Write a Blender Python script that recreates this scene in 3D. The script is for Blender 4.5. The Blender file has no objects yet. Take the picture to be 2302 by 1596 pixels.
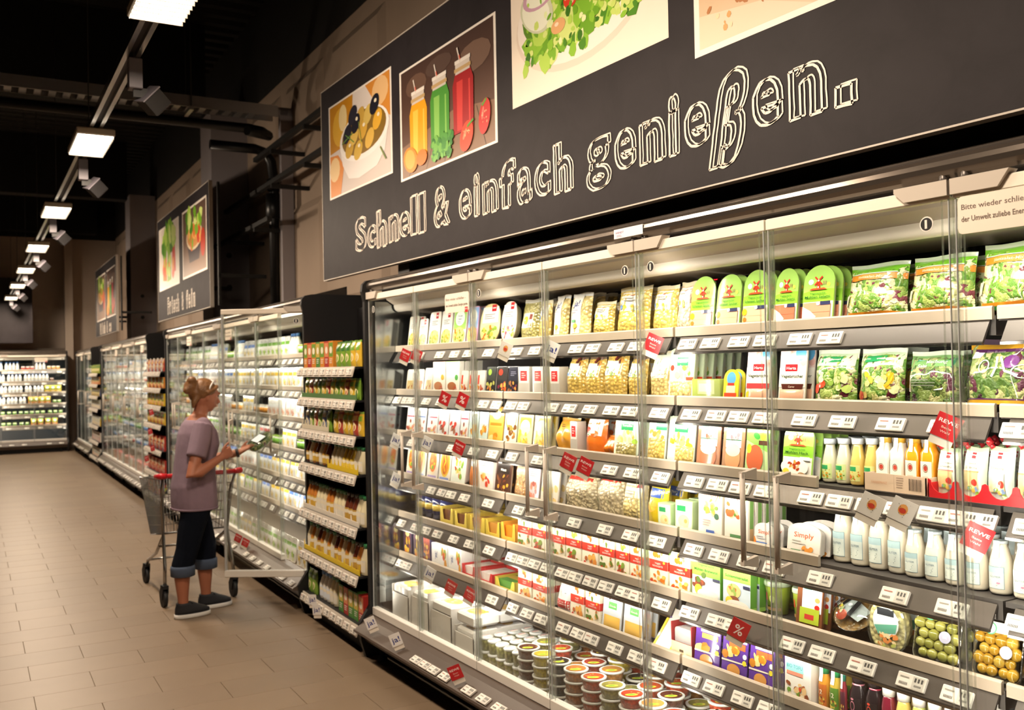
import bpy, math, random
from mathutils import Vector, Matrix
# ---------------------------------------------------------------- camera, light, exposure
SC = bpy.context.scene
COL = SC.collection
cam = bpy.data.cameras.new('camera')
cam.sensor_width = 36.0
cam.lens = 36.0 * 2140.0 / 2302.0
cam.clip_start = 0.05
cam.dof.use_dof = True
cam.dof.focus_distance = 2.95
cam.dof.aperture_fstop = 5.0
camo = bpy.data.objects.new('camera', cam)
COL.objects.link(camo)
CR, CU, CF = Vector((.854, -.520, -.019)), Vector((.0102, -.0197, 1.0)), Vector((.520, .854, .0118))
CF.normalize(); CR = (CR - CF * CR.dot(CF)).normalized(); CU = CR.cross(CF)
camo.matrix_world = Matrix(((CR.x, CU.x, -CF.x, 0), (CR.y, CU.y, -CF.y, 0), (CR.z, CU.z, -CF.z, 1.70), (0, 0, 0, 1)))
SC.camera = camo
wd = bpy.data.worlds.new('world'); SC.world = wd; wd.use_nodes = True
wd.node_tree.nodes['Background'].inputs[0].default_value = (1.0, .84, .68, 1)
wd.node_tree.nodes['Background'].inputs[1].default_value = 0.010
SC.view_settings.view_transform = 'Standard'
SC.view_settings.look = 'None'
SC.view_settings.exposure = 0.0
SC.view_settings.gamma = 1.0
SC.cycles.max_bounces = 6
SC.cycles.diffuse_bounces = 3
SC.cycles.glossy_bounces = 3
SC.cycles.adaptive_threshold = .05
SC.cycles.transparent_max_bounces = 24
SC.cycles.caustics_reflective = False
SC.cycles.caustics_refractive = False
SC.cycles.sample_clamp_indirect = 6.0
random.seed(7)
HALL_W, HALL_C = 72.0, (1.0, .80, .60)          # aisle lamps: power and colour
SPOT_W = 85.0
LED_W, LED_C = 6.4, (1.0, .91, .79)            # cabinet light strips: power per metre
# ---------------------------------------------------------------- helpers
PI = math.pi
def lin(c):
    if isinstance(c, str):
        c = c.lstrip('#')
        if len(c) == 3: c = ''.join(k * 2 for k in c)
        c = [int(c[i:i + 2], 16) / 255 for i in (0, 2, 4)]
    return tuple((k / 12.92 if k <= .04045 else ((k + .055) / 1.055) ** 2.4) for k in c[:3]) + (1.0,)
LC = {}
def L(c):
    if isinstance(c, str):
        if c not in LC: LC[c] = lin(c)
        return LC[c]
    return c
MATS = {}
def nodes(name):
    m = bpy.data.materials.new(name); m.use_nodes = True
    nt = m.node_tree; b = nt.nodes['Principled BSDF']; MATS[name] = m
    return m, nt, b
def mat(name, col, rough=.5, metal=0.0, coat=0.0, noise=0.0, scale=8.0, bump=0.0, emit=0.0, spec=.5):
    m, nt, b = nodes(name)
    b.inputs['Base Color'].default_value = L(col)
    b.inputs['Roughness'].default_value = rough; b.inputs['Metallic'].default_value = metal
    b.inputs['Coat Weight'].default_value = coat; b.inputs['Coat Roughness'].default_value = .08
    b.inputs['Specular IOR Level'].default_value = spec
    if emit:
        b.inputs['Emission Color'].default_value = L(col); b.inputs['Emission Strength'].default_value = emit
    if noise or bump:
        tc = nt.nodes.new('ShaderNodeTexCoord'); n = nt.nodes.new('ShaderNodeTexNoise')
        n.inputs['Scale'].default_value = scale; n.inputs['Detail'].default_value = 5
        nt.links.new(tc.outputs['Object'], n.inputs['Vector'])
        if noise:
            hsv = nt.nodes.new('ShaderNodeHueSaturation'); mr = nt.nodes.new('ShaderNodeMapRange')
            mr.inputs['To Min'].default_value = 1 - noise; mr.inputs['To Max'].default_value = 1 + noise
            nt.links.new(n.outputs['Fac'], mr.inputs['Value']); nt.links.new(mr.outputs['Result'], hsv.inputs['Value'])
            hsv.inputs['Color'].default_value = L(col); nt.links.new(hsv.outputs['Color'], b.inputs['Base Color'])
        if bump:
            bp = nt.nodes.new('ShaderNodeBump'); bp.inputs['Strength'].default_value = bump; bp.inputs['Distance'].default_value = .02
            nt.links.new(n.outputs['Fac'], bp.inputs['Height']); nt.links.new(bp.outputs['Normal'], b.inputs['Normal'])
    return m
def attr_mat(name, rough, coat=0.0, bump=0.0, bscale=60.0, var=0.0, vscale=40.0, cells=False, metal=0.0):
    m, nt, b = nodes(name)
    a = nt.nodes.new('ShaderNodeAttribute'); a.attribute_name = 'Col'
    b.inputs['Roughness'].default_value = rough; b.inputs['Coat Weight'].default_value = coat
    b.inputs['Coat Roughness'].default_value = .06; b.inputs['Metallic'].default_value = metal
    out = a.outputs['Color']; tc = nt.nodes.new('ShaderNodeTexCoord')
    if var:
        v = nt.nodes.new('ShaderNodeTexVoronoi' if cells else 'ShaderNodeTexNoise'); v.inputs['Scale'].default_value = vscale
        nt.links.new(tc.outputs['Object'], v.inputs['Vector'])
        mr = nt.nodes.new('ShaderNodeMapRange'); mr.inputs['To Min'].default_value = 1 + var; mr.inputs['To Max'].default_value = 1 - var
        mr.inputs['From Max'].default_value = .75
        hs = nt.nodes.new('ShaderNodeHueSaturation')
        nt.links.new(v.outputs['Distance' if cells else 'Fac'], mr.inputs['Value']); nt.links.new(mr.outputs['Result'], hs.inputs['Value'])
        nt.links.new(out, hs.inputs['Color']); out = hs.outputs['Color']
    nt.links.new(out, b.inputs['Base Color'])
    if bump:
        n = nt.nodes.new('ShaderNodeTexVoronoi' if cells else 'ShaderNodeTexNoise'); n.inputs['Scale'].default_value = bscale
        nt.links.new(tc.outputs['Object'], n.inputs['Vector'])
        bp = nt.nodes.new('ShaderNodeBump'); bp.inputs['Strength'].default_value = bump; bp.inputs['Distance'].default_value = .006
        bp.invert = cells
        nt.links.new(n.outputs['Distance' if cells else 'Fac'], bp.inputs['Height']); nt.links.new(bp.outputs['Normal'], b.inputs['Normal'])
        nt.links.new(bp.outputs['Normal'], b.inputs['Coat Normal'])
    return m
def clear_mat(name, tint, gloss=.06, rough=.03, ior=1.45):
    m, nt, b = nodes(name); nt.nodes.remove(b); out = nt.nodes['Material Output']
    t = nt.nodes.new('ShaderNodeBsdfTransparent'); t.inputs[0].default_value = L(tint)
    g = nt.nodes.new('ShaderNodeBsdfGlossy'); g.inputs['Roughness'].default_value = rough
    f = nt.nodes.new('ShaderNodeFresnel'); ge = nt.nodes.new('ShaderNodeNewGeometry'); im = nt.nodes.new('ShaderNodeMapRange')
    im.inputs['To Min'].default_value = ior; im.inputs['To Max'].default_value = 1 / ior; nt.links.new(ge.outputs['Backfacing'], im.inputs['Value']); nt.links.new(im.outputs['Result'], f.inputs[0])
    mx = nt.nodes.new('ShaderNodeMixShader'); ad = nt.nodes.new('ShaderNodeMath'); ad.operation = 'ADD'; ad.use_clamp = True
    ad.inputs[1].default_value = gloss; nt.links.new(f.outputs[0], ad.inputs[0]); nt.links.new(ad.outputs[0], mx.inputs[0])
    nt.links.new(t.outputs[0], mx.inputs[1]); nt.links.new(g.outputs[0], mx.inputs[2]); nt.links.new(mx.outputs[0], out.inputs[0])
    return m
def edge_mat():
    m, nt, b = nodes('edge'); nt.nodes.remove(b); out = nt.nodes['Material Output']
    t = nt.nodes.new('ShaderNodeBsdfTransparent'); t.inputs[0].default_value = L('#f7f9f7')
    g = nt.nodes.new('ShaderNodeBsdfGlossy'); g.inputs['Roughness'].default_value = .15; tr = nt.nodes.new('ShaderNodeBsdfTranslucent'); tr.inputs[0].default_value = L('#eceeea')
    m1 = nt.nodes.new('ShaderNodeMixShader'); m1.inputs[0].default_value = .10; m2 = nt.nodes.new('ShaderNodeMixShader'); m2.inputs[0].default_value = .10
    nt.links.new(t.outputs[0], m1.inputs[1]); nt.links.new(tr.outputs[0], m1.inputs[2]); nt.links.new(m1.outputs[0], m2.inputs[1]); nt.links.new(g.outputs[0], m2.inputs[2]); nt.links.new(m2.outputs[0], out.inputs[0])
attr_mat('print', .42); attr_mat('gloss', .22, coat=.6); attr_mat('film', .35, coat=1.0, bump=.35, bscale=38)
attr_mat('food', .4, coat=1.0, bump=.8, bscale=70, var=.35, vscale=70, cells=True); attr_mat('photo', .38)
attr_mat('liquid', .18, coat=.8); attr_mat('foil', .22, metal=1.0, bump=.6, bscale=45); attr_mat('cloth', .85, var=.22, vscale=18)
clear_mat('glass', '#fbfcfa', gloss=.012, rough=.0, ior=1.42); clear_mat('clear', '#e6ece8', gloss=.10, rough=.08)
edge_mat()
mat('lip', '#b3a594', .38, noise=.05); mat('rail_dark', '#5a5450', .35, metal=.4); mat('shelf', '#4a4644', .45)
mat('black', '#141214', .55); mat('inner_blue', '#0e2634', .5); mat('inner', '#131416', .5); mat('canopy', '#6f665e', .24, metal=.75); mat('cream', '#f6ecdc', .42)
mat('white', '#ece7df', .4); mat('greyplastic', '#c9bfb3', .4); mat('bumper', '#55483f', .38, noise=.06); mat('kick', '#0d0c0c', .6)
mat('mirror', '#a9adad', .12, metal=.95); mat('led', '#fff4e0', .5, emit=2.2); mat('lamp', '#fff2dd', .5, emit=9.0)
mat('steel', '#a8a6a4', .25, metal=1.0); mat('alu', '#b9b9ba', .32, metal=.8); mat('whiteframe', '#c9cbcd', .35, metal=.3); mat('spotgrey', '#77727a', .5); mat('rubber', '#191a1d', .6); mat('redplastic', '#c0202a', .35)
mat('concrete', '#a08c7a', .8, noise=.12, scale=1.6, bump=.06); mat('pilaster', '#9a9294', .8, noise=.07, scale=2.0); mat('ceiling', '#0f0d0c', .9)
mat('deckmetal', '#1b1917', .6, metal=.3); mat('pipe', '#0c0b0b', .4); mat('backwall', '#b8a99b', .8, noise=.06, scale=1.2); mat('dark_grey', '#2b2729', .6)

class MB:
    """collects shapes of one mesh; every face has a material and a colour"""
    def __init__(s): s.v = []; s.f = []; s.m = []; s.c = []; s.ms = []; s.sm = []
    def mi(s, m):
        if m not in s.ms: s.ms.append(m)
        return s.ms.index(m)
    def face(s, idx, m, c=None, smooth=False):
        s.f.append(tuple(idx)); s.m.append(s.mi(m)); s.c.append(c); s.sm.append(smooth)
    def add(s, pts): n = len(s.v); s.v.extend(tuple(p) for p in pts); return n
    def box(s, x0, x1, y0, y1, z0, z1, m='print', c=None, ch=0.0, T=None):
        if ch:
            P = []
            for z, i in ((z0, ch), (z0 + ch, 0), (z1 - ch, 0), (z1, ch)):
                P += [(x0 + i, y0 + i, z), (x1 - i, y0 + i, z), (x1 - i, y1 - i, z), (x0 + i, y1 - i, z)]
        else:
            P = [(x0, y0, z0), (x1, y0, z0), (x1, y1, z0), (x0, y1, z0), (x0, y0, z1), (x1, y0, z1), (x1, y1, z1), (x0, y1, z1)]
        if T: P = [T @ Vector(p) for p in P]
        n = s.add(P); k = len(P) // 4
        s.face((n + 3, n + 2, n + 1, n), m, c); s.face([n + 4 * (k - 1) + j for j in range(4)], m, c)
        for r in range(k - 1):
            for j in range(4):
                a = n + 4 * r + j; b = n + 4 * r + (j + 1) % 4; s.face((a, b, b + 4, a + 4), m, c)
    def rings(s, R, m='print', c=None, close=True, caps=True, smooth=True, cc=None):
        n = [s.add(r) for r in R]; k = len(R[0])
        for i in range(len(R) - 1):
            col = cc[i] if cc else c
            for j in range(k if close else k - 1):
                q = (j + 1) % k; s.face((n[i] + j, n[i] + q, n[i + 1] + q, n[i + 1] + j), m, col, smooth)
        if caps:
            s.face([n[0] + j for j in range(k)][::-1], m, cc[0] if cc else c); s.face([n[-1] + j for j in range(k)], m, cc[-1] if cc else c)
    def lathe(s, prof, m='print', c=None, n=16, cx=0.0, cy=0.0, cc=None, sq=0.0):
        def rad(a): return 1 / max(abs(math.cos(a)), abs(math.sin(a))) if sq else 1
        s.rings([[(cx + r * math.cos(2 * PI * j / n) * (1 + sq * (rad(2 * PI * j / n) - 1)), cy + r * math.sin(2 * PI * j / n) * (1 + sq * (rad(2 * PI * j / n) - 1)), z) for j in range(n)] for r, z in prof], m, c, cc=cc)
    def tube(s, path, r, m='print', c=None, n=6, caps=True):
        path = [Vector(p) for p in path]; R = []; k = len(path)
        rr = r if isinstance(r, (list, tuple)) else [r] * k
        t0 = (path[1] - path[0]).normalized(); up = Vector((0, 0, 1)) if abs(t0.z) < .9 else Vector((1, 0, 0)); a = t0.cross(up).normalized()
        for i, p in enumerate(path):
            t = (path[min(i + 1, k - 1)] - path[max(i - 1, 0)]).normalized(); a = (a - t * a.dot(t)).normalized(); b = t.cross(a)
            R.append([p + (a * math.cos(2 * PI * j / n) + b * math.sin(2 * PI * j / n)) * rr[i] for j in range(n)])
        s.rings(R, m, c, caps=caps)
    def prism(s, prof, a0, a1, axis='y', m='print', c=None, smooth=False):
        """closed 2-D outline swept along an axis: (x,z) along y, (y,z) along x, (x,y) along z"""
        def P(u, w, t): return (u, t, w) if axis == 'y' else ((t, u, w) if axis == 'x' else (u, w, t))
        n0 = s.add(P(u, w, a0) for u, w in prof); n1 = s.add(P(u, w, a1) for u, w in prof); k = len(prof)
        for j in range(k):
            q = (j + 1) % k; s.face((n0 + j, n0 + q, n1 + q, n1 + j), m, c, smooth)
        s.face([n0 + j for j in range(k)][::-1], m, c); s.face([n1 + j for j in range(k)], m, c)
    def mesh(s, name):
        me = bpy.data.meshes.new(name); me.from_pydata(s.v, [], s.f)
        for m in s.ms: me.materials.append(MATS[m])
        me.polygons.foreach_set('material_index', s.m); me.polygons.foreach_set('use_smooth', s.sm)
        if any(c is not None for c in s.c):
            at = me.color_attributes.new('Col', 'FLOAT_COLOR', 'CORNER'); buf = []
            for f, c in zip(s.f, s.c):
                if c is None: buf.extend((.5, .5, .5, 1) * len(f))
                elif isinstance(c, list):
                    for q in c: buf.extend(L(q))
                else: buf.extend(L(c) * len(f))
            at.data.foreach_set('color', buf)
        me.update(); return me
    def obj(s, name, parent=None):
        return link(name, s.mesh(name), parent)
def link(name, me, parent=None, loc=None, rot=None):
    o = bpy.data.objects.new(name, me); COL.objects.link(o)
    if parent: o.parent = parent
    if loc: o.location = loc
    if rot: o.rotation_euler = rot
    return o
def tag(o, label, cat, group=None, kind=None):
    if label: o['label'] = label
    if cat: o['category'] = cat
    if group: o['group'] = group
    if kind: o['kind'] = kind
    return o
def empty(name, loc=(0, 0, 0), rz=0.0):
    o = link(name, None, None, loc, (0, 0, rz)); o.empty_display_size = .1; return o
def area(name, loc, sx, sy, w, col, direction, parent=None, spread=None):
    l = bpy.data.lights.new(name, 'AREA'); l.shape = 'RECTANGLE'; l.size = sx; l.size_y = sy; l.energy = w; l.color = col
    if spread: l.spread = spread
    o = bpy.data.objects.new(name, l); COL.objects.link(o); o.location = loc
    d = Vector(direction).normalized(); z = -d; x = Vector((0, 1, 0)); x = (x - z * x.dot(z)).normalized(); y = z.cross(x)  # sx runs along the row, sy across it
    o.rotation_euler = Matrix((x, y, z)).transposed().to_euler()
    if parent: o.parent = parent
    return o
class Site:
    """a straight run of furniture: local x into the cabinets, local y along the row"""
    def __init__(s, ox, oy, a): s.o = Vector((ox, oy, 0)); s.a = a; s.ex = Vector((math.cos(a), math.sin(a), 0)); s.ey = Vector((-math.sin(a), math.cos(a), 0))
    def __call__(s, x, y, z=0.0): return s.o + s.ex * x + s.ey * y + Vector((0, 0, z))
GA = -math.radians(1.7)
SA = Site(2.23, .21, 0.0)                     # the near fridge
G = Site(2.23, 5.3, GA)                       # the building and the far cabinets
def sub(site, x, y, rz=0.0):
    p = site(x, y); return Site(p.x, p.y, site.a + rz)
# ---------------------------------------------------------------- the hall
def gobj(mb, name, parent=None, site=G):
    o = mb.obj(name, parent)
    if not parent: o.location = site.o; o.rotation_euler = (0, 0, site.a)
    return o
m, nt, b = nodes('tile')
tc = nt.nodes.new('ShaderNodeTexCoord'); oi = nt.nodes.new('ShaderNodeObjectInfo'); n1 = nt.nodes.new('ShaderNodeTexNoise'); n1.inputs['Scale'].default_value = 6; n1.inputs['Detail'].default_value = 8
nt.links.new(tc.outputs['Object'], n1.inputs['Vector'])
hs = nt.nodes.new('ShaderNodeHueSaturation'); hs.inputs['Color'].default_value = L('#7f6c58')
ma = nt.nodes.new('ShaderNodeMath'); ma.operation = 'MULTIPLY_ADD'; ma.inputs[1].default_value = .10; ma.inputs[2].default_value = .88
nt.links.new(oi.outputs['Random'], ma.inputs[0]); mb_ = nt.nodes.new('ShaderNodeMath'); mb_.operation = 'MULTIPLY_ADD'; mb_.inputs[1].default_value = .16
nt.links.new(n1.outputs['Fac'], mb_.inputs[0]); nt.links.new(ma.outputs[0], mb_.inputs[2]); nt.links.new(mb_.outputs[0], hs.inputs['Value']); nt.links.new(hs.outputs[0], b.inputs['Base Color'])
b.inputs['Roughness'].default_value = .42
m, nt, b = nodes('tiles_far')
tc = nt.nodes.new('ShaderNodeTexCoord'); br = nt.nodes.new('ShaderNodeTexBrick'); br.inputs['Scale'].default_value = 1.0
br.inputs['Brick Width'].default_value = .6; br.inputs['Row Height'].default_value = .3; br.inputs['Mortar Size'].default_value = .003
br.inputs['Color1'].default_value = L('#7a6855'); br.inputs['Color2'].default_value = L('#84715d'); br.inputs['Mortar'].default_value = L('#887864')
nt.links.new(tc.outputs['Object'], br.inputs['Vector']); nt.links.new(br.outputs['Color'], b.inputs['Base Color']); b.inputs['Roughness'].default_value = .42
mat('grout', '#8c7c68', .8)
mb = MB(); mb.box(-9, 1.3, -9, 19.5, -.2, -.004, 'grout'); floor = gobj(mb, 'floor'); tag(floor, 'beige rectangular floor tiles laid in running bond across the aisle', None, None, 'structure')
TX0, TX1, TY0, TY1 = -4.2, .6, -2.4, 8.1
def far_slab(x0, x1, y0, y1):
    mb = MB(); mb.box(x0, x1, y0, y1, -.02, 0, 'tiles_far'); o = mb.obj('tile_field', floor); o['kind'] = 'stuff'; return o
far_slab(-9, TX0, -9, 19.5); far_slab(TX0, 1.3, TY1, 19.5); far_slab(TX0, 1.3, -9, TY0); far_slab(TX1, 1.3, TY0, TY1)
mb = MB(); mb.box(-.2988, .2988, -.1488, .1488, -.012, 0, 'tile', ch=.001); tile_me = mb.mesh('floor_tile')
r = 0; y = TY0
while y < TY1 - .01:
    x = TX0 + (.0 if r % 2 else .3)
    while x < TX1 + .29:
        if x - .3 > TX0 - .31 and x + .0 < TX1 + .3 and (x > -2.4 or y < 3):
            link('floor_tile', tile_me, floor, (x, y + .15, 0))
        x += .6
    y += .3; r += 1
mb = MB(); mb.box(-4.5, -2.4, 3, TY1, -.02, 0, 'tiles_far'); o = mb.obj('tile_field', floor); o['kind'] = 'stuff'
# walls
def panel_wall():
    mb = MB(); mb.box(1.0, 1.25, -9, 19.3, 0, 4.95, 'concrete')
    for y0, y1 in ((-6.8, -3.6), (-3.3, .2), (.5, 3.4), (3.7, 6.4), (7.3, 10), (10.3, 13.2), (14.1, 17), (17.2, 18.9)):
        # raised cassette fields of the concrete wall
        for a0, a1 in ((y0, (y0 + y1) / 2 - .12), ((y0 + y1) / 2 + .12, y1)):
            for z0, z1 in ((2.3, 3.45), (3.7, 4.8)):
                mb.rings([[(1.0, a0, z0), (1.0, a1, z0), (1.0, a1, z1), (1.0, a0, z1)], [(.955, a0 + .09, z0 + .09), (.955, a1 - .09, z0 + .09), (.955, a1 - .09, z1 - .09), (.955, a0 + .09, z1 - .09)]], 'concrete', smooth=False)
    return mb
o = gobj(panel_wall(), 'wall_right'); tag(o, 'grey-brown concrete cassette wall above the fridges', None, None, 'structure')
mb = MB(); mb.box(1.0, 1.25, -9, 19.3, 4.95, 6.2, 'ceiling'); o = gobj(mb, 'wall_right_upper'); tag(o, 'black upper strip of the side wall', None, None, 'structure')
for i, (y0, y1) in enumerate(((6.7, 7.3), (13.6, 14.2), (-.6, 0))):
    mb = MB(); mb.box(.55, 1.0, y0, y1, 0, 4.95 + .1 * i, 'pilaster')
    for z in (2.75, 3.15): mb.tube([(.75, y0 - .012, z), (.75, y0 + .01, z)], .035, 'black', n=10)
    o = gobj(mb, 'pillar_%d' % (i + 1)); tag(o, ('grey concrete pillar beside the second hanging board', 'grey concrete pillar beside the farthest hanging board', 'grey concrete pillar behind the large board')[i], None, None, 'structure')
mb = MB(); mb.box(-9, 1.25, 19.3, 19.5, 0, 4.9, 'backwall'); mb.box(-.15, .02, 19.0, 19.3, 0, 4.9, 'backwall'); o = gobj(mb, 'wall_back'); tag(o, 'pale end wall behind the corner fridge', None, None, 'structure')
mb = MB(); mb.box(-9, 1.25, 19.3, 19.5, 4.9, 6.2, 'ceiling'); o = gobj(mb, 'wall_back_upper'); tag(o, 'black upper strip of the end wall', None, None, 'structure')
mb = MB(); mb.box(-9.2, -9, -9, 19.5, 0, 6.2, 'dark_grey'); o = gobj(mb, 'wall_left'); tag(o, 'dark far side wall of the hall', None, None, 'structure')
mb = MB(); mb.box(-9, 1.25, -9, 19.5, 6.15, 6.3, 'ceiling')
o = gobj(mb, 'ceiling'); tag(o, 'black ceiling of trapezoidal metal decking on dark beams', None, None, 'structure')
rib = MB(); rib.prism([(-.10, 6.15), (-.06, 6.06), (.06, 6.06), (.10, 6.15)], -9, 1.2, 'x', 'deckmetal')
rme = rib.mesh('deck_rib'); yy = 2.0
while yy < 19: link('deck_rib', rme, o, (0, yy, 0)); yy += .3
for i, yb in enumerate((-1, 6.95, 13.9, 18.9)):
    mb = MB(); mb.box(-9, .55, yb, yb + .32, 5.0, 6.12, 'ceiling'); t = gobj(mb, 'beam_%d' % (i + 1)); tag(t, 'black roof beam crossing the hall', None, None, 'structure')
# ---------------------------------------------------------------- ceiling services
def cable_tray():
    t = empty('cable_tray', G(-1.5, 4.2, 4.32), G.a); tag(t, 'perforated grey metal cable tray under the black ceiling', 'cable tray')
    mb = MB()
    for s in (-.10, .10): mb.box(-6, 2.15, s - .006, s + .006, -.06, .05, 'alu')
    mb.obj('side_rail', t)
    rung = MB(); rung.box(-.03, .03, -.10, .10, -.06, -.045, 'alu'); rm = rung.mesh('rung')
    for i in range(66): link('rung', rm, t, (-5.9 + i * .12, 0, 0))
    for x in (-3.6, -1.0, 1.3):
        mb = MB()
        for s in (-.13, .13): mb.tube([(x, s, -.09), (x, s, 1.8)], .006, 'deckmetal', n=5)
        mb.box(x - .02, x + .02, -.15, .15, -.10, -.06, 'alu'); mb.obj('hanger', t)
cable_tray()
mb = MB()
p = [G(*q) for q in [(-6, 4.45, 4.2), (.45, 4.45, 4.2), (.57, 4.4, 4.17), (.6, 4.28, 4.1), (.55, 4.1, 4.06), (.3, 3.95, 4.05)]]
mb.tube(p, .05, 'pipe', n=8); tag(mb.obj('drain_pipe'), 'black pipe running beside the cable tray under the ceiling', 'pipe')
mb = MB(); p = [G(*q) for q in [(.15, 4.9, 4.1), (.62, 4.9, 4.1), (.74, 4.9, 4.07), (.80, 4.9, 3.97), (.82, 4.9, 3.8), (.82, 4.9, 2.31)]]
mb.tube(p, .055, 'pipe', n=8); mb.tube([G(.82, 4.9, 3.78), G(.82, 4.9, 3.66)], .075, 'pipe', n=8); mb.tube([G(.82, 4.9, 3.62), G(.82, 4.9, 3.35)], .09, 'pipe', n=8)
tag(mb.obj('down_pipe'), 'black downpipe with an elbow on the concrete wall', 'pipe')
for i, (z, y0, y1, xx) in enumerate(((3.95, 2.6, 4.9, .6), (3.6, 2.6, 6.3, .6), (3.22, 4.2, 7.6, .55))):
    mb = MB(); mb.prism([(xx, z), (xx + .05, z), (xx + .05, z + .045), (xx, z + .045)], y0, y1, 'y', 'deckmetal')
    mb.box(xx, 1.0, y0 + .5, y0 + .54, z - .04, z, 'deckmetal'); mb.box(xx, 1.0, y0 + 1.6, y0 + 1.64, z - .04, z, 'deckmetal')
    tag(gobj(mb, 'support_rail'), ('upper', 'middle', 'lowest')[i] + ' dark metal rail bracketed along the concrete wall', 'rail')
mb = MB(); mb.box(-.3, .9, 4.6, 4.68, 4.42, 4.5, 'pilaster'); mb.box(.82, .95, 4.6, 4.68, 2.3, 4.5, 'pilaster'); tag(gobj(mb, 'steel_bracket'), 'grey steel bracket post fixed to the concrete wall', 'bracket')
for yy, lb in ((5.4, 'upper loose pale cable hanging from the black ceiling'), (8.6, 'lower loose pale cable hanging below the cable tray')):
    mb = MB(); mb.tube([G(-2.6, yy, 6.12), G(-2.63, yy, 5.5), G(-2.60, yy, 5.0), G(-2.66, yy + .05, 4.6)], .012, 'pilaster', n=5); tag(mb.obj('loose_cable'), lb, 'cable')
# light track with lamps and spot heads
RX, RZ = -1.32, 3.36
track = empty('light_track', G(RX, 0, 0), G.a); tag(track, 'grey suspended light track running down the aisle', 'light track')
mb = MB()
for s in (-.03, .03): mb.box(s - .012, s + .012, -5, 18.6, RZ, RZ + .05, 'steel')
mb.box(-.03, .03, -5, 18.6, RZ + .03, RZ + .05, 'dark_grey'); mb.obj('rail', track)
mb = MB(); mb.tube([(0, 0, RZ), (0, 0, 6.1)], .004, 'deckmetal', n=5); sm_ = mb.mesh('suspension_wire')
for y in range(-4, 19, 3): link('suspension_wire', sm_, track, (0, y, 0))
lamp_no = 0
def aisle_lamp(y, spot):
    global lamp_no
    lamp_no += 1
    nth = ['lamp panel over the near aisle', 'nearest lamp panel in the photo, cut by its upper edge', 'second nearest lamp panel, with a tilted spot beside it', 'third nearest lamp panel', 'fourth nearest lamp panel', 'fifth nearest lamp panel', 'sixth nearest lamp panel', 'farthest small lamp panel'][min(lamp_no - 1, 7)]
    t = empty('aisle_lamp', G(RX, y, RZ), G.a); tag(t, 'bright louvred ' + nth, 'lamp', 'louvred lamps on the light track')
    mb = MB(); mb.box(-.12, .12, -.34, .34, -.05, .0, 'greyplastic', ch=.008); mb.obj('housing', t)
    mb = MB()
    for i in range(4): mb.box(-.112 + i * .057, -.062 + i * .057, -.33, .33, -.056, -.05, 'lamp')
    mb.obj('diffuser', t)
    fin = MB(); fin.box(-.115, .115, -.003, .003, -.066, -.05, 'greyplastic'); fm = fin.mesh('louvre_fin')
    for i in range(12): link('louvre_fin', fm, t, (0, -.30 + i * .0545, 0))
    area('lamp_light', (0, 0, -.075), .62, .2, HALL_W, HALL_C, (0, 0, -1), t)
    if spot:
        s = empty('spot_head', G(RX + .02, y + spot, RZ), G.a); tag(s, 'square white spotlight beside the ' + nth.split(' in the')[0].split(',')[0], 'spotlight', 'spotlights on the light track')
        mb = MB(); mb.box(-.033, .033, -.04, .04, -.16, -.0006, 'spotgrey', ch=.004); mb.obj('driver_box', s); mb = MB(); mb.box(-.032, -.008, -.02, .02, -.002, .0296, 'black'); mb.obj('track_adapter', s)
        mb = MB(); T = Matrix.Translation((.08, 0, -.20)) @ Matrix.Rotation(math.radians(-48), 4, 'Y') @ Matrix.Rotation(.35, 4, 'X')
        mb.box(-.055, .055, -.055, .055, -.07, .03, 'black', ch=.004, T=T); mb.box(-.062, .062, -.062, .062, .03, .037, 'spotgrey', T=T); mb.box(-.045, .045, -.045, .045, -.074, -.07, 'spotgrey', T=T); mb.obj('lamp_housing', s)
        mb = MB(); mb.box(-.010, .06, -.010, .010, -.20, -.15, 'black'); mb.obj('joint', s)
        l = bpy.data.lights.new('spot_beam', 'SPOT'); l.energy = SPOT_W; l.color = HALL_C; l.spot_size = 2.5; l.spot_blend = .9; l.shadow_soft_size = .06
        lo = bpy.data.objects.new('spot_beam', l); COL.objects.link(lo); lo.parent = s; lo.location = (.22, 0, -.30)
        lo.rotation_euler = Vector((1.0, -.05, -.12)).to_track_quat('-Z', 'Y').to_euler()
for y, sp in ((-3.75, 1.5), (-1.13, 1.1), (1.9, .75), (5.05, .7), (8.1, .6), (11.0, .6), (13.9, .6), (17.0, .6)): aisle_lamp(y, sp)
# ---------------------------------------------------------------- refrigerated cabinets
SHZ = [1.818, 1.560, 1.315, 1.065, .830, .588]
tagm = {}
def tag_mesh(v):
    if v in tagm: return tagm[v]
    mb = MB(); w, h = .046, .0215
    mb.box(-.004, .004, -w, w, -h, h, 'print', '#f1ebe2', ch=.002)
    e = -.0046
    def q(y0, y1, z0, z1, c): n = mb.add([(e, y0, z0), (e, y0, z1), (e, y1, z1), (e, y1, z0)]); mb.face((n, n + 1, n + 2, n + 3), 'print', c)
    r = random.Random(v); q(-w * .88, -.004, -h * .8, h * .8, '#d3cfc6')
    e = -.0050
    for k in range(3): q(-w * .8 + k * .0105, -w * .8 + k * .0105 + .006, h * .05, h * .6, '#4b4a48')
    q(-w * .75, -.012, -h * .55, -h * .3, '#8a8782')
    for k in range(7): q(.010 + k * .004, .012 + k * .004, -h * .6, -h * .25, '#5a5652')
    q(.008, w * .8, h * .35, h * .5, '#c0756a' if v % 2 else '#a9a39a')
    tagm[v] = mb.mesh('price_tag'); return tagm[v]
TT = math.atan2(.03, .05)
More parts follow.
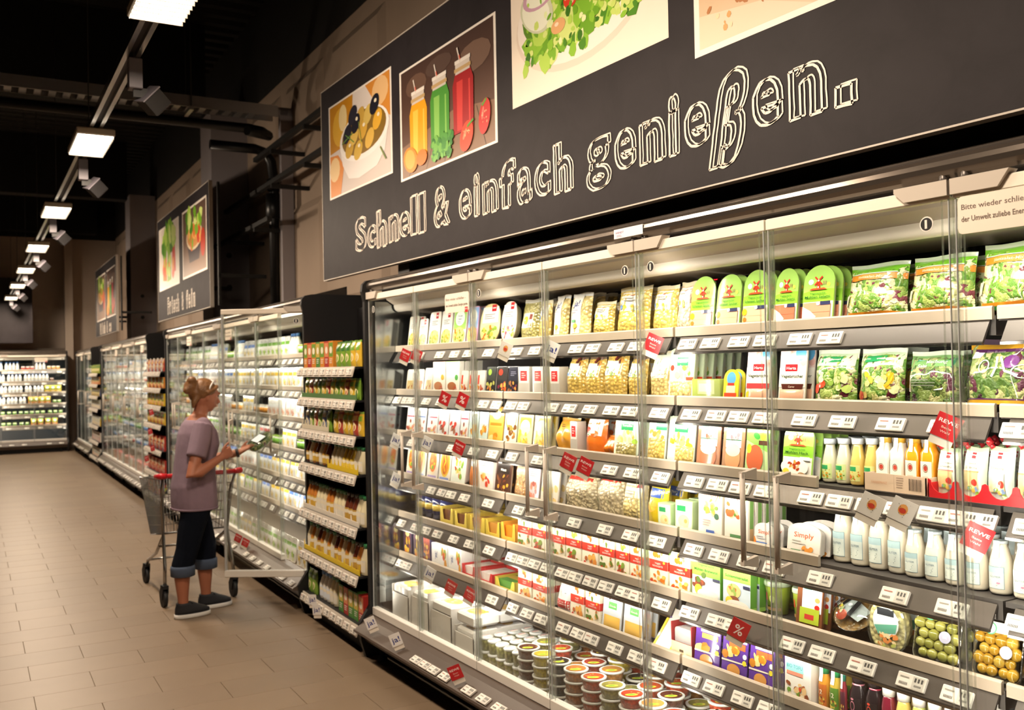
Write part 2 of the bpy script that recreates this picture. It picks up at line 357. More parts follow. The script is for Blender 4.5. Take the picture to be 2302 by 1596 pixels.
def shelf_run(root, x, y0, y1, z, depth, tags, lip=True):
    mb = MB(); mb.box(x, x + depth, y0, y1, z - .022, z - .008, 'shelf'); mb.box(x, x + depth, y0, y0 + .02, z - .06, z - .022, 'shelf'); sh = mb.obj('shelf', root)
    if lip is not None:
        mb = MB(); l0 = max(y0, lip) if lip is not True else y0; mb.prism([(x - .012, z - .018), (x, z - .018), (x, z + .018), (x - .008, z + .018), (x - .012, z + .013)], l0 + .003, y1 - .003, 'y', 'lip'); mb.obj('shelf_lip', sh)
    mb = MB(); mb.prism([(x - .006, z - .018), (x - .002, z - .024), (x - .034, z - .078), (x - .042, z - .082), (x - .042, z - .076)], y0 + .012, y1 - .03, 'y', 'rail_dark')
    mb.prism([(x - .046, z - .086), (x - .036, z - .086), (x - .036, z - .079), (x - .046, z - .079)], y0 + .012, y1 - .03, 'y', 'steel'); mb.obj('tag_rail', sh)
    for i, ty in enumerate(tags):
        if y0 + .03 < ty < y1 - .03:
            link('price_tag', tag_mesh(i % 5), sh, (x - .030, ty, z - .050), (0, TT + random.uniform(-.06, .06), random.uniform(-.04, .04)))
    return sh
def make_door(root, y0, y1, hinge, angle=0.0, sign=False):
    """one glass door; local origin on its hinge axis"""
    hy = y1 if hinge > 0 else y0; W = y1 - y0; s = -1 if hinge > 0 else 1      # the door spans from the hinge along s
    Z0, Z1 = .275, 2.135
    mb = MB()
    for k, w_, m_ in ((.004, .003, 'edge'), (.010, .0012, 'whiteframe'), (.030, .002, 'edge')):
        for q in (k, W - k):
            a, b_ = sorted((s * (q - w_), s * (q + w_)))
            if m_ == 'whiteframe' and angle: a, b_ = a - .004, b_ + .004
            mb.box(-.014 if k < .02 else -.012, (.014 if k < .006 or angle else -.010) if k < .02 else -.009, a, b_, Z0, Z1, m_)
    d = mb.obj('door', root); d.location = (0, hy, 0); d.rotation_euler = (0, 0, angle)
    mb = MB(); a, b_ = sorted((s * .010, s * (W - .010))); mb.box(-.010, .010, a, b_, Z0, Z1, 'glass'); mb.obj('pane', d)
    a, b_ = sorted((s * .004, s * (W - .004)))
    mb = MB(); mb.box(-.016, .016, a, b_, Z1 - .030, Z1 + .006, 'cream', ch=.003); tr = mb.obj('top_rail', d)
    mb = MB(); mb.box(-.018, .018, a, b_, Z0 - .03, Z0 + .018, 'white', ch=.004); mb.obj('bottom_rail', d)
    a, b_ = sorted((s * .004, s * .16))
    mb = MB(); mb.prism([(a, Z1 + .018), (b_, Z1 + .018), (b_ if s < 0 else b_ - .0, Z1 + .006), (b_ - (.03 if s > 0 else 0), Z1 - .022), (a + (.03 if s < 0 else 0), Z1 - .022)], -.028, .010, 'x', 'greyplastic'); mb.tube([(0, s * .03, Z1), (0, s * .03, Z1 + .045)], .012, 'rail_dark', n=8); mb.obj('hinge_cap', d)
    k = s * (W - .070)
    mb = MB(); mb.tube([(-.066, k, 1.075), (-.066, k, 1.350)], .0085, 'greyplastic', n=8)
    for z in (1.346, 1.070):
        mb.prism([(-.073, z - .009), (-.058, z - .009), (-.010, z - .020), (-.010, z + .018), (-.058, z + .009), (-.073, z + .009)], k - .008, k + .008, 'y', 'greyplastic')
    mb.obj('handle', d)
    # round safety mark
    mb = MB(); k = s * .075; mb.tube([(-.0115, k, Z1 - .085), (-.0105, k, Z1 - .085)], .020, 'white', n=18); mb.tube([(-.0125, k, Z1 - .085), (-.0112, k, Z1 - .085)], .0165, 'black', n=18); mb.box(-.0132, -.0120, k - .003, k + .004, Z1 - .097, Z1 - .074, 'white'); mb.obj('safety_mark', d)
    return d
FRIDGE_SHELF_X = .17
def cabinet(name, site, Lr, nm, label, tags, angles=None, ends=(True, True), lit=1.0, levels=SHZ, inner='inner', first=None, lips=None):
    t = empty(name, site.o, site.a); tag(t, label, 'fridge'); p = Lr / nm; X = FRIDGE_SHELF_X
    mb = MB(); mb.box(.86, .95, 0, Lr, .1, 2.2, inner); mb.obj('back_panel', t)
    mb = MB(); mb.box(.04, .9, 0, Lr, .14, .20, 'lip'); mb.obj('deck', t)
    mb = MB(); mb.box(.035, .95, 0, Lr, 2.2, 2.235, 'canopy'); mb.obj('top_panel', t)
    # rounded front rail of the canopy and recess above the doors
    pr = [(.020 + .042 * math.cos(a), 2.192 + .034 * math.sin(a)) for a in [PI / 2 + k * PI / 8 for k in range(9)]]
    mb = MB(); mb.prism(pr + [(.09, 2.158), (.09, 2.226)], 0, Lr, 'y', 'canopy', smooth=False); mb.box(.03, .09, 0, Lr, 2.132, 2.158, 'dark_grey'); mb.obj('canopy_rail', t)
    mb = MB(); mb.prism([(.05, 2.235), (.30, 2.30), (.30, 2.235)], 0, Lr, 'y', 'canopy'); mb.obj('canopy_slope', t)
    mb = MB(); mb.tube([(.18, .02, 2.075), (.18, Lr - .02, 2.075)], .035, 'cream', n=14); mb.obj('night_blind', t)
    mb = MB(); mb.prism([(.09, 2.14), (.10, 2.11), (.2, 2.05), (.42, 2.03), (.44, 2.04), (.44, 2.2), (.09, 2.2)], .02, Lr - .02, 'y', 'lip'); mb.obj('air_duct', t)
    # lower front: bumper, kick plate, feet
    mb = MB(); mb.prism([(.03, .245), (-.03, .245), (-.055, .232), (-.085, .205), (-.135, .175), (-.14, .165), (-.09, .155), (-.075, .12), (-.06, .095), (.03, .09), (.03, .24)], 0, Lr, 'y', 'bumper'); mb.obj('bumper', t)
    mb = MB(); mb.box(.06, .12, 0, Lr, .0, .1, 'kick'); mb.obj('kick_plate', t)
    mb = MB(); mb.lathe([(.03, 0), (.03, .02), (.015, .025), (.015, .1)], 'kick', n=8); fm = mb.mesh('foot')
    for k in range(nm + 1): link('foot', fm, t, (-.01, min(max(k * p, .12), Lr - .12), 0))
    for e, yy in zip(ends, (-.03, Lr)):
        if e:
            pr = [(-.06, 0), (.95, 0), (.95, 2.24), (.03, 2.235), (-.02, 2.225), (-.045, 2.20), (-.05, 2.16), (-.035, 2.1), (-.03, .3), (-.10, .2), (-.09, .1)]
            mb = MB(); mb.prism(pr, yy, yy + .03, 'y', 'black'); mb.obj('end_panel', t)
            mb = MB(); q = yy + .034 if yy < 0 else yy - .004; mb.box(.03, .86, min(q, q + .003), max(q, q + .003), .31, 2.1, 'mirror'); mb.obj('mirror_lining', t)
    for li, z in enumerate(levels):
        tg = tags(li) if tags else []
        for k in range(nm): shelf_run(t, X, k * p + .004, (k + 1) * p - .004, z, .48, [q for q in tg], lips(li, k) if lips else True)
        if lit:
            a = area('shelf_light', (X - .026, Lr / 2, z - .091), Lr * .96, .010, LED_W * (.25 if li < 5 else .55) * Lr * lit, LED_C, (.95, 0, -1), t)
    mb = MB(); mb.box(.025, .045, .03, Lr - .03, 2.112, 2.130, 'led'); mb.obj('led_strip', t)
    if lit: area('canopy_light', (.035, Lr / 2, 2.105), Lr * .96, .02, LED_W * .42 * Lr * lit, LED_C, (.42, 0, -1), t, spread=1.75)
    if lit:
        for k in range(nm + 1): area('post_light', (.030, min(max(k * p, .03), Lr - .03), 1.2), .02, 1.75, LED_W * .40 * p * lit, LED_C, (1, 0, 0), t)
    angles = angles or {}
    for k in range(nm):
        make_door(t, k * p, k * p + first if first and k == 0 else (k + .5) * p, -1, angles.get((k, 0), 0)); make_door(t, (k + .5) * p, (k + 1) * p, 1, angles.get((k, 1), 0))
    return t
TAGS_A = [[4.9,4.65,4.48,4.33,4.12,3.85,3.69,3.36,3.24,3.08,2.95,2.65,2.53,2.39,2.27,2.12,2.0],
 [5.22,5.1,5.02,4.83,4.65,4.18,4.05,3.91,3.8,3.56,3.42,3.27,3.12,3.0,2.82,2.64,2.51,2.4,2.28,2.11,1.96,1.79,1.62,1.41],
 [5.03,4.53,4.29,4.1,3.91,3.68,3.14,2.99,2.82,2.63,2.51,2.4,2.28,2.09,1.98,1.87,1.77,1.66,1.57,1.52,1.38],
 [4.79,4.66,4.55,4.4,4.15,3.99,3.86,3.73,3.58,3.4,3.18,3.01,2.85,2.64,2.51,2.37,2.25,2.06,1.79,1.61,1.41],
 [5.19,5.0,4.86,4.72,4.53,4.35,4.15,3.93,3.83,3.73,3.62,3.5,3.4,3.29,3.18,3.06,2.97,2.83,2.67,2.53,2.44,2.18,2.06,1.91,1.74,1.6],
 [5.22,5.12,4.13,3.93,3.8,3.68,3.5,3.39,3.29,3.13,2.99,2.86,2.67,2.55,2.41,2.29,2.16]]
near = cabinet('glass_door_fridge', SA, 5.07, 4, 'long glass-door fridge in the foreground under the large black board', lambda i: [v - .21 for v in TAGS_A[i]], lips=lambda li, k: (None if k == 0 else 2.08 - .21 if k == 1 else True) if li in (2, 3) else True)
for i, ty in enumerate([4.48, 4.38, 4.28, 4.16, 3.92, 3.78, 3.64, 3.52, 3.4, 3.28, 3.1, 2.98]):
    link('price_tag', tag_mesh(i % 5), near, (-.115, ty - .21, .195), (0, math.radians(62), 0))
def rt(n, Lr, seed):
    r = random.Random(seed)
    return lambda i: [(k + .5 + r.uniform(-.2, .2)) * Lr / n for k in range(n)]
SB = sub(G, 0, 1.20); SCC = sub(G, 0, 8.05); SD = sub(G, 0, 14.75);
SE = Site(*(G(-.22, 18.0)[:2]), G.a + math.radians(90))
farb = [cabinet('glass_door_fridge', SB, 5.47, 4, 'glass-door fridge with one door open behind the woman', rt(34, 5.47, 1), angles={(0, 0): math.radians(57)}, first=.62)]
farb.append(cabinet('glass_door_fridge', SCC, 5.2, 4, 'glass-door fridge between the two farther black racks', rt(28, 5.2, 2)))
farb.append(cabinet('glass_door_fridge', SD, 3.1, 2, 'short glass-door fridge next to the far corner', rt(14, 3.1, 3)))
farb.append(cabinet('glass_door_fridge', SE, 3.9, 3, 'glass-door fridge across the end of the aisle', rt(12, 3.9, 4), inner='inner_blue'))

for f_, (Lr_, n_) in zip(farb, ((5.47, 26), (5.2, 24), (3.1, 14), (3.9, 16))):
    for i in range(n_):
        if (i * 7 + n_) % 5: link('price_tag', tag_mesh(i % 5), f_, (-.115, (i + .5) * Lr_ / n_, .195), (0, math.radians(62), 0))
# ---------------------------------------------------------------- printed surfaces
_TX = {}
def txt(s):
    if s not in _TX:
        c = bpy.data.curves.new('t', 'FONT'); c.body = s; c.resolution_u = 2; c.offset = .012
        o = bpy.data.objects.new('t', c); COL.objects.link(o); bpy.context.view_layer.update()
        me = bpy.data.meshes.new_from_object(o.evaluated_get(bpy.context.evaluated_depsgraph_get()))
        vs = [(v.co.x, v.co.y) for v in me.vertices]; fs = [tuple(p.vertices) for p in me.polygons]
        x0 = min(v[0] for v in vs); x1 = max(v[0] for v in vs)
        _TX[s] = ([((x - (x0 + x1) / 2), y) for x, y in vs], fs, x1 - x0)
        bpy.data.objects.remove(o); bpy.data.curves.remove(c); bpy.data.meshes.remove(me)
    return _TX[s]
def draw(mb, w, h, items, S, m='print', fine=1, step=.00035):
    """flat print: shapes in fractions of the face (x to the viewer's right, y up), laid over each other"""
    def P(x, y, k): return S((x - .5) * w, y * h, step * (k + 1))
    for k, it in enumerate(items):
        t = it[0]
        if t == 'r':
            _, x0, y0, x1, y1, c = it[:6]; nx = max(1, int(fine * (x1 - x0) + .99)); ny = max(1, int(fine * (y1 - y0) + .99))
            n = mb.add(P(x0 + (x1 - x0) * i / nx, y0 + (y1 - y0) * j / ny, k) for j in range(ny + 1) for i in range(nx + 1))
            for j in range(ny):
                for i in range(nx):
                    a = n + j * (nx + 1) + i
                    col = c
                    if len(it) > 6: col = [c if jj == 0 else it[6] for jj in (0, 0, 1, 1)] if ny == 1 else c
                    mb.face((a, a + 1, a + nx + 2, a + nx + 1), m, col, fine > 1)
        elif t == 'e':
            _, cx, cy, rx, ry, c = it[:6]; q = it[6] if len(it) > 6 else 16; rot = it[7] if len(it) > 7 else 0.0; cr, sr = math.cos(rot), math.sin(rot)
            pts = [P(cx, cy, k)]
            for j in range(q):
                a = 2 * PI * j / q; u, v = rx * math.cos(a) * w, ry * math.sin(a) * h; pts.append(P(cx + (u * cr - v * sr) / w, cy + (u * sr + v * cr) / h, k))
            n = mb.add(pts)
            for j in range(q): mb.face((n, n + 1 + j, n + 1 + (j + 1) % q), m, c)
        elif t == 'p':
            n = mb.add(P(x, y, k) for x, y in it[1]); mb.face(range(n, n + len(it[1])), m, it[2])
        elif t == 'ring':
            _, cx, cy, rx, ry, th, c = it; q = 20
            n = mb.add(P(cx + r_ * rx * math.cos(2 * PI * j / q), cy + r_ * ry * math.sin(2 * PI * j / q), k) for r_ in (1, 1 - th) for j in range(q))
            for j in range(q): mb.face((n + j, n + (j + 1) % q, n + q + (j + 1) % q, n + q + j), m, c)
        elif t == 'ln':      # polyline of a given width
            _, pts, wd_, c = it
            for (xa, ya), (xb, yb) in zip(pts[:-1], pts[1:]):
                dx, dy = (xb - xa) * w, (yb - ya) * h; l = math.hypot(dx, dy) or 1; ox, oy = -dy / l * wd_ / 2 / w, dx / l * wd_ / 2 / h
                n = mb.add([P(xa + ox, ya + oy, k), P(xa - ox, ya - oy, k), P(xb - ox, yb - oy, k), P(xb + ox, yb + oy, k)]); mb.face((n, n + 1, n + 2, n + 3), m, c)
        elif t == 't':
            _, s, cx, cy, hh, c = it[:6]; vs, fs, tw = txt(s); sc = hh * h; sx = sc if len(it) < 7 else min(sc * 1.4, it[6] * w / tw)
            rot = it[7] if len(it) > 7 else 0.0; cr, sr = math.cos(rot), math.sin(rot)
            n = mb.add(P(cx + (x * sx * cr - y * sc * sr) / w, cy + (x * sx * sr + y * sc * cr) / h, k) for x, y in vs)
            for f in fs: mb.face([n + i for i in f], m, c)
        elif t == 'l':       # lines of small print
            _, x0, x1, y, q, dy, c = it; r = random.Random(int(y * 997) + q)
            for j in range(q):
                xe = x0 + (x1 - x0) * r.uniform(.6, 1); yy = y - j * dy; n = mb.add([P(x0, yy, k), P(xe, yy, k), P(xe, yy + dy * .38, k), P(x0, yy + dy * .38, k)]); mb.face((n, n + 1, n + 2, n + 3), m, c)
        elif t == 's':       # scattered irregular pieces (pictured food)
            _, sd, x0, y0, x1, y1, q, r0, r1, cols = it; r = random.Random(sd)
            for j in range(q):
                cx, cy = r.uniform(x0, x1), r.uniform(y0, y1); ra = r.uniform(r0, r1); rot = r.uniform(0, 3.1); el = r.uniform(.45, 1); z = k + j * .05
                n = mb.add(P(cx + ra * (math.cos(a) * math.cos(rot) - el * math.sin(a) * math.sin(rot)) * r.uniform(.8, 1.15), cy + ra * w / h * (math.cos(a) * math.sin(rot) + el * math.sin(a) * math.cos(rot)) * r.uniform(.8, 1.15), z) for a in [2 * PI * i / 7 for i in range(7)])
                mb.face(range(n, n + 7), m, r.choice(cols))
def flat(u, v, o): return (-o, -u, v)
# ---------------------------------------------------------------- shapes of packs (front face at x = 0 towards the aisle, origin at the base)
def carton(w, h, d, items, col='#efe9dc', side=None, m='print', top=None):
    mb = MB(); mb.box(0, d, -w / 2, w / 2, 0, h, m, col, ch=.0012); draw(mb, w, h, items, flat, m)
    if side: draw(mb, d, h, side, lambda u, v, o: (d / 2 + u, -w / 2 - o, v), m)
    if top: draw(mb, w, d, top, lambda u, v, o: (v, -u, h + o), m)
    return [('carton', mb)]
def outline(w, h, kind):
    if kind == 'round':
        b = h * .72; return [(-w * .47, 0), (w * .47, 0), (w / 2, .02 * h)] + [(w / 2 * math.cos(a), b + (h - b) * math.sin(a)) for a in [PI * k / 14 for k in range(15)]] + [(-w / 2, .02 * h)]
    if kind == 'oval':
        return [(w / 2 * math.copysign(abs(math.cos(a)) ** .7, math.cos(a)), h / 2 + h / 2 * math.copysign(abs(math.sin(a)) ** .8, math.sin(a))) for a in [2 * PI * k / 28 for k in range(28)]]
    r = min(w, h) * (.14 if kind == 'soft' else .04); P = []
    for cx, cy, a0 in ((w / 2 - r, r, -PI / 2), (w / 2 - r, h - r, 0), (-w / 2 + r, h - r, PI / 2), (-w / 2 + r, r, PI)):
        P += [(cx + r * math.cos(a0 + PI / 2 * k / 4), cy + r * math.sin(a0 + PI / 2 * k / 4)) for k in range(5)]
    return P
def card(w, h, items, kind='round', col='#f3efe6', d=.022, tray='#e4ddd2', m='gloss', window=None, wm='food'):
    """printed card or film lid on a shallow tray"""
    mb = MB(); o = outline(w, h, kind)
    mb.prism([(-u, v) for u, v in o], 0, .004, 'x', m, col); cut = []
    draw(mb, w, h, items, flat, m)
    t = MB(); R = []
    for x, s in ((.004, .96), (.010, .94), (d, .80)): R.append([(x, -u * s, (v - h / 2) * s + h / 2) for u, v in o])
    t.rings(R, 'gloss', tray, smooth=False); parts = [('pack', mb), ('tray', t)]
    if window:                                  # food seen through a bulging film window
        x0, y0, x1, y1, c = window; wb = MB(); nx, ny = 6, 5
        n = wb.add((-.0015 - .007 * math.sin(PI * i / nx) ** .6 * math.sin(PI * j / ny) ** .6, -((x0 + (x1 - x0) * i / nx) - .5) * w, (y0 + (y1 - y0) * j / ny) * h) for j in range(ny + 1) for i in range(nx + 1))
        for j in range(ny):
            for i in range(nx): a = n + j * (nx + 1) + i; wb.face((a, a + 1, a + nx + 2, a + nx + 1), wm, c, True)
        parts.append(('window', wb))
    return parts
def pillow(w, h, d, items, col, m='food', crimp='#dfe6d8', pm='film', seed=0, tall=.10, header=None):
    """filled film bag with a crimped seam on top"""
    r = random.Random(seed); ph = [r.uniform(0, 6.28) for _ in range(6)]
    hb = h * (1 - tall)
    def b(u, v):
        a = max(0, 1 - abs(2 * u / w) ** 2.6) ** .5; t = min(1, max(0, v / hb)); q = (max(0, 1 - (2 * t - .85) ** 2 / 1.35) ** .5) if t < 1 else 0
        if v >= hb: q = .0
        lump = 1 + .10 * math.sin(u / w * 9 + ph[0] + v / h * 5) + .09 * math.sin(v / h * 11 + ph[1]) + .06 * math.sin(u / w * 17 + ph[2])
        edge = .06 * math.sin(v * 60 + ph[3])
        return d / 2 * a * max(q, .05) * lump
    def S(u, v, o): return (d / 2 - b(u, v) - o - .001, -u * (1 - .05 * math.sin(PI * min(1, v / h))), v + .012 * h * math.sin(u / w * 7 + ph[4]) * (v / h) ** 3)
    mb = MB(); nx, ny = 12, 12
    for sgn in (1, -1):
        n = mb.add((lambda p: p if sgn > 0 else (d - p[0], p[1], p[2]))(S(-w / 2 + w * i / nx, h * j / ny, 0)) for j in range(ny + 1) for i in range(nx + 1))
        for j in range(ny):
            for i in range(nx):
                a = n + j * (nx + 1) + i; top = j >= ny - 1
                mb.face((a, a + 1, a + nx + 2, a + nx + 1), pm if top else m, crimp if top else col, True)
    p = MB(); draw(p, w, h, items, S, pm, fine=8, step=.0007)
    return [('bag', mb), ('print', p)] if items else [('bag', mb)]
def bottle(prof, liquid, cap, capcol, label=None, strip=None, n=18, sq=0.0, m='liquid'):
    """lathe bottle; prof (r,z) pairs; cap = (r,z0,z1); label = (z0,z1,colour,items)"""
    mb = MB(); cols = liquid if isinstance(liquid, list) else None
    mb.lathe(prof, m, liquid if not cols else None, n, cc=cols, sq=sq); parts = [('bottle', mb)]
    r, z0, z1 = cap; c = MB(); c.lathe([(r, z0), (r, z1 - .003), (r * .93, z1)], 'gloss', capcol, 14); parts.append(('cap', c))
    def rad(z):
        for (ra, za), (rb, zb) in zip(prof[:-1], prof[1:]):
            if za <= z <= zb and zb > za: return ra + (rb - ra) * (z - za) / (zb - za)
        return prof[0][0]
    if label:
        z0, z1, half, items = label; l = MB(); rr = rad((z0 + z1) / 2)
        if sq: S = lambda u, v, o: (-rr - o - .0004, -u, z0 + v); ww = rr * 1.75
        else: S = lambda u, v, o: (-(rad(z0 + v) + o + .0006) * math.cos(u / rr), -(rad(z0 + v) + o + .0006) * math.sin(u / rr), z0 + v); ww = 2 * rr * half
        draw(l, ww, z1 - z0, items, S, 'print', fine=1 if sq else 8, step=.0004); parts.append(('label', l))
    if strip:
        s = MB(); R_ = cap[0] + .0012; zt = cap[2] + .0006; zb, wdt, sc = strip
        path = [(R_ * .4, zt), (-R_, zt), (-R_ - .0005, cap[1]), (-rad(zb) - .0016, zb)]
        for (xa, za), (xb, zb_) in zip(path[:-1], path[1:]):
            k = s.add([(xa, -wdt, za), (xa, wdt, za), (xb, wdt, zb_), (xb, -wdt, zb_)]); s.face((k, k + 1, k + 2, k + 3), 'print', sc)
        parts.append(('seal_strip', s))
    return parts
def tub(r, h, content, lidcol='#cfd0ca', sticker=True, seed=0, wall='clear'):
    rr = random.Random(seed)
    mb = MB(); mb.lathe([(r * .86, 0), (r * .97, h * .80), (r * .97, h * .82)], 'food', content, 18)
    lid = MB(); lid.lathe([(r, h * .80), (r * 1.05, h * .82), (r * 1.05, h * .97), (r * .98, h), (r * .90, h * .965)], 'gloss', lidcol, 18)
    draw(lid, 2 * r, 2 * r, [('e', .5, .5, .42, .42, content, 18), ('s', seed, .2, .2, .8, .8, 12, .04, .08, [content, '#a8905a', content]), ('e', .38, .62, .25, .12, '#e0d84a', 14, .5), ('e', .38, .62, .16, .06, '#6aa637', 12, .5)] if sticker else [], lambda u, v, o: (u, r - v, h * .985 + o), 'gloss')
    return [('tub', mb), ('lid', lid)]
def display(w, h, d, col, inside, notch=True, front=None):
    """cardboard display tray holding packs"""
    mb = MB(); t = .004
    mb.box(0, d, -w / 2, -w / 2 + t, 0, h, 'print', col); mb.box(0, d, w / 2 - t, w / 2, 0, h, 'print', col); mb.box(0, d, -w / 2, w / 2, 0, t, 'print', col); mb.box(d - t, d, -w / 2, w / 2, 0, h, 'print', col)
    f = [(-w / 2, 0), (w / 2, 0), (w / 2, h), (w * .36, h), (w * .27, h * .35), (-w * .27, h * .35), (-w * .36, h), (-w / 2, h)] if notch else [(-w / 2, 0), (w / 2, 0), (w / 2, h * .45), (-w / 2, h * .45)]
    mb.prism(f, 0, t, 'x', 'print', col)
    if front: draw(mb, w, h, front, flat, 'print')
    c = MB(); k = 0
    for j in range(3):
        x = .012 + j * (d - .03) / 3; c.prism([(u * .86, v * .92 + t) for u, v in outline(w, h * .9, 'soft')], x, x + (d - .04) / 3, 'x', 'film', inside[j % len(inside)])
    return [('display_tray', mb), ('contents', c)]
MILL = [('p', [(.44, .60), (.56, .60), (.535, .72), (.465, .72)], '#d8412a'), ('ln', [(.38, .80), (.62, .66)], .006, '#d8412a'), ('ln', [(.62, .80), (.38, .66)], .006, '#d8412a'), ('e', .5, .735, .03, .02, '#f4e6d8', 8), ('p', [(.48, .60), (.52, .60), (.52, .635), (.48, .635)], '#f4e6d8'), ('p', [(.2, .575), (.8, .575), (.7, .605), (.3, .605)], '#e0552f')]
def mill(l1, l2, low, kind='ham'):
    it = [('r', .02, .0, .98, .52, '#f4efe6'), ('p', [(.0, .38), (1, .38), (1, .70), (.9, .86), (.7, .96), (.5, 1.0), (.3, .96), (.1, .86), (0, .70)], '#a9d567'), ('p', [(0, .38), (1, .38), (1, .58), (.5, .60), (0, .54)], '#8fc93c'), ('e', .24, .72, .09, .05, '#cfe6ee', 10), ('e', .82, .66, .06, .035, '#f3e25c', 10), ('ln', [(.66, .66), (.66, .72)], .004, '#a98b5d'), ('ln', [(.73, .66), (.73, .72)], .004, '#a98b5d')] + MILL
    it += [('t', l1, .5, .505, .042, '#2c6a2a', .62), ('t', l2, .5, .435, .062, '#1f5a24', .82)]
    if kind == 'ham': it += [('r', .06, .05, .94, .36, low), ('r', .10, .2, .9, .205, '#d79a78'), ('r', .1, .1, .86, .104, '#d79a78'), ('e', .13, .27, .10, .06, '#efae2b', 10), ('e', .15, .14, .07, .04, '#e7772d', 10), ('r', .62, .31, .94, .37, '#34395c'), ('e', .58, .34, .06, .035, '#e9e9ee', 10)]
    elif kind == 'sal': it += [('r', .06, .05, .94, .36, low), ('r', .3, .19, .94, .195, '#b85f45'), ('p', [(.04, .02), (.3, .02), (.5, .12), (.3, .22), (.04, .3)], '#f6f0e8'), ('r', .62, .31, .94, .37, '#34395c'), ('e', .55, .34, .06, .035, '#e9e9ee', 10)]
    else: it += [('r', .62, .33, .94, .39, '#dfe6f0'), ('e', .45, .20, .46, .16, '#fbf7f0', 20), ('s', 5, .25, .16, .62, .30, 18, .03, .07, ['#d9622b', '#e9a24d', '#f2cf9a', '#b5401f']), ('e', .18, .12, .11, .05, '#f2d94c', 10), ('e', .7, .08, .12, .04, '#b08a62', 10)]
    return card(.12, .2, it, 'round', '#a9d567', d=.024, tray='#e8e2d8')
def label_meal(ring=None, oval=False, base='#f0e9dc', food=('#e5b64e', '#c7712d', '#f0d489', '#7d9b3c'), red=True, seed=1):
    it = []
    if ring: it += [('r', .04, .42, .96, .97, ring), ('e', .5, .72, .40, .23, '#f7f6f0', 18), ('ring', .5, .72, .40, .23, .12, ring), ('t', 'Nudel', .5, .76, .06, '#3c5f8f', .4), ('t', 'Salat', .5, .68, .06, '#3c5f8f', .4), ('l', .32, .68, .62, 2, .04, '#8fa2b5')]
    else: it += [('r', .10, .52, .90, .92, '#f2efe8'), ('l', .2, .8, .72, 3, .05, '#8f8a80')] + ([('r', .55, .80, .78, .97, '#c02a30'), ('r', .58, .87, .75, .90, '#f0dcd8')] if red else [])
    it += [('e', .5, .25, .44, .23, food[2], 18), ('s', seed, .15, .1, .85, .42, 26, .05, .11, list(food))]
    return card(.13, .205, it, 'oval' if oval else 'soft', base, d=.035, tray='#d9d3c8')
P_LABEL = [('r', .16, .48, .86, .88, '#efece4'), ('r', .44, .80, .58, .90, '#b8292f'), ('l', .3, .72, .74, 2, .05, '#9b968b'), ('s', 3, .2, .5, .8, .6, 9, .05, .08, ['#e3bb3e', '#c9962b', '#8a9b4b', '#f0dc93']), ('e', .25, .56, .07, .05, '#5c8fce', 10)]
def pasta(col, items=P_LABEL, seed=0, d=.07, crimp='#d9d2b4'): return pillow(.15, .19, d, items, col, 'food', crimp, seed=seed)
def ja(big):
    return pillow(.13, .2, .05, [('r', .12, .1, .62, .97, '#f0eee8'), ('t', 'ja!', .37, .70, .2, '#2a3a8c'), ('l', .2, .5, .6, 2, .05, '#b9b3c9')] + ([('r', .2, .34, .42, .40, '#3f9a55')] if big else []) + [('e', .42, .26, .12, .06, '#e9b23c', 10)], '#e8cf86', 'food', '#e9ebee', seed=4)
def white_lid(food, label='#f0efec', accent='#5578b5', seed=2, low=.5):
    return card(.12, .19, [('r', .05, low, .95, .97, label), ('r', .05, low + .05, .95, low + .09, accent), ('l', .15, .8, low + .3, 3, .05, '#9aa2b0'), ('s', seed, .14, .08, .86, low - .05, 12, .07, .13, food), ('p', [(.05, .02), (.95, .02), (.95, .10), (.05, .06)], '#cfd6de')], 'flat', '#e8e6e2', d=.018, tray='#d9dade')
def redband(food, seed): 
    return carton(.115, .16, .045, [('r', 0, 0, 1, 1, '#efe6cf'), ('s', seed, .25, .72, .75, .95, 8, .06, .13, food), ('r', 0, .44, 1, .66, '#d63a2c'), ('t', 'veggie', .5, .565, .06, '#f6dcd2', .5), ('t', ('NUGGETS', 'SCHNITZEL', 'BACON', 'FILET')[seed % 4], .5, .49, .06, '#f6dcd2', .62), ('e', .82, .62, .06, .035, '#e9b53c', 8), ('s', seed + 3, .15, .06, .85, .40, 10, .07, .15, food), ('e', .2, .12, .07, .04, '#c9302a', 8)], '#efe6cf', side=[('r', 0, .44, 1, .66, '#c4312a'), ('l', .2, .8, .3, 4, .05, '#c9bda2')])
def tall_round(h, r, neck): return [(r * .9, 0), (r, .006), (r, h * .52), (r * .92, h * .63), (neck * 1.25, h * .84), (neck, h * .90), (neck, h * .96)]
def milk(h, r, lab, dot=False):
    it = [('r', 0, 0, 1, 1, '#7fa3b0'), ('r', .03, .02, .97, .98, '#dfe7dd'), ('r', .03, .72, .97, .98, '#b9d6d8'), ('t', 'GUTER', .5, .50, .12, '#7f98a0', .62), ('l', .15, .8, .36, 4, .07, '#9fb0b0')]
    if dot: it.append(('p', [(.58, .24), (.78, .24), (.76, .31), (.60, .31)], '#ef7f9c'))
    return bottle(tall_round(h, r, .017), '#f0e6cf', (.020, h * .94, h), '#d5e0e4', (h * .10, h * .52, .75, it), (h * .68, .009, '#cfe2e6'))
def juice(liq, cap, lab, num=None):
    it = [('r', 0, 0, 1, 1, lab), ('s', 4, .1, .05, .9, .4, 10, .08, .16, [liq, '#d9c05a', '#8a4a2a'])]
    if num: it.append(('t', num, .42, .55, .3, '#f3ead2'))
    return bottle([(.019, 0), (.021, .004), (.021, .085), (.014, .105), (.013, .115)], liq, (.0155, .108, .130), cap, (.006, .075, .9, it), (.085, .007, '#eef0ea'))
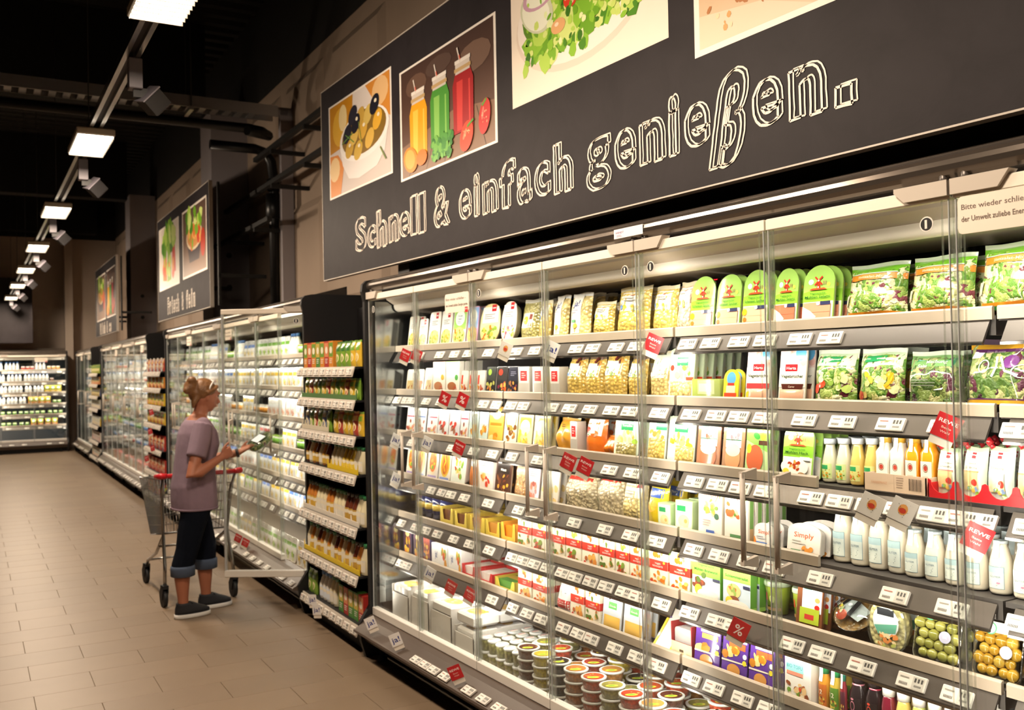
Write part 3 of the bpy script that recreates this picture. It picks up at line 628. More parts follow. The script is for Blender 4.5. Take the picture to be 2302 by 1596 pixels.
def round_juice(liq): return bottle([(.021, 0), (.0235, .005), (.0235, .07), (.018, .095), (.016, .105)], liq, (.0195, .102, .131), '#f2efe9')
def foil_potatoes(col, seed):
    """foil tray of peeled potatoes under film, set upright"""
    w, h, d = .16, .17, .05; o = outline(w, h, 'soft'); mb = MB(); R = []
    for x, s in ((-.002, 1.0), (.0, 1.03), (.004, 1.03), (.006, .94), (d, .80)): R.append([(x, -u * s, (v - h / 2) * s + h / 2) for u, v in o])
    mb.rings(R, 'foil', '#d8d4cc', caps=False, smooth=False); k = mb.add(R[-1]); mb.face(range(k, k + len(o)), 'foil', '#d8d4cc')
    parts = [('foil_tray', mb)]; r = random.Random(seed); p = MB()
    for j in range(5):
        for i in range(4):
            cx, cz = -.055 + i * .036 + (j % 2) * .014 + r.uniform(-.004, .004), .024 + j * .030; rad = r.uniform(.017, .021); c = r.choice(col); q = 10
            p.rings([[(.012 - rad * math.sin(a) * .8, cx + rad * 1.1 * math.cos(a) * math.cos(b_) , cz + rad * math.cos(a) * math.sin(b_)) for b_ in [2 * PI * t / q for t in range(q)]] for a in (.15, .55, .95, 1.3, 1.5)], 'liquid', c, caps=True)
    parts.append(('potatoes', p)); f = MB(); n = f.add([(-.005, -u * .95, (v - h / 2) * .95 + h / 2) for u, v in o]); f.face(range(n, n + len(o)), 'clear'); parts.append(('film_lid', f))
    l = MB(); draw(l, w, h, [('r', .06, .80, .94, .98, '#e9e7e0'), ('e', .34, .86, .13, .11, '#3d9a62', 18), ('e', .34, .86, .10, .085, '#f0f3ec', 18), ('t', '1', .34, .83, .09, '#2f7d4c'), ('e', .70, .50, .13, .11, '#a7a6b8', 18), ('t', 'XXL', .70, .48, .05, '#e6e6ee')], lambda u, v, o: (-.006 - o, -u, v)); parts.append(('label', l))
    return parts
def salad_bowl():
    """round bowl with a dome lid and paper sleeve, tipped towards the aisle"""
    mb = MB(); mb.lathe([(.045, .0), (.070, .05), (.073, .054)], 'food', '#b98a4e', 18); l = MB(); l.lathe([(.074, .053), (.076, .060), (.068, .075), (.045, .088)], 'clear', None, 18)
    s = MB(); draw(s, .135, .135, [('e', .33, .30, .17, .15, '#cf4a24', 14), ('s', 3, .15, .35, .4, .6, 8, .05, .08, ['#d8452a', '#7a9a3a', '#e9d9b0']), ('p', [(.05, .52), (.30, .98), (.98, .62), (.80, .22), (.52, .32)], '#dfe2e6'), ('p', [(.05, .52), (.30, .98), (.42, .92), (.16, .46)], '#1d1d24'), ('p', [(.58, .84), (.70, .78), (.60, .28), (.50, .33)], '#1d1d24'), ('e', .25, .55, .05, .04, '#e3d23a', 10), ('e', .50, .62, .06, .05, '#bfc3c8', 10)], lambda u, v, o: (-.0675 + v, -u, .064 + .026 * max(0.0, 1 - ((v - .0675) ** 2 + u * u) / .0046) + o * 2), fine=4)
    R_ = Matrix.Rotation(math.radians(-48), 3, 'Y')
    for q in (mb, l, s): q.v = [tuple(R_ @ Vector(p) + Vector((.062, 0, .056))) for p in q.v]
    return [('bowl', mb), ('lid', l), ('sleeve', s)]
def oval_tub():
    w, h = .135, .155; o = outline(w, h, 'oval'); mb = MB(); mb.rings([[(x, -u * s, (v - h / 2) * s + h / 2) for u, v in o] for x, s in ((.004, .93), (.03, .9), (.055, .75))], 'food', '#c9bf86', smooth=False)
    l = MB(); l.rings([[(x, -u * s, (v - h / 2) * s + h / 2) for u, v in o] for x, s in ((.008, 1.0), (.0, 1.02), (-.004, .97), (-.001, .84), (-.010, .76))], 'edge', caps=False, smooth=False)
    p = MB(); draw(p, w, h, [('e', .5, .60, .34, .3, '#d9e3dc', 18), ('r', .28, .72, .72, .86, '#20242a'), ('p', [(.2, .5), (.8, .6), (.75, .42), (.3, .34)], '#63a98e'), ('s', 8, .25, .08, .75, .36, 14, .05, .09, ['#b9c063', '#e3cfa0', '#d98a4a'])], lambda u, v, o: (-.001 - o, -u, v)); return [('tub', mb), ('lid', l), ('print', p)]
def cup(col, lid):
    mb = MB(); mb.lathe([(.036, 0), (.046, .085), (.047, .087)], 'gloss', col, 18); l = MB(); l.lathe([(.047, .085), (.050, .088), (.050, .098), (.046, .102)], 'gloss', lid, 18)
    p = MB(); draw(p, .08, .06, [('p', [(.2, .5), (.36, .5), (.34, .9), (.22, .9)], '#d8412a'), ('e', .6, .6, .14, .2, '#dcea8a', 10), ('l', .15, .85, .32, 2, .1, '#2f6a2a'), ('r', 0, 0, 1, .16, '#c99a5a')], lambda u, v, o: (-(.0385 + v * .1 + o) * math.cos(u / .042), -(.0385 + v * .1 + o) * math.sin(u / .042), .012 + v), fine=8); return [('cup', mb), ('lid', l), ('label', p)]
def spout_pouch(c1, c2, c3, name):
    parts = pillow(.085, .15, .05, [('r', .12, .50, .88, .86, '#eef0e2'), ('r', .42, .78, .60, .90, '#b8292f'), ('t', name, .5, .66, .05, '#8a7f6a', .5), ('t', 'Dressing', .5, .58, .06, '#8a7f6a', .6), ('r', .15, .5, .85, .53, c2), ('r', .2, .15, .8, .5, c3), ('e', .68, .3, .12, .07, '#d9483a', 10), ('s', 2, .2, .08, .8, .2, 8, .05, .1, ['#8fb24a', '#d9b04a', '#7fa0c8'])], c1, 'film', '#bcd9a8', seed=3, tall=.06)
    s = MB(); s.tube([(.022, .030, .145), (.018, .038, .158)], .008, 'gloss', '#b8202a', 8); s.tube([(.019, .0365, .156), (.012, .047, .172)], .011, 'gloss', '#b8202a', 8); parts.append(('spout', s)); return parts
def wedge():
    mb = MB(); mb.prism([(0, 0), (.12, 0), (.12, .12)], -.055, .055, 'y', 'film', '#e9e7e0'); mb.prism([(-.001, 0), (.012, 0), (.125, .117), (.121, .129)], -.058, -.046, 'y', 'gloss', '#ead04a'); mb.prism([(-.001, 0), (.012, 0), (.125, .117), (.121, .129)], .046, .058, 'y', 'gloss', '#ead04a'); return [('cheese_pack', mb)]
def roll():
    mb = MB(); mb.lathe([(.01, 0), (.032, .006), (.034, .1), (.012, .108)], 'foil', '#8d8fa6', 12); l = MB(); l.lathe([(.0345, .02), (.035, .085)], 'gloss', '#2c3262', 12); l.lathe([(.0355, .035), (.0358, .06)], 'gloss', '#cdb04e', 12); return [('roll', mb), ('label', l)]
m, nt, b = nodes('salad')
tc = nt.nodes.new('ShaderNodeTexCoord'); v1 = nt.nodes.new('ShaderNodeTexVoronoi'); v1.inputs['Scale'].default_value = 46; nz = nt.nodes.new('ShaderNodeTexNoise'); nz.inputs['Scale'].default_value = 30; nz.inputs['Detail'].default_value = 4
mx = nt.nodes.new('ShaderNodeVectorMath'); mx.operation = 'MULTIPLY_ADD'; mx.inputs[1].default_value = (.09, .05, .09)
nt.links.new(tc.outputs['Object'], nz.inputs['Vector']); nt.links.new(nz.outputs['Color'], mx.inputs[0]); nt.links.new(tc.outputs['Object'], mx.inputs[2]); nt.links.new(mx.outputs[0], v1.inputs['Vector'])
sp = nt.nodes.new('ShaderNodeSeparateColor'); nt.links.new(v1.outputs['Color'], sp.inputs[0]); cr = nt.nodes.new('ShaderNodeValToRGB'); cr.color_ramp.interpolation = 'CONSTANT'
for i, (p_, c_) in enumerate(((0, '#5f8f2e'), (.22, '#a9bf63'), (.42, '#e3e2b4'), (.6, '#86a548'), (.76, '#d4d08a'), (.88, '#6d2438'), (.94, '#f0ead2'))):
    e = cr.color_ramp.elements[i] if i < 2 else cr.color_ramp.elements.new(p_); e.position = p_; e.color = L(c_)
nt.links.new(sp.outputs[0], cr.inputs[0]); nt.links.new(cr.outputs[0], b.inputs['Base Color']); bp = nt.nodes.new('ShaderNodeBump'); bp.inputs['Strength'].default_value = .7; bp.inputs['Distance'].default_value = .008; bp.invert = True
nt.links.new(v1.outputs['Distance'], bp.inputs['Height']); nt.links.new(bp.outputs['Normal'], b.inputs['Normal']); b.inputs['Roughness'].default_value = .35; b.inputs['Coat Weight'].default_value = 1.0; b.inputs['Coat Roughness'].default_value = .08
m2 = m.copy(); m2.name = 'salad_dark'; MATS['salad_dark'] = m2
for e, c_ in zip(m2.node_tree.nodes['Color Ramp'].color_ramp.elements, ('#4a6a2a', '#7a8f4a', '#b3b27a', '#56733a', '#5a2a3c', '#8fa05a', '#3a1c2a')): e.color = L(c_)
SBAG = [('r', 0, .80, 1, .93, '#78c22e'), ('r', 0, .785, 1, .80, '#eef2e6'), ('r', 0, .775, 1, .785, '#1f5a3a'), ('r', 0, .67, 1, .775, '#e58a24'), ('t', 'Blattsalat-Mix', .5, .70, .065, '#f3d9b0', .55), ('r', 0, .05, 1, .10, '#e58a24'), ('r', 0, .0, .8, .05, '#2f7a3a'), ('r', .02, .22, .14, .42, '#eae6d8')]
V = ['#c8622a', '#e0a33a', '#7d9b3c', '#b5402a']; MEAT = ['#c9826a', '#e0b09a', '#a85a48', '#d99a7a']; GOLD = ['#d9982f', '#e8b95a', '#c47f28', '#f0d08a']
STY = {
 'meal_white': (lambda: label_meal(seed=2), 'ready meal tray with white label'), 'meal_ring_green': (lambda: label_meal('#9fce6a', seed=3), 'pasta salad tray with green ring label'),
 'meal_ring_blue': (lambda: label_meal('#8fb4e8', base='#e3a6d0', seed=4), 'pasta salad tray with blue ring label'), 'meal_oval_yellow': (lambda: label_meal(None, True, '#ead9a0', seed=5), 'tall oval yellow ready meal'),
 'meal_oval_pink': (lambda: label_meal(None, True, '#e8d8cc', ('#b05a6a', '#e0c06a', '#f0e0c0', '#8a9b4b'), seed=6), 'tall oval pink ready meal'),
 'noodle_green': (lambda: pillow(.15, .21, .06, [('r', .15, .3, .8, .66, '#e3ded0'), ('e', .4, .48, .16, .1, '#d9b83a', 12), ('r', .66, .5, .76, .62, '#8a3a2a')], '#a9a05a', 'food', '#d9d9d0', seed=5), 'clear bag of green noodles'),
 'pasta_flat': (lambda: pasta('#e6c76a', seed=8, d=.04), 'flat bag of fresh pasta'), 'ja_pasta_a': (lambda: ja(0), 'narrow white pasta bag with blue lettering'), 'ja_pasta_b': (lambda: ja(1), 'wide white pasta bag with blue lettering'),
 'pasta_bag': (lambda: pasta('#e3c462', seed=1), 'bag of filled yellow pasta with white label'), 'pasta_bag_pink': (lambda: pasta('#e3c0a0', seed=2), 'bag of pinkish filled pasta'),
 'mill_ham': (lambda: mill('Vegetarischer', 'Schinken Spicker', '#efb596'), 'round-topped green vegetarian ham pack'), 'mill_salami': (lambda: mill('Vegetarische', 'Mühlen Salami', '#d8775a', 'sal'), 'reddish vegetarian salami pack with round green top'),
 'mill_salami_b': (lambda: mill('Vegetarische', 'Mühlen Salami', '#e89a7c', 'sal'), 'green-topped salami pack beside the salad bags'),
 'mill_hack': (lambda: mill('Vegetarisches', 'Mühlen Hack', '#fff', 'hack'), 'green vegetarian mince pack with pasta picture'),
 'salad_bag': (lambda: pillow(.22, .19, .11, SBAG, '#888', 'salad', '#c9d6c0', seed=6, tall=.09), 'green and orange leaf salad bag'),
 'amber_tray': (lambda: card(.11, .13, [('r', .05, .55, .95, .97, '#e9e3d8'), ('r', .1, .1, .9, .5, '#d98a3a'), ('s', 1, .12, .12, .88, .48, 8, .08, .14, ['#b5521f', '#e8b060'])], 'soft', '#e9e2d4', d=.05), 'small amber antipasti tray'), 'amber_tray_b': (lambda: card(.11, .13, [('r', .05, .55, .95, .97, '#e2ded4'), ('r', .1, .1, .9, .5, '#c9b27a'), ('s', 2, .12, .12, .88, .48, 8, .08, .14, ['#9b4a2a', '#e0cf9a'])], 'soft', '#e9e2d4', d=.05), 'small pale antipasti tray'),
 'carton_orange': (lambda: carton(.13, .2, .03, [('r', 0, .86, 1, 1, '#f0a13a'), ('r', .1, .4, .9, .8, '#faf6ea'), ('e', .8, .44, .13, .08, '#edb53a', 10), ('e', .45, .2, .34, .12, '#b97a4a', 14), ('ring', .7, .12, .12, .08, .3, '#c8342a')], '#f2ede0'), 'white carton with orange top'),
 'carton_green': (lambda: carton(.13, .2, .03, [('r', 0, .86, 1, 1, '#8fc24a'), ('r', .1, .4, .9, .8, '#faf6ea'), ('e', .8, .44, .13, .08, '#4fa04a', 10), ('e', .45, .2, .34, .12, '#a9683a', 14), ('ring', .7, .12, .12, .08, .3, '#c8342a')], '#f2ede0'), 'white carton with green top'),
 'mini_tray': (lambda: card(.08, .12, [('r', .08, .4, .92, .8, '#ecd8cc'), ('r', .08, .4, .3, .8, '#c9402f'), ('s', 3, .1, .08, .9, .36, 9, .09, .15, V)], 'soft', '#d9d2c4', d=.05), 'small lidded snack tray'),
 'veg_tray_green': (lambda: card(.1, .14, [('r', 0, .5, 1, 1, '#3c3f3a'), ('e', .35, .8, .2, .12, '#9fc24a', 10), ('s', 5, .1, .08, .9, .46, 12, .08, .14, ['#8a4a3a', '#c98a3a', '#7a2a3a', '#b3b35a'])], 'soft', '#2c2a2c', d=.05), 'dark vegetable tray with green mark'),
 'veg_tray_red': (lambda: card(.1, .14, [('r', 0, .5, 1, 1, '#33302f'), ('e', .35, .8, .2, .12, '#d8402f', 10), ('s', 6, .1, .08, .9, .46, 12, .08, .14, ['#c9562a', '#d99a4a', '#7a2a3a'])], 'soft', '#2c2a2c', d=.05), 'dark vegetable tray with red mark'),
 'veg_tray_dark': (lambda: card(.1, .14, [('r', 0, .5, 1, 1, '#2a2a34'), ('l', .2, .8, .8, 3, .06, '#7a7a8a'), ('s', 7, .1, .08, .9, .46, 12, .08, .14, ['#d98a3a', '#8a5a3a', '#5a2a3a'])], 'soft', '#232228', d=.05), 'dark vegetable tray with blue-grey lid'),
 'slim_grey': (lambda: carton(.06, .14, .05, [('r', .08, .45, .92, .95, '#f0ece6'), ('r', .2, .52, .8, .86, '#d23a3a'), ('l', .3, .7, .76, 3, .07, '#f2c9c2')], '#c4beb4', m='gloss'), 'slim grey divider with red label'),
 'pasta_dark': (lambda: pasta('#dcb95c', [('r', .14, .48, .88, .9, '#efece4'), ('r', .46, .84, .58, .95, '#b8292f'), ('s', 9, .55, .78, .95, .98, 7, .06, .1, ['#5a2a22', '#8a5a2a', '#c98a3a']), ('s', 9, .2, .5, .8, .64, 8, .05, .1, ['#7d9b3c', '#e0c44a', '#a9b85a']), ('e', .24, .54, .07, .05, '#5c8fce', 10)], seed=3, crimp='#6a5a4a'), 'filled pasta bag with dark-edged white label'),
 'green_tort': (lambda: pasta('#dcc07a', [('r', .08, .42, .92, .95, '#e6eeda'), ('p', [(.3, .72), (.92, .76), (.92, .88), (.36, .86)], '#2f9a5a'), ('t', 'Tortelloni', .64, .78, .06, '#eaf4e6', .44), ('s', 4, .2, .46, .8, .6, 8, .05, .1, ['#e8d79a', '#f0dcc0'])], seed=9), 'tortelloni bag with green banner'),
 'ravioli': (lambda: card(.14, .2, [('r', .0, .38, 1, .97, '#dfeccf'), ('r', .28, .66, .74, .82, '#2f9a5a'), ('t', 'Ravioli', .51, .72, .07, '#eef6ea', .36), ('s', 4, .2, .42, .9, .62, 9, .07, .13, ['#e8c86a', '#f0dc9a', '#7fb04a']), ('e', .1, .62, .08, .06, '#d8432f', 8), ('r', .7, .38, 1, .44, '#e0553a')], 'soft', '#dfeccf', d=.03, window=(.06, .04, .94, .36, '#dcbf78')), 'green ravioli pack with pasta picture'),
 'green_low': (lambda: carton(.15, .085, .1, [('r', .2, .35, .8, .95, '#cfdc9a'), ('r', .25, .45, .7, .8, '#e9edc9'), ('e', .1, .1, .08, .1, '#e09a2a', 8)], '#a9bb5f', m='gloss'), 'low green tofu tray'),
 'mini_oval': (lambda: card(.08, .12, [('e', .5, .72, .3, .2, '#5fa8dc', 14), ('r', .2, .28, .8, .5, '#f1e6c8'), ('r', .28, .5, .72, .58, '#d23a2f'), ('r', .1, .06, .9, .28, '#d9502f')], 'round', '#e9d83c', d=.02), 'small yellow-edged oval pack'),
 'herta': (lambda: card(.115, .2, [('r', 0, .6, 1, 1, '#ecd2cc'), ('s', 2, .05, .72, .9, .95, 9, .08, .15, ['#e3b3a8', '#f0d8d0', '#d99a90']), ('e', .82, .87, .2, .13, '#5aa9dc', 14), ('r', .0, .28, 1, .62, '#f4efe4'), ('r', .28, .56, .74, .68, '#d0262c'), ('t', 'Herta', .51, .59, .07, '#f6e8e4', .36), ('t', 'Vegetarische', .5, .45, .075, '#3a4a34', .84), ('r', .05, .25, 1, .34, '#d8474a'), ('e', .12, .14, .08, .06, '#e3d13a', 8)], 'flat', '#f0e6dc', window=(.1, .02, .95, .25, '#eab597'), wm='gloss'), 'pink and white sliced vegetarian pack'),
 'herta_brown': (lambda: card(.115, .2, [('r', 0, .6, 1, 1, '#ecd2cc'), ('s', 2, .05, .72, .9, .95, 9, .08, .15, ['#e3b3a8', '#f0d8d0', '#d99a90']), ('e', .78, .87, .2, .13, '#5aa9dc', 14), ('r', .0, .28, 1, .62, '#f4efe4'), ('r', .22, .56, .68, .68, '#d0262c'), ('t', 'Herta', .45, .59, .07, '#f6e8e4', .36), ('t', 'Vegetarischer', .5, .45, .075, '#3a4a34', .84), ('p', [(.1, .34), (.95, .34), (.9, .25), (.15, .25)], '#5a2c24'), ('t', 'Carrer', .5, .275, .05, '#e0c8b8')], 'flat', '#f0e6dc', window=(.05, .02, .95, .25, '#eab597'), wm='gloss'), 'white sliced vegetarian pack with brown banner'),
 'salad_cup': (lambda: pillow(.17, .18, .08, [('r', .02, .68, .98, .92, '#cfe6bf'), ('p', [(.2, .74), (.72, .76), (.72, .86), (.2, .86)], '#2f9a5a'), ('t', 'Salatcup Vegetarisch', .46, .795, .04, '#eaf4e6', .48), ('e', .17, .26, .10, .09, '#d8391f', 14), ('e', .33, .34, .09, .08, '#df4a25', 14), ('e', .3, .42, .08, .06, '#f0ddc0', 12), ('s', 6, .45, .12, .9, .6, 12, .05, .1, ['#b9cf6a', '#dfe3a8', '#8fb24a'])], '#888', 'salad', '#dfe6d8', seed=7), 'salad cup bag with cherry tomatoes'),
 'salad_cup_b': (lambda: pillow(.17, .18, .08, [('r', .02, .68, .98, .92, '#cfe6bf'), ('p', [(.2, .74), (.66, .76), (.66, .86), (.2, .86)], '#2f9a5a'), ('t', 'Salatcup Vegetarisch', .43, .795, .04, '#eaf4e6', .42), ('s', 6, .2, .12, .9, .6, 14, .05, .1, ['#b9cf6a', '#dfe3a8', '#e8b92f', '#8f2a4a', '#e9cf7a']), ('e', .16, .15, .09, .08, '#cf3a25', 14), ('ln', [(.7, .3), (.82, .4), (.86, .55)], .012, '#e8b52a')], '#888', 'salad', '#dfe6d8', seed=8), 'salad cup bag with yellow pepper strips'),
 'salad_mix': (lambda: pillow(.18, .165, .09, [('r', .02, .7, .98, .92, '#7fae6a'), ('p', [(.1, .62), (.9, .68), (.96, .88), (.74, .80), (.2, .84)], '#17805a'), ('t', 'Mischung', .6, .76, .085, '#eaf4e6', .5), ('t', 'Salat', .34, .69, .085, '#eaf4e6', .3), ('p', [(.1, .24), (.78, .28), (.95, .52), (.14, .54)], '#efe2d2'), ('l', .2, .72, .44, 3, .05, '#8f9a88')], '#888', 'salad_dark', '#c9d6c0', seed=9), 'mixed salad bag with dark green banner'),
 'salad_purple': (lambda: pillow(.22, .195, .1, [('r', 0, .84, 1, .92, '#d9a32a'), ('r', 0, .79, 1, .84, '#4a1f4a'), ('p', [(.08, .70), (.74, .74), (.86, .97), (.70, .90), (.12, .80)], '#e6e0e6'), ('t', 'Der Bunte', .45, .78, .05, '#8a7a8a', .34), ('e', .70, .64, .1, .1, '#5f2a6a', 16), ('ring', .32, .58, .09, .1, .16, '#e9e6ea'), ('ring', .86, .5, .12, .1, .12, '#dfdce0'), ('ln', [(.5, .72), (.52, .56), (.46, .42)], .006, '#e9e6ea'), ('ln', [(.55, .72), (.66, .5), (.82, .44)], .006, '#e9e6ea'), ('r', 0, .03, 1, .09, '#d9a32a'), ('r', 0, .09, 1, .11, '#5a2a5a')], '#888', 'salad_dark', '#4a3a4a', seed=10), 'salad bag with purple header and white swirls'),
 'sausage_a': (lambda: white_lid(MEAT), 'white sliced sausage pack with blue stripe'), 'sausage_b': (lambda: white_lid(MEAT + ['#e3c06a'], '#f0ece8', '#c9506a', 4), 'white sliced sausage pack with pink stripe'),
 'sausage_c': (lambda: card(.12, .19, [('r', .05, .6, .95, .97, '#f1f0ee'), ('t', 'ja!', .6, .76, .14, '#2a3a8c'), ('p', [(.05, .56), (.95, .72), (.95, .56)], '#d9d3d0'), ('s', 5, .14, .1, .86, .52, 10, .09, .15, ['#8a5a48', '#b07a62', '#6a3f34', '#c94a3a'])], 'flat', '#e6e6e8', d=.018), 'white sausage pack with blue lettering'),
 'chicken_blue': (lambda: card(.1, .19, [('r', 0, .5, 1, .98, '#cfe3e6'), ('r', .1, .84, .9, .95, '#e3573a'), ('s', 6, .15, .1, .85, .45, 9, .1, .17, GOLD)], 'flat', '#cfe0d9'), 'pale blue breaded chicken pack'), 'orange_pack': (lambda: card(.13, .19, [('r', .05, .45, .95, .95, '#f0c35a'), ('e', .5, .78, .3, .14, '#f4e3a8', 14), ('r', .1, .48, .9, .56, '#e08a2a'), ('s', 7, .12, .08, .88, .4, 8, .1, .17, GOLD)], 'flat', '#e8ad4a'), 'orange snack pack'),
 'ring_falafel': (lambda: card(.12, .19, [('e', .5, .70, .40, .24, '#f0f4e4', 18), ('ring', .5, .66, .42, .28, .14, '#7fb04a'), ('s', 8, .15, .08, .85, .5, 12, .1, .16, ['#9b6a3a', '#b98a4a', '#7a4f2a'])], 'flat', '#d9dcc4'), 'falafel pack with green ring'), 'yellow_pack': (lambda: card(.13, .19, [('r', .1, .5, .9, .96, '#ecc93c'), ('l', .2, .75, .84, 3, .05, '#9a7a2a'), ('e', .5, .5, .36, .2, '#e3e6c4', 16), ('s', 9, .12, .06, .88, .4, 12, .08, .15, ['#f0d04a', '#f4e39a', '#e3b02f'])], 'flat', '#e9dca0'), 'yellow pasta dish pack'),
 'orange_bag': (lambda: pillow(.18, .15, .1, [('r', .2, .55, .8, .85, '#f0a92a'), ('l', .3, .7, .76, 2, .06, '#5a3a1a')], '#e8a336', 'film', '#e3b45a', seed=11), 'puffy orange bag'), 'orange_bag_b': (lambda: pillow(.14, .1, .09, [], '#e07a1e', 'film', '#e89a4a', seed=12), 'low puffy orange bag'),
 'sweet_pouch': (lambda: pillow(.14, .18, .06, [('r', .12, .45, .9, .95, '#e9ece6'), ('r', .5, .86, .62, .97, '#b8292f'), ('s', 3, .1, .45, .4, .7, 6, .05, .1, ['#c9402a', '#3f7a3a']), ('e', .6, .5, .2, .08, '#e3702a', 10)], '#dd6f1c', 'film', '#5a4a44', seed=13), 'sweet potato bag with white label'),
 'gratin_pouch': (lambda: card(.15, .19, [('r', 0, .36, 1, .98, '#dfeed2'), ('r', .25, .62, .75, .84, '#2f9a5a'), ('t', 'Tortellini', .5, .70, .07, '#eef6ea', .42), ('s', 4, .12, .38, .88, .58, 12, .06, .11, ['#e8cf7a', '#f4e2a8', '#d9b45a']), ('e', .86, .38, .12, .06, '#a9cf4a', 10)], 'soft', '#e3efda', d=.03, window=(.1, .0, .94, .34, '#a99a5a')), 'white and green tortellini pack'),
 'spaetzle': (lambda: card(.12, .18, [('r', 0, .55, 1, .98, '#d2e6d0'), ('r', .4, .74, 1, .9, '#2f9a6a'), ('s', 5, .1, .56, .9, .74, 9, .07, .12, ['#e8cf7a', '#e39a4a'])], 'soft', '#dce8d8', d=.03, window=(.04, .02, .96, .54, '#dfbf62')), 'small noodle pack with green corner'), 'gnocchi': (lambda: card(.16, .185, [('r', 0, .38, .94, .98, '#d9ecd0'), ('r', .22, .66, .72, .86, '#2f9a5a'), ('t', 'Gnocchi', .47, .73, .085, '#eef6ea', .4), ('s', 5, .1, .40, .85, .6, 14, .06, .1, ['#eac24a', '#f2d77a', '#d9a93a']), ('e', .82, .38, .12, .07, '#e9b83a', 10)], 'soft', '#dcebd4', d=.04, window=(.3, .02, .98, .38, '#c9a95a')), 'gnocchi pack with green label'),
 'veg_sausage_a': (lambda: card(.115, .185, [('r', .14, .45, .86, .97, '#f0f0ec'), ('r', .16, .76, .44, .9, '#3a8a7a'), ('s', 2, .25, .6, .75, .7, 7, .06, .1, ['#d9826a', '#c9604a']), ('r', .14, .585, .86, .6, '#3a7a5a'), ('e', .5, .24, .36, .22, '#cf7046', 18), ('e', .5, .40, .34, .12, '#e3dbcb', 16)], 'soft', '#b07a5a', d=.02, tray='#7a4a34'), 'brown-edged vegetarian pack with dark patty'),
 'veg_sausage_b': (lambda: card(.115, .185, [('r', .14, .45, .86, .97, '#f0f0ec'), ('r', .16, .76, .44, .9, '#3a8a7a'), ('s', 2, .25, .6, .75, .7, 7, .06, .1, ['#e3a3a8', '#d98a90']), ('r', .14, .585, .86, .6, '#3a7a5a'), ('e', .5, .24, .36, .22, '#e0a274', 18), ('e', .5, .40, .34, .12, '#e3dbcb', 16)], 'soft', '#b98a66', d=.02, tray='#7a4a34'), 'brown-edged vegetarian pack with pale patty'),
 'schnitzel_green': (lambda: card(.115, .185, [('p', [(0, .62), (1, .40), (1, 1), (0, 1)], '#8fc95a'), ('e', .72, .74, .13, .12, '#d8dc3a', 12), ('e', .45, .7, .15, .06, '#3f9a3a', 10, -.4), ('r', .1, .9, .45, .94, '#c9503a'), ('r', .55, .54, .98, .62, '#5a3a2a'), ('e', .42, .28, .36, .26, '#cf6a46', 18), ('e', .16, .46, .1, .09, '#e3dc3a', 10)], 'flat', '#bcd79a', d=.022), 'green pack with red vegetarian schnitzel'),
 'dress_bottle_w': (lambda: bottle([(.022, 0), (.025, .005), (.025, .065), (.021, .085), (.014, .115), (.014, .125)], '#ece6c6', (.019, .122, .14), '#dfe6ee', (.012, .06, .8, [('r', 0, 0, 1, 1, '#cfdf9a'), ('r', 0, .62, .7, .9, '#2f9a5a'), ('s', 3, .05, .05, .95, .6, 16, .06, .12, ['#e0b93a', '#7fae3a', '#d98a2a', '#5f8f2a'])])), 'pale dressing bottle with white cap'), 'dress_bottle_y': (lambda: bottle([(.022, 0), (.025, .005), (.025, .065), (.021, .085), (.014, .115), (.014, .125)], '#efcf72', (.019, .122, .14), '#dfe6ee', (.012, .06, .8, [('r', 0, 0, 1, 1, '#d9d98a'), ('r', 0, .62, .7, .9, '#2f9a5a'), ('s', 4, .05, .05, .95, .6, 16, .06, .12, ['#e0a33a', '#c98a3a', '#d9702a', '#8fae2a'])])), 'yellow dressing bottle with white cap'),
 'square_bottle_w': (lambda: bottle([(.019, 0), (.021, .004), (.021, .112), (.0135, .128), (.0135, .14)], '#e8e0cc', (.0155, .138, .160), '#c9a23a', (.002, .085, 1, [('r', 0, 0, 1, 1, '#f1e6d6'), ('e', .45, .78, .17, .09, '#b5402f', 12), ('ring', .45, .78, .24, .13, .14, '#5a3a2a'), ('l', .2, .8, .5, 3, .06, '#c9b8a8')]), (.112, .006, '#f2efe8'), sq=.8, n=16), 'square white juice bottle with gold cap'), 'square_bottle_o': (lambda: bottle([(.019, 0), (.021, .004), (.021, .112), (.0135, .128), (.0135, .14)], '#e8961e', (.0155, .138, .160), '#c9a23a', (.002, .09, 1, [('r', 0, 0, 1, 1, '#f1e2d0'), ('e', .45, .78, .17, .09, '#b5402f', 12), ('ring', .45, .78, .24, .13, .14, '#5a3a2a'), ('l', .2, .8, .5, 3, .06, '#c9b8a8')]), (.115, .006, '#f2efe8'), sq=.8, n=16), 'square orange juice bottle with gold cap'),
 'dress_pouch_a': (lambda: spout_pouch('#dfe8cf', '#e3746a', '#f0c28a', 'American'), 'orange dressing pouch with red spout'), 'dress_pouch_b': (lambda: spout_pouch('#dbe6d0', '#e8a06a', '#ecd79a', 'French'), 'yellow dressing pouch with red spout'), 'dress_pouch_c': (lambda: spout_pouch('#d6e0dc', '#9fb4d8', '#ece2b8', 'Joghurt'), 'cream yoghurt dressing pouch with red spout'),
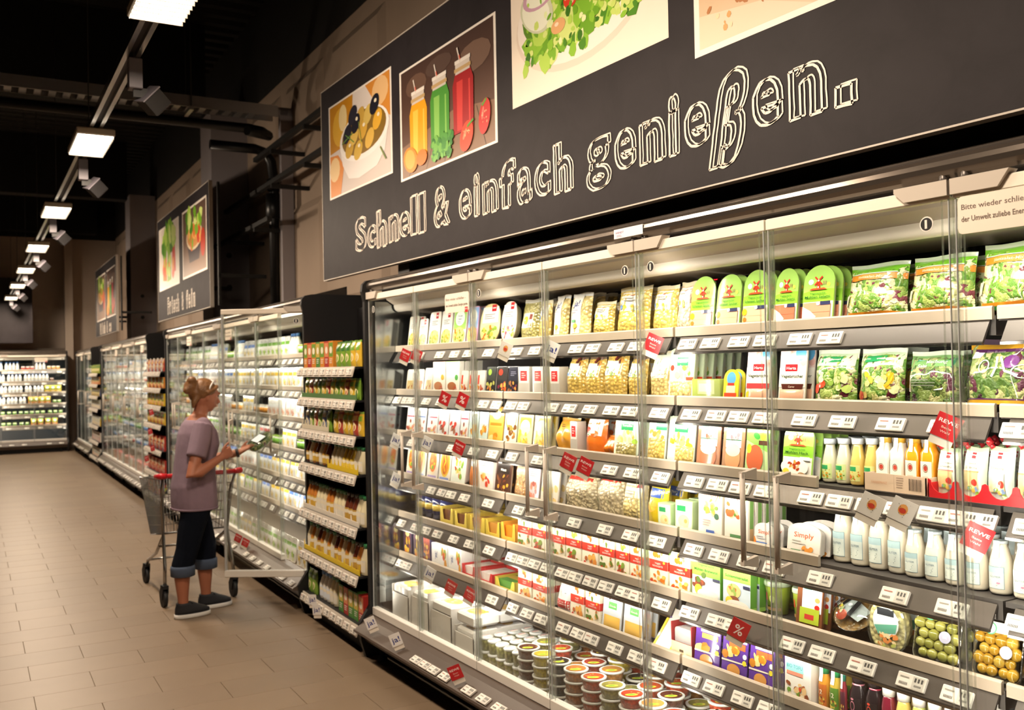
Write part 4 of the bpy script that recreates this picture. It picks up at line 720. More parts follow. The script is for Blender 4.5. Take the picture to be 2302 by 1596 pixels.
 'hotdog_a': (lambda: card(.13, .19, [('e', .5, .55, .42, .4, '#f2c94a', 18), ('e', .5, .55, .3, .34, '#e38a3a', 16), ('e', .46, .56, .12, .34, '#c9502a', 14), ('ln', [(.5, .3), (.42, .45), (.54, .58), (.44, .72), (.52, .84)], .008, '#f2e03a'), ('r', .1, .02, .9, .14, '#8f9fd8')], 'soft', '#efe6d4'), 'hot dog pack with mustard stripe'), 'hotdog_b': (lambda: card(.13, .19, [('e', .5, .55, .42, .4, '#f4e6c4', 18), ('e', .5, .55, .32, .32, '#e3763a', 16), ('s', 2, .25, .3, .75, .8, 12, .06, .12, ['#f2cf3a', '#d8402a', '#f0a04a', '#7fae3a']), ('r', .1, .02, .9, .14, '#b5a3d8')], 'soft', '#f0e8dc'), 'colourful burger snack pack'), 'hotdog_c': (lambda: card(.15, .2, [('e', .5, .52, .44, .42, '#e6efe0', 18), ('s', 3, .2, .2, .8, .85, 20, .07, .13, ['#e8c24a', '#d8482a', '#f0d79a', '#8fb84a'])], 'soft', '#e9efe4', d=.04), 'round-cornered salad snack pack'),
 'orange_pouch': (lambda: pillow(.12, .18, .05, [('r', .2, .6, .8, .9, '#f0e6da')], '#dd7a2a', 'film', '#efd9c0', seed=14), 'orange soup pouch'), 'sandwich_carton': (lambda: carton(.12, .17, .04, [('r', .1, .55, .9, .95, '#faf3ea'), ('l', .2, .8, .86, 3, .06, '#c9706a'), ('s', 3, .2, .2, .8, .5, 9, .1, .15, GOLD + ['#d8402a'])], '#f1e6dc'), 'white toast carton'),
 'dark_sausage': (lambda: card(.14, .16, [('r', .1, .66, .9, .96, '#2a2422'), ('t', 'Mett', .5, .74, .12, '#efe6dc', .5), ('s', 3, .08, .06, .92, .62, 16, .08, .13, ['#6a3a28', '#8a5a3a', '#4a2a20', '#d9983a'])], 'flat', '#4a3028'), 'dark sausage pack with black label'), 'nugget_bag': (lambda: pillow(.13, .185, .05, [('r', .15, .6, .85, .92, '#e9b48a')], '#cfa06a', 'food', '#e3d3c0', seed=15), 'clear bag of nuggets'), 'pink_meat': (lambda: card(.12, .185, [('r', .1, .5, .9, .97, '#f0d6d9'), ('r', .2, .86, .6, .94, '#e39a3a'), ('l', .2, .8, .78, 4, .05, '#b58a90'), ('s', 4, .12, .06, .9, .44, 10, .1, .15, ['#c9563a', '#e0886a', '#a8402a'])], 'flat', '#ecc9cc'), 'pink meat strips pack'),
 'white_chicken': (lambda: card(.14, .17, [('r', .05, .5, .95, .97, '#f3eee6'), ('r', .05, .9, .95, .97, '#d23a30'), ('s', 5, .1, .08, .9, .5, 12, .09, .15, GOLD)], 'flat', '#efe4d4'), 'white chicken pack with red top'), 'cabbage_bag': (lambda: pillow(.21, .18, .1, [('r', .15, .72, .9, .9, '#c83a2f'), ('l', .3, .8, .84, 2, .05, '#f0d8d0'), ('p', [(.05, .18), (.6, .22), (.55, .32), (.1, .3)], '#9fbf8a')], '#cdbb95', 'food', '#d9cfc0', seed=16), 'clear bag of shredded vegetables'), 'potato_bag': (lambda: pillow(.15, .18, .08, [('r', .1, .5, .95, .92, '#e6ddcb'), ('l', .2, .8, .76, 4, .06, '#b5a890'), ('r', .7, .74, .9, .86, '#a8444a')], '#e3cc8a', 'food', '#d9cfc0', seed=17), 'beige bag of potato slices'), 'yellow_bag': (lambda: pillow(.12, .19, .07, [('r', .1, .6, .9, .82, '#2f55a8'), ('t', 'Pfanni', .5, .67, .08, '#f4f0e6', .6), ('e', .4, .4, .28, .14, '#efb04a', 12)], '#e3c522', 'film', '#d9c02a', seed=18), 'yellow dumpling bag with blue label'),
 'green_box': (lambda: carton(.09, .1, .06, [('r', .04, .04, .96, .96, '#dfe6c9'), ('r', .1, .66, .6, .84, '#2f9a5a'), ('e', .5, .36, .32, .2, '#ead7a0', 14), ('e', .62, .36, .1, .07, '#c9a25a', 10), ('r', 0, 0, 1, .12, '#3f9a4a')], '#b7cf9a'), 'small green maultaschen box'),
 'simply_carton': (lambda: carton(.12, .185, .03, [('t', 'Simply', .5, .84, .14, '#e5573a', .84), ('ln', [(.9, .82), (.93, .92)], .006, '#7fb83a'), ('s', 3, .15, .48, .85, .78, 14, .07, .14, ['#f0d97a', '#f4e6a8', '#e8bc4a', '#8fb04a']), ('e', .78, .45, .1, .06, '#3a6a4a', 10), ('l', .2, .6, .34, 3, .05, '#b9a8a0'), ('r', .35, .1, .7, .16, '#3f62b5')], '#f4ecdf', side=[('r', .1, .0, .9, 1, '#e6dcc9')]), 'white vegan cheese carton with blue tab'), 'simply_carton_b': (lambda: carton(.12, .185, .03, [('t', 'Simply', .5, .84, .14, '#e5573a', .84), ('ln', [(.9, .82), (.93, .92)], .006, '#7fb83a'), ('s', 4, .15, .46, .85, .76, 14, .07, .14, ['#f0cf5a', '#f4e6a8', '#d9743a', '#6fa03a']), ('e', .8, .42, .1, .06, '#3a6a4a', 10), ('r', .25, .1, .72, .16, '#5a8f5a')], '#f4ecdf', side=[('r', .3, .3, .9, 1, '#7fae5a'), ('r', .3, .0, .9, .3, '#dfb98a')]), 'white vegan cheese carton with green tab'), 'simply_oval': (lambda: card(.1, .09, [('t', 'Simply', .55, .55, .22, '#ea6a3f', .7), ('r', .1, .1, .7, .22, '#6a8fd8'), ('l', .15, .7, .42, 2, .08, '#b9c0cc'), ('p', [(.0, .0), (.2, .05), (.05, .4), (0, .4)], '#e8893a')], 'round', '#f1e8e2', d=.04), 'small white vegan spread cup'), 'simply_oval_b': (lambda: card(.14, .105, [('t', 'Simply', .5, .55, .22, '#ea6a3f', .6), ('r', .12, .1, .42, .16, '#5a9a6a'), ('l', .15, .6, .42, 2, .08, '#c9c6bc'), ('s', 5, .5, .05, .9, .3, 8, .05, .08, ['#e86a2a', '#f0a04a'])], 'round', '#f3ece2', d=.04), 'wide vegan spread pack with carrots'),
 'milk_tall': (lambda: milk(.185, .033, 1), 'tall cream milk bottle with blue-grey label'), 'milk_short': (lambda: milk(.14, .031, 0), 'short cream milk bottle with sealed white cap'), 'milk_short_b': (lambda: milk(.142, .032, 0, True), 'short milk bottle with pink price dot'),
 'roll_blue': (roll, 'dark blue foil roll with gold band'), 'tray_yellow': (lambda: display(.15, .1, .16, '#d8bf52', ['#6a3a24', '#8a5a34', '#5a3020']), 'yellow display tray of brown packs'), 'tray_yellow_b': (lambda: display(.15, .1, .16, '#d6ba48', ['#c98a3a', '#8a4a24', '#e0b060']), 'yellow display tray of golden packs'), 'tray_orange': (lambda: display(.14, .1, .16, '#e0a23a', ['#dd7a1e', '#e8952f']), 'orange display tray of orange packs'),
 'redband_a': (lambda: redband(['#8a4a2a', '#b5703a', '#5f7a2a', '#d9b06a'], 1), 'red-banded veggie carton with dark food'), 'redband_b': (lambda: redband(['#c98a4a', '#8f5a34', '#d8402a', '#7f9a3a'], 2), 'red-banded veggie carton with skewers'), 'redband_c': (lambda: redband(['#d98a3a', '#e8b05a', '#b5602a'], 3), 'red-banded veggie carton with fillets'), 'redband_d': (lambda: redband(['#e08a2f', '#d9741f', '#f0b45a'], 4), 'red-banded veggie carton with nuggets'),
 'mill_green': (lambda: carton(.14, .16, .03, [('r', 0, .0, 1, .6, '#dfe9ee'), ('r', 0, .56, 1, 1, '#8fcf4a'), ('t', 'Vegetarische', .5, .80, .07, '#2c6a2a', .7), ('t', 'Mühlen Bratwurst', .5, .68, .09, '#1f5a24', .84), ('s', 2, .05, .3, .45, .62, 10, .07, .13, ['#a8512a', '#c9752f', '#5a7a2a', '#7a3a1f']), ('r', .75, .5, 1, .56, '#34395c'), ('e', .24, .24, .14, .12, '#ead83a', 10), ('e', .58, .15, .38, .14, '#f0ece4', 16)], '#9ed05a', side=[('r', 0, .1, 1, 1, '#5f9a3a')]), 'green vegetarian bratwurst carton'), 'mill_green_b': (lambda: carton(.14, .16, .03, [('r', 0, .0, 1, .6, '#d3e3ee'), ('r', 0, .6, 1, 1, '#9ad558'), ('t', 'Mühlen', .5, .82, .08, '#2c6a2a', .5), ('t', 'Schlemmersalat', .5, .68, .09, '#1f5a24', .84), ('e', .4, .40, .26, .16, '#e9d58a', 14), ('s', 3, .25, .3, .6, .5, 10, .05, .09, ['#e8c86a', '#c98a3a', '#9fbf5a']), ('e', .42, .2, .2, .09, '#8a4a2a', 12), ('r', .75, .5, 1, .56, '#34395c'), ('e', .25, .16, .14, .1, '#ead83a', 10), ('e', .56, .11, .42, .1, '#f2eee6', 16)], '#9ed05a', side=[('r', 0, .1, 1, 1, '#5f9a3a')]), 'green vegetarian salad carton'),
 'green_cup': (lambda: cup('#b9cf4a', '#cfe0c0'), 'green spread cup with clear lid'), 'brown_tray': (lambda: card(.105, .165, [('r', .2, .35, .96, .97, '#dfe9f2'), ('r', .26, .78, .56, .9, '#3a9a8a'), ('e', .55, .58, .3, .18, '#f2ece0', 16), ('e', .8, .6, .1, .05, '#e3a05a', 10), ('e', .8, .46, .1, .05, '#c9302a', 10), ('r', .14, .12, .9, .42, '#b5c83a'), ('r', .34, .2, .7, .3, '#c9443a')], 'flat', '#7a4a30', d=.028, tray='#6a3f2a'), 'brown tray with white and lime sleeve'),
 'salad_bowl': (salad_bowl, 'round salad bowl with black banded sleeve'), 'oval_tub': (oval_tub, 'upright oval clear salad tub'), 'foil_potato': (lambda: foil_potatoes(['#c9bd62', '#b9b054', '#d6c96e'], 1), 'foil tray of green-yellow potatoes'), 'foil_potato_b': (lambda: foil_potatoes(['#dba436', '#cf9a30', '#e0b24a'], 2), 'foil tray of golden potatoes'),
 'ja_box_low': (lambda: carton(.17, .07, .16, [('r', .05, .1, .95, .9, '#eceae6'), ('t', 'ja!', .3, .4, .42, '#2a3a8c'), ('s', 2, .5, .2, .9, .8, 9, .05, .1, ['#d9982f', '#d8503a', '#7fa04a'])], '#f0eee9', top=[('s', 3, .2, .2, .8, .8, 9, .06, .1, ['#d9982f', '#d8503a'])]), 'flat white box with blue lettering'), 'dark_box': (lambda: carton(.13, .155, .12, [('r', .06, .06, .94, .94, '#4a2a3c'), ('s', 4, .15, .1, .85, .6, 10, .1, .17, ['#e08a2f', '#d9b03a', '#8a3a2a']), ('e', .5, .76, .24, .1, '#d9c48a', 12)], '#2c2a4c'), 'dark blue ready meal box'), 'dark_box_b': (lambda: carton(.1, .145, .12, [('r', .06, .06, .94, .94, '#8a3a2c'), ('s', 5, .15, .1, .85, .8, 10, .1, .17, ['#e08a2f', '#d9b03a', '#3a3a6a'])], '#35345a'), 'orange and blue ready meal box'),
 'tray_red': (lambda: display(.16, .075, .18, '#c92f34', ['#efe6dc', '#e3d3c4']), 'red display tray of white packs'), 'tray_green': (lambda: display(.18, .075, .18, '#cdb84a', ['#4f8a3a', '#d9b04a', '#3f7a34']), 'yellow display tray of green packs'), 'white_bag_red': (lambda: pillow(.13, .14, .06, [('r', .1, .1, .9, .4, '#c9332e'), ('l', .3, .7, .3, 2, .07, '#efd3cc'), ('l', .3, .7, .7, 2, .07, '#8a94a0')], '#e9e7e4', 'film', '#eceae6', seed=19), 'white bag with red lower label'),
 'cow_pack': (lambda: card(.135, .15, [('r', 0, .4, 1, 1, '#dfe6ee'), ('s', 6, .02, .88, .98, 1.0, 8, .04, .08, ['#1c1c22']), ('r', .3, .62, .74, .82, '#6fc06a'), ('t', 'Gouda', .52, .68, .08, '#f0f6ea', .36), ('e', .5, .55, .08, .05, '#f0f0ea', 10)], 'flat', '#d9dde0', window=(.1, .02, .95, .42, '#e0b458'), wm='gloss'), 'cow-patterned sliced cheese pack'), 'cheese_wedge': (wedge, 'white cheese wedge with yellow edges'),
 'silver_tray': (lambda: display(.12, .13, .12, '#8f2a2c', ['#b9b6b4', '#a8a6a8'], notch=False, front=[('r', 0, 0, 1, .45, '#e3d3ae'), ('r', .4, .18, .6, .25, '#5a4a3a')]), 'cream and red tray of silver pouches'),
 'violet_pack': (lambda: card(.125, .155, [('r', .2, .78, .95, .97, '#efe9ee'), ('t', 'Valess', .58, .83, .1, '#3a2a6a', .56), ('r', .26, .64, .9, .76, '#e3b45a'), ('s', 7, .08, .34, .7, .62, 9, .1, .16, GOLD), ('p', [(0, .3), (1, .32), (1, .35), (0, .34)], '#e9dccb'), ('e', .9, .52, .08, .06, '#e6e4ec', 10), ('e', .9, .38, .08, .06, '#e3d63a', 10), ('e', .5, .14, .26, .14, '#c98f4a', 14)], 'flat', '#5c3796', d=.025, tray='#4a2c78'), 'violet schnitzel pack with gold strip'), 'violet_pack_b': (lambda: card(.125, .155, [('r', .2, .78, .95, .97, '#efe9ee'), ('t', 'Valess', .58, .83, .1, '#3a2a6a', .56), ('r', .26, .62, .9, .76, '#e86a3a'), ('s', 8, .08, .34, .7, .62, 9, .1, .16, GOLD), ('p', [(0, .3), (1, .32), (1, .35), (0, .34)], '#e9dccb'), ('e', .9, .5, .08, .06, '#e6e4ec', 10), ('e', .9, .36, .08, .06, '#e3d63a', 10), ('e', .5, .14, .26, .14, '#c98f4a', 14)], 'flat', '#5c3796', d=.025, tray='#4a2c78'), 'violet schnitzel pack with orange strip'),
 'tofu_carton': (lambda: carton(.115, .155, .04, [('e', .4, .93, .2, .06, '#4f9a4a', 12), ('r', .05, .60, .72, .82, '#8fd3cc'), ('t', 'BIO TOFU', .38, .67, .11, '#3a7f86', .6), ('r', .08, .52, .7, .6, '#d98a72'), ('s', 6, .02, .02, .85, .36, 18, .06, .12, ['#b0653a', '#8a4a2a', '#e3c08a', '#f0e0c4', '#d8502f', '#6f9a3a'])], '#eae6dc'), 'white tofu carton with turquoise label'),
 'juice_12_o': (lambda: juice('#d99a3a', '#2f8f5a', '#c9702f', '12'), 'orange vegetable juice bottle with green cap'), 'juice_12_g': (lambda: juice('#c9b04a', '#2f9a5a', '#5f8a34', '12'), 'green vegetable juice bottle with green cap'), 'juice_12_r': (lambda: juice('#8a2f3a', '#1f6a5a', '#5a2a3a'), 'dark beet juice bottle with green cap'),
 'smoothie_pink': (lambda: bottle([(.026, 0), (.028, .005), (.028, .075), (.018, .10), (.017, .108)], ['#2a2226'] * 3 + ['#d98a9a'] * 3, (.020, .106, .130), '#2a2328', (.008, .062, .8, [('r', 0, 0, 1, 1, '#2a2226'), ('ring', .45, .55, .18, .28, .22, '#d98a9a'), ('e', .45, .95, .12, .07, '#d98a9a', 10)])), 'pink smoothie bottle with black label'), 'smoothie_red': (lambda: bottle([(.026, 0), (.028, .005), (.028, .075), (.018, .10), (.017, .108)], ['#241c20'] * 3 + ['#b0284a'] * 3, (.020, .106, .130), '#241e22', (.008, .062, .8, [('r', 0, 0, 1, 1, '#241c20'), ('ring', .45, .55, .18, .28, .22, '#e0503a'), ('e', .45, .95, .12, .07, '#e0503a', 10)])), 'crimson smoothie bottle with black label'),
 'juice_round_r': (lambda: round_juice('#7a1f34'), 'dark red juice bottle with white cap'), 'juice_round_y': (lambda: round_juice('#dfc06a'), 'yellow juice bottle with white cap'), 'juice_round_g': (lambda: round_juice('#b3bf6a'), 'green juice bottle with white cap'), 'juice_round_p': (lambda: round_juice('#dcb0a4'), 'pink juice bottle with white cap'),
}
CACHE = {}; DEP = {}; BUL = {}
def proto(style):
    if style not in CACHE:
        parts = STY[style][0](); ms = [(n, mb.mesh(n)) for n, mb in parts]
        v = [c for n, mb in parts[:2] for c in mb.v]
        CACHE[style] = (ms, max(p[1] for p in v) - min(p[1] for p in v), max(p[2] for p in v)); DEP[style] = max(c[0] for n, mb in parts for c in mb.v); BUL[style] = max(0.0, -min(c[0] for n, mb in parts for c in mb.v))
    return CACHE[style]
KINDNAME = {'carton': 'carton', 'pack': 'food_pack', 'bag': 'food_bag', 'bottle': 'bottle', 'tub': 'food_tub', 'display_tray': 'display_tray', 'foil_tray': 'foil_tray', 'bowl': 'salad_bowl', 'cup': 'food_cup', 'roll': 'foil_roll', 'cheese_pack': 'cheese_pack'}
CATNAME = {'food_pack': 'food pack', 'food_bag': 'food bag', 'food_tub': 'tub', 'display_tray': 'display tray', 'foil_tray': 'food tray', 'salad_bowl': 'bowl', 'food_cup': 'cup', 'foil_roll': 'roll', 'cheese_pack': 'cheese', 'bottle': 'bottle', 'carton': 'carton'}
NAMEBY = [('mill_', 'vegetarian_pack'), ('meal_', 'ready_meal'), ('salad_bowl', None), ('salad_', 'salad_bag'), ('pasta', 'pasta_bag'), ('ja_pasta', 'pasta_bag'), ('sausage', 'sausage_pack'), ('redband', 'veggie_carton'), ('pk_', 'sliced_pack'), ('pot_', 'yoghurt_pot'), ('bt_', 'sauce_bottle'), ('bg_', 'seasoning_bag'), ('ct_', 'small_carton'), ('milk', 'milk_bottle'), ('dress_pouch', 'dressing_pouch'), ('dress_bottle', 'dressing_bottle'), ('slim_grey', 'shelf_divider'), ('hotdog', 'snack_pack'), ('juice', 'juice_bottle'), ('smoothie', 'smoothie_bottle')]
def put(style, site, x, y, z, w=None, h=None, lean=0.0, rz=0.0, label=None, group=None, depth_scale=1.0):
    ms, w0, h0 = proto(style)
    nm = next((v for k, v in NAMEBY if style.startswith(k)), None) or KINDNAME[ms[0][0]]; base = KINDNAME[ms[0][0]]
    r = link(nm, ms[0][1], None, site(x, y, z), (0, lean, site.a + rz)); r.rotation_mode = 'XYZ'
    R_ = Matrix.Rotation(site.a + rz, 3, 'Z') @ Matrix.Rotation(lean, 3, 'Y'); r.rotation_euler = R_.to_euler()
    sy = (w / w0) if w else 1; sz = (h / h0) if h else 1
    r.scale = (depth_scale * (min(sy, sz) if base in ('bottle', 'food_tub', 'food_cup', 'salad_bowl', 'foil_roll') else 1), sy, sz)
    if base in ('bottle', 'food_tub', 'food_cup', 'foil_roll'): r.scale = (sy, sy, sz)
    for n, me in ms[1:]: link(n, me, r)
    tag(r, label, CATNAME.get(nm, nm.replace('_', ' ')), group); return r
ORD = ['first', 'second', 'third', 'fourth', 'fifth', 'sixth', 'seventh', 'eighth', 'ninth', 'tenth', 'eleventh', 'twelfth']
ORD += ['thirteenth', 'fourteenth', 'fifteenth', 'sixteenth', 'seventeenth', 'eighteenth', 'nineteenth']
for _t, _n in (('twent', 20), ('thirt', 30), ('fort', 40), ('fift', 50), ('sixt', 60), ('sevent', 70)):
    ORD.append(_t + 'ieth'); ORD += [_t + 'y-' + ORD[q] for q in range(9)]
def ordn(i): return ORD[i]
SHELFN = ['top shelf', 'second shelf', 'third shelf', 'fourth shelf', 'fifth shelf', 'sixth shelf', 'bottom deck']
# ---------------------------------------------------------------- goods in the near fridge
# shelf, kind, place along the row, width, height, how many behind each other, spacing
ROWS = """
0 meal_white 5.236 0.140 0.208 2 0.04
0 meal_white 5.090 0.127 0.190 2 0.04
0 meal_white 4.957 0.116 0.167 1 0.05
0 meal_white 4.814 0.145 0.200 2 0.04
0 meal_white 4.667 0.127 0.199 2 0.04
0 meal_ring_green 4.516 0.152 0.207 2 0.04
0 meal_ring_blue 4.370 0.120 0.203 2 0.04
0 meal_oval_yellow 4.189 0.203 0.224 1 0.05
0 meal_oval_pink 4.003 0.152 0.205 1 0.05
0 noodle_green 3.838 0.159 0.226 2 0.07
0 pasta_flat 3.695 0.098 0.190 2 0.05
0 ja_pasta_a 3.573 0.115 0.207 1 0.05
0 ja_pasta_b 3.424 0.155 0.211 4 0.05
0 pasta_bag 3.261 0.145 0.153 2 0.06
0 pasta_bag 3.063 0.217 0.202 3 0.06
0 pasta_bag 2.865 0.141 0.190 2 0.06
0 pasta_bag_pink 2.741 0.090 0.194 2 0.06
0 mill_ham 2.628 0.126 0.206 1 0.05
0 mill_ham 2.495 0.127 0.200 2 0.03
0 mill_ham 2.363 0.120 0.204 3 0.03
0 mill_salami 2.225 0.102 0.195 5 0.03
0 mill_salami_b 2.091 0.129 0.192 4 0.03
0 salad_bag 1.900 0.218 0.177 2 0.09
0 salad_bag 1.681 0.207 0.178 2 0.09
0 salad_bag 1.466 0.206 0.191 2 0.09
1 amber_tray 5.258 0.121 0.133 2 0.06
1 amber_tray_b 5.130 0.110 0.132 2 0.06
1 amber_tray 5.009 0.106 0.132 2 0.06
1 amber_tray_b 4.893 0.103 0.139 2 0.06
1 carton_orange 4.752 0.153 0.203 2 0.04
1 carton_green 4.588 0.155 0.200 4 0.03
1 mini_tray 4.462 0.079 0.121 2 0.06
1 mini_tray 4.374 0.077 0.121 2 0.06
1 mini_tray 4.284 0.084 0.121 2 0.06
1 veg_tray_green 4.183 0.099 0.139 2 0.06
1 veg_tray_red 4.073 0.104 0.138 2 0.06
1 veg_tray_dark 3.966 0.092 0.137 2 0.06
1 slim_grey 3.852 0.104 0.141 1 0.05
1 slim_grey 3.729 0.095 0.140 1 0.05
1 slim_grey 3.590 0.087 0.138 1 0.05
1 pasta_dark 3.470 0.138 0.183 2 0.06
1 pasta_dark 3.330 0.123 0.181 2 0.06
1 pasta_dark 3.187 0.150 0.193 2 0.06
1 pasta_dark 3.040 0.109 0.176 2 0.06
1 green_tort 2.890 0.123 0.191 2 0.06
1 ravioli 2.753 0.141 0.200 6 0.035
1 green_low 2.601 0.152 0.084 1 0.05
1 mini_oval 2.481 0.077 0.118 2 0.03
1 herta 2.360 0.116 0.198 1 0.05
1 herta_brown 2.207 0.118 0.194 2 0.04
1 salad_cup 2.053 0.168 0.177 2 0.06
1 salad_cup_b 1.879 0.163 0.176 2 0.06
1 salad_mix 1.707 0.171 0.162 2 0.08
1 salad_purple 1.506 0.216 0.191 2 0.09
2 sausage_a 5.264 0.128 0.179 2 0.03
2 sausage_b 5.133 0.123 0.183 2 0.03
2 sausage_a 5.000 0.130 0.186 2 0.03
2 sausage_b 4.854 0.130 0.189 2 0.03
2 sausage_c 4.719 0.129 0.193 2 0.03
2 sausage_c 4.587 0.124 0.196 2 0.03
2 sausage_b 4.475 0.090 0.198 2 0.03
2 chicken_blue 4.373 0.096 0.192 2 0.03
2 chicken_blue 4.269 0.093 0.190 2 0.03
2 orange_pack 4.143 0.142 0.188 2 0.04
2 ring_falafel 4.000 0.126 0.188 2 0.04
2 yellow_pack 3.865 0.128 0.187 2 0.04
2 yellow_pack 3.722 0.133 0.192 2 0.04
2 orange_bag 3.560 0.150 0.146 2 0.07
2 slim_grey 3.447 0.054 0.141 1 0.05
2 sweet_pouch 3.329 0.149 0.174 2 0.05
2 orange_bag_b 3.215 0.088 0.084 1 0.05
2 gratin_pouch 3.095 0.159 0.186 2 0.05
2 spaetzle 2.903 0.113 0.171 2 0.05
2 gnocchi 2.761 0.161 0.185 3 0.05
2 veg_sausage_a 2.605 0.122 0.186 2 0.04
2 veg_sausage_b 2.480 0.110 0.189 2 0.04
2 schnitzel_green 2.365 0.112 0.188 2 0.04
2 mill_hack 2.190 0.136 0.187 5 0.03
2 dress_bottle_w 2.087 0.054 0.138 3 0.058
2 dress_bottle_w 2.032 0.054 0.142 3 0.058
2 dress_bottle_y 1.978 0.050 0.145 3 0.058
2 dress_bottle_y 1.925 0.050 0.148 3 0.058
2 square_bottle_w 1.871 0.047 0.159 3 0.055
2 square_bottle_w 1.822 0.046 0.162 3 0.055
2 square_bottle_o 1.771 0.044 0.164 3 0.055
2 square_bottle_o 1.721 0.043 0.165 3 0.055
2 dress_pouch_a 1.656 0.077 0.135 3 0.05
2 dress_pouch_b 1.579 0.071 0.141 3 0.05
2 dress_pouch_c 1.504 0.075 0.146 3 0.05
2 dress_pouch_b 1.422 0.075 0.151 3 0.05
3 hotdog_a 5.277 0.122 0.179 1 0.05
3 hotdog_b 5.143 0.123 0.187 1 0.05
3 hotdog_a 5.010 0.118 0.190 1 0.05
3 hotdog_b 4.861 0.135 0.197 1 0.05
3 hotdog_a 4.712 0.140 0.201 1 0.05
3 hotdog_c 4.551 0.163 0.204 1 0.05
3 orange_pouch 4.402 0.117 0.185 1 0.05
3 sandwich_carton 4.247 0.156 0.173 2 0.03
3 dark_sausage 4.082 0.156 0.158 2 0.03
3 nugget_bag 3.934 0.123 0.187 2 0.04
3 pink_meat 3.806 0.118 0.184 2 0.03
3 white_chicken 3.659 0.148 0.170 2 0.04
3 cabbage_bag 3.462 0.233 0.167 1 0.05
3 cabbage_bag 3.245 0.188 0.189 1 0.05
3 potato_bag 3.074 0.145 0.176 1 0.05
3 yellow_bag 2.930 0.109 0.172 4 0.05
3 green_box 2.848 0.079 0.098 1 0.05
3 green_box 2.739 0.100 0.117 2 0.06
3 simply_carton 2.598 0.128 0.179 1 0.05
3 simply_carton_b 2.466 0.118 0.186 5 0.035
3 simply_oval 2.338 0.088 0.085 3 0.05
3 simply_oval_b 2.165 0.141 0.106 3 0.05
3 milk_tall 2.054 0.068 0.184 3 0.075
3 milk_tall 1.986 0.066 0.185 3 0.075
3 milk_tall 1.918 0.066 0.185 3 0.075
3 milk_tall 1.850 0.065 0.185 3 0.075
3 milk_short 1.791 0.061 0.135 4 0.075
3 milk_short 1.725 0.060 0.139 4 0.075
3 milk_short 1.661 0.061 0.140 4 0.075
3 milk_short 1.596 0.060 0.142 4 0.075
3 milk_short_b 1.529 0.063 0.142 4 0.075
3 milk_short_b 1.461 0.063 0.143 4 0.075
4 roll_blue 5.310 0.078 0.152 4 0.05
4 roll_blue 5.218 0.082 0.153 4 0.05
4 roll_blue 5.122 0.086 0.157 4 0.05
4 roll_blue 5.023 0.089 0.160 4 0.05
4 roll_blue 4.924 0.086 0.159 4 0.05
4 roll_blue 4.823 0.095 0.157 4 0.05
4 tray_yellow 4.681 0.160 0.103 2 0.12
4 tray_yellow 4.516 0.151 0.098 2 0.12
4 tray_yellow_b 4.341 0.162 0.096 2 0.12
4 tray_yellow_b 4.176 0.152 0.094 2 0.12
4 tray_orange 4.023 0.136 0.103 2 0.12
4 redband_a 3.880 0.125 0.159 2 0.05
4 redband_b 3.746 0.130 0.161 2 0.05
4 redband_a 3.594 0.115 0.154 2 0.05
4 redband_b 3.471 0.117 0.156 2 0.05
4 redband_c 3.348 0.118 0.155 2 0.05
4 redband_a 3.228 0.106 0.153 2 0.05
4 redband_b 3.122 0.089 0.154 2 0.05
4 redband_d 3.027 0.091 0.153 2 0.05
4 redband_d 2.898 0.123 0.158 2 0.05
4 redband_d 2.770 0.119 0.152 3 0.05
4 mill_green 2.627 0.153 0.155 3 0.04
4 mill_green_b 2.472 0.140 0.160 4 0.04
4 green_cup 2.366 0.099 0.113 2 0.09
4 green_cup 2.244 0.074 0.112 2 0.09
4 brown_tray 2.150 0.107 0.164 4 0.04
4 salad_bowl 2.012 0.157 0.130 2 0.12
4 oval_tub 1.859 0.143 0.154 2 0.09
4 foil_potato 1.699 0.161 0.159 2 0.06
4 foil_potato_b 1.519 0.148 0.161 2 0.06
5 ja_box_low 5.317 0.084 0.161 2 0.1
5 dark_box 5.194 0.137 0.172 2 0.1
5 dark_box 5.054 0.120 0.165 2 0.1
5 dark_box_b 4.937 0.092 0.147 2 0.1
5 ja_box_low 4.779 0.192 0.127 2 0.12
5 ja_box_low 4.596 0.155 0.135 2 0.12
5 tray_red 4.437 0.147 0.069 2 0.12
5 tray_red 4.265 0.171 0.064 2 0.12
5 tray_green 4.066 0.202 0.061 2 0.12
5 redband_c 3.887 0.121 0.143 2 0.05
5 redband_d 3.753 0.127 0.139 2 0.05
5 white_bag_red 3.574 0.129 0.130 2 0.06
5 redband_c 3.452 0.102 0.153 2 0.05
5 redband_a 3.337 0.104 0.146 2 0.05
5 cow_pack 3.215 0.130 0.146 3 0.035
5 cow_pack 3.072 0.133 0.151 3 0.035
5 cheese_wedge 2.889 0.112 0.144 2 0.08
5 silver_tray 2.764 0.121 0.128 2 0.1
5 violet_pack 2.633 0.132 0.154 2 0.05
5 violet_pack_b 2.494 0.128 0.156 2 0.05
5 violet_pack_b 2.366 0.118 0.155 2 0.05
5 tofu_carton 2.200 0.114 0.153 2 0.05
5 juice_12_o 2.121 0.042 0.129 3 0.055
5 juice_12_g 2.075 0.044 0.130 3 0.055
5 juice_12_r 2.039 0.022 0.127 2 0.055
5 smoothie_pink 2.002 0.058 0.130 2 0.065
5 smoothie_red 1.941 0.059 0.133 2 0.065
5 juice_round_r 1.882 0.047 0.131 3 0.065
5 juice_round_y 1.831 0.047 0.130 3 0.065
5 juice_round_g 1.779 0.047 0.130 3 0.065
5 juice_round_p 1.728 0.047 0.131 3 0.065
5 juice_round_g 1.675 0.047 0.130 3 0.065
5 juice_round_y 1.623 0.047 0.131 3 0.065
"""

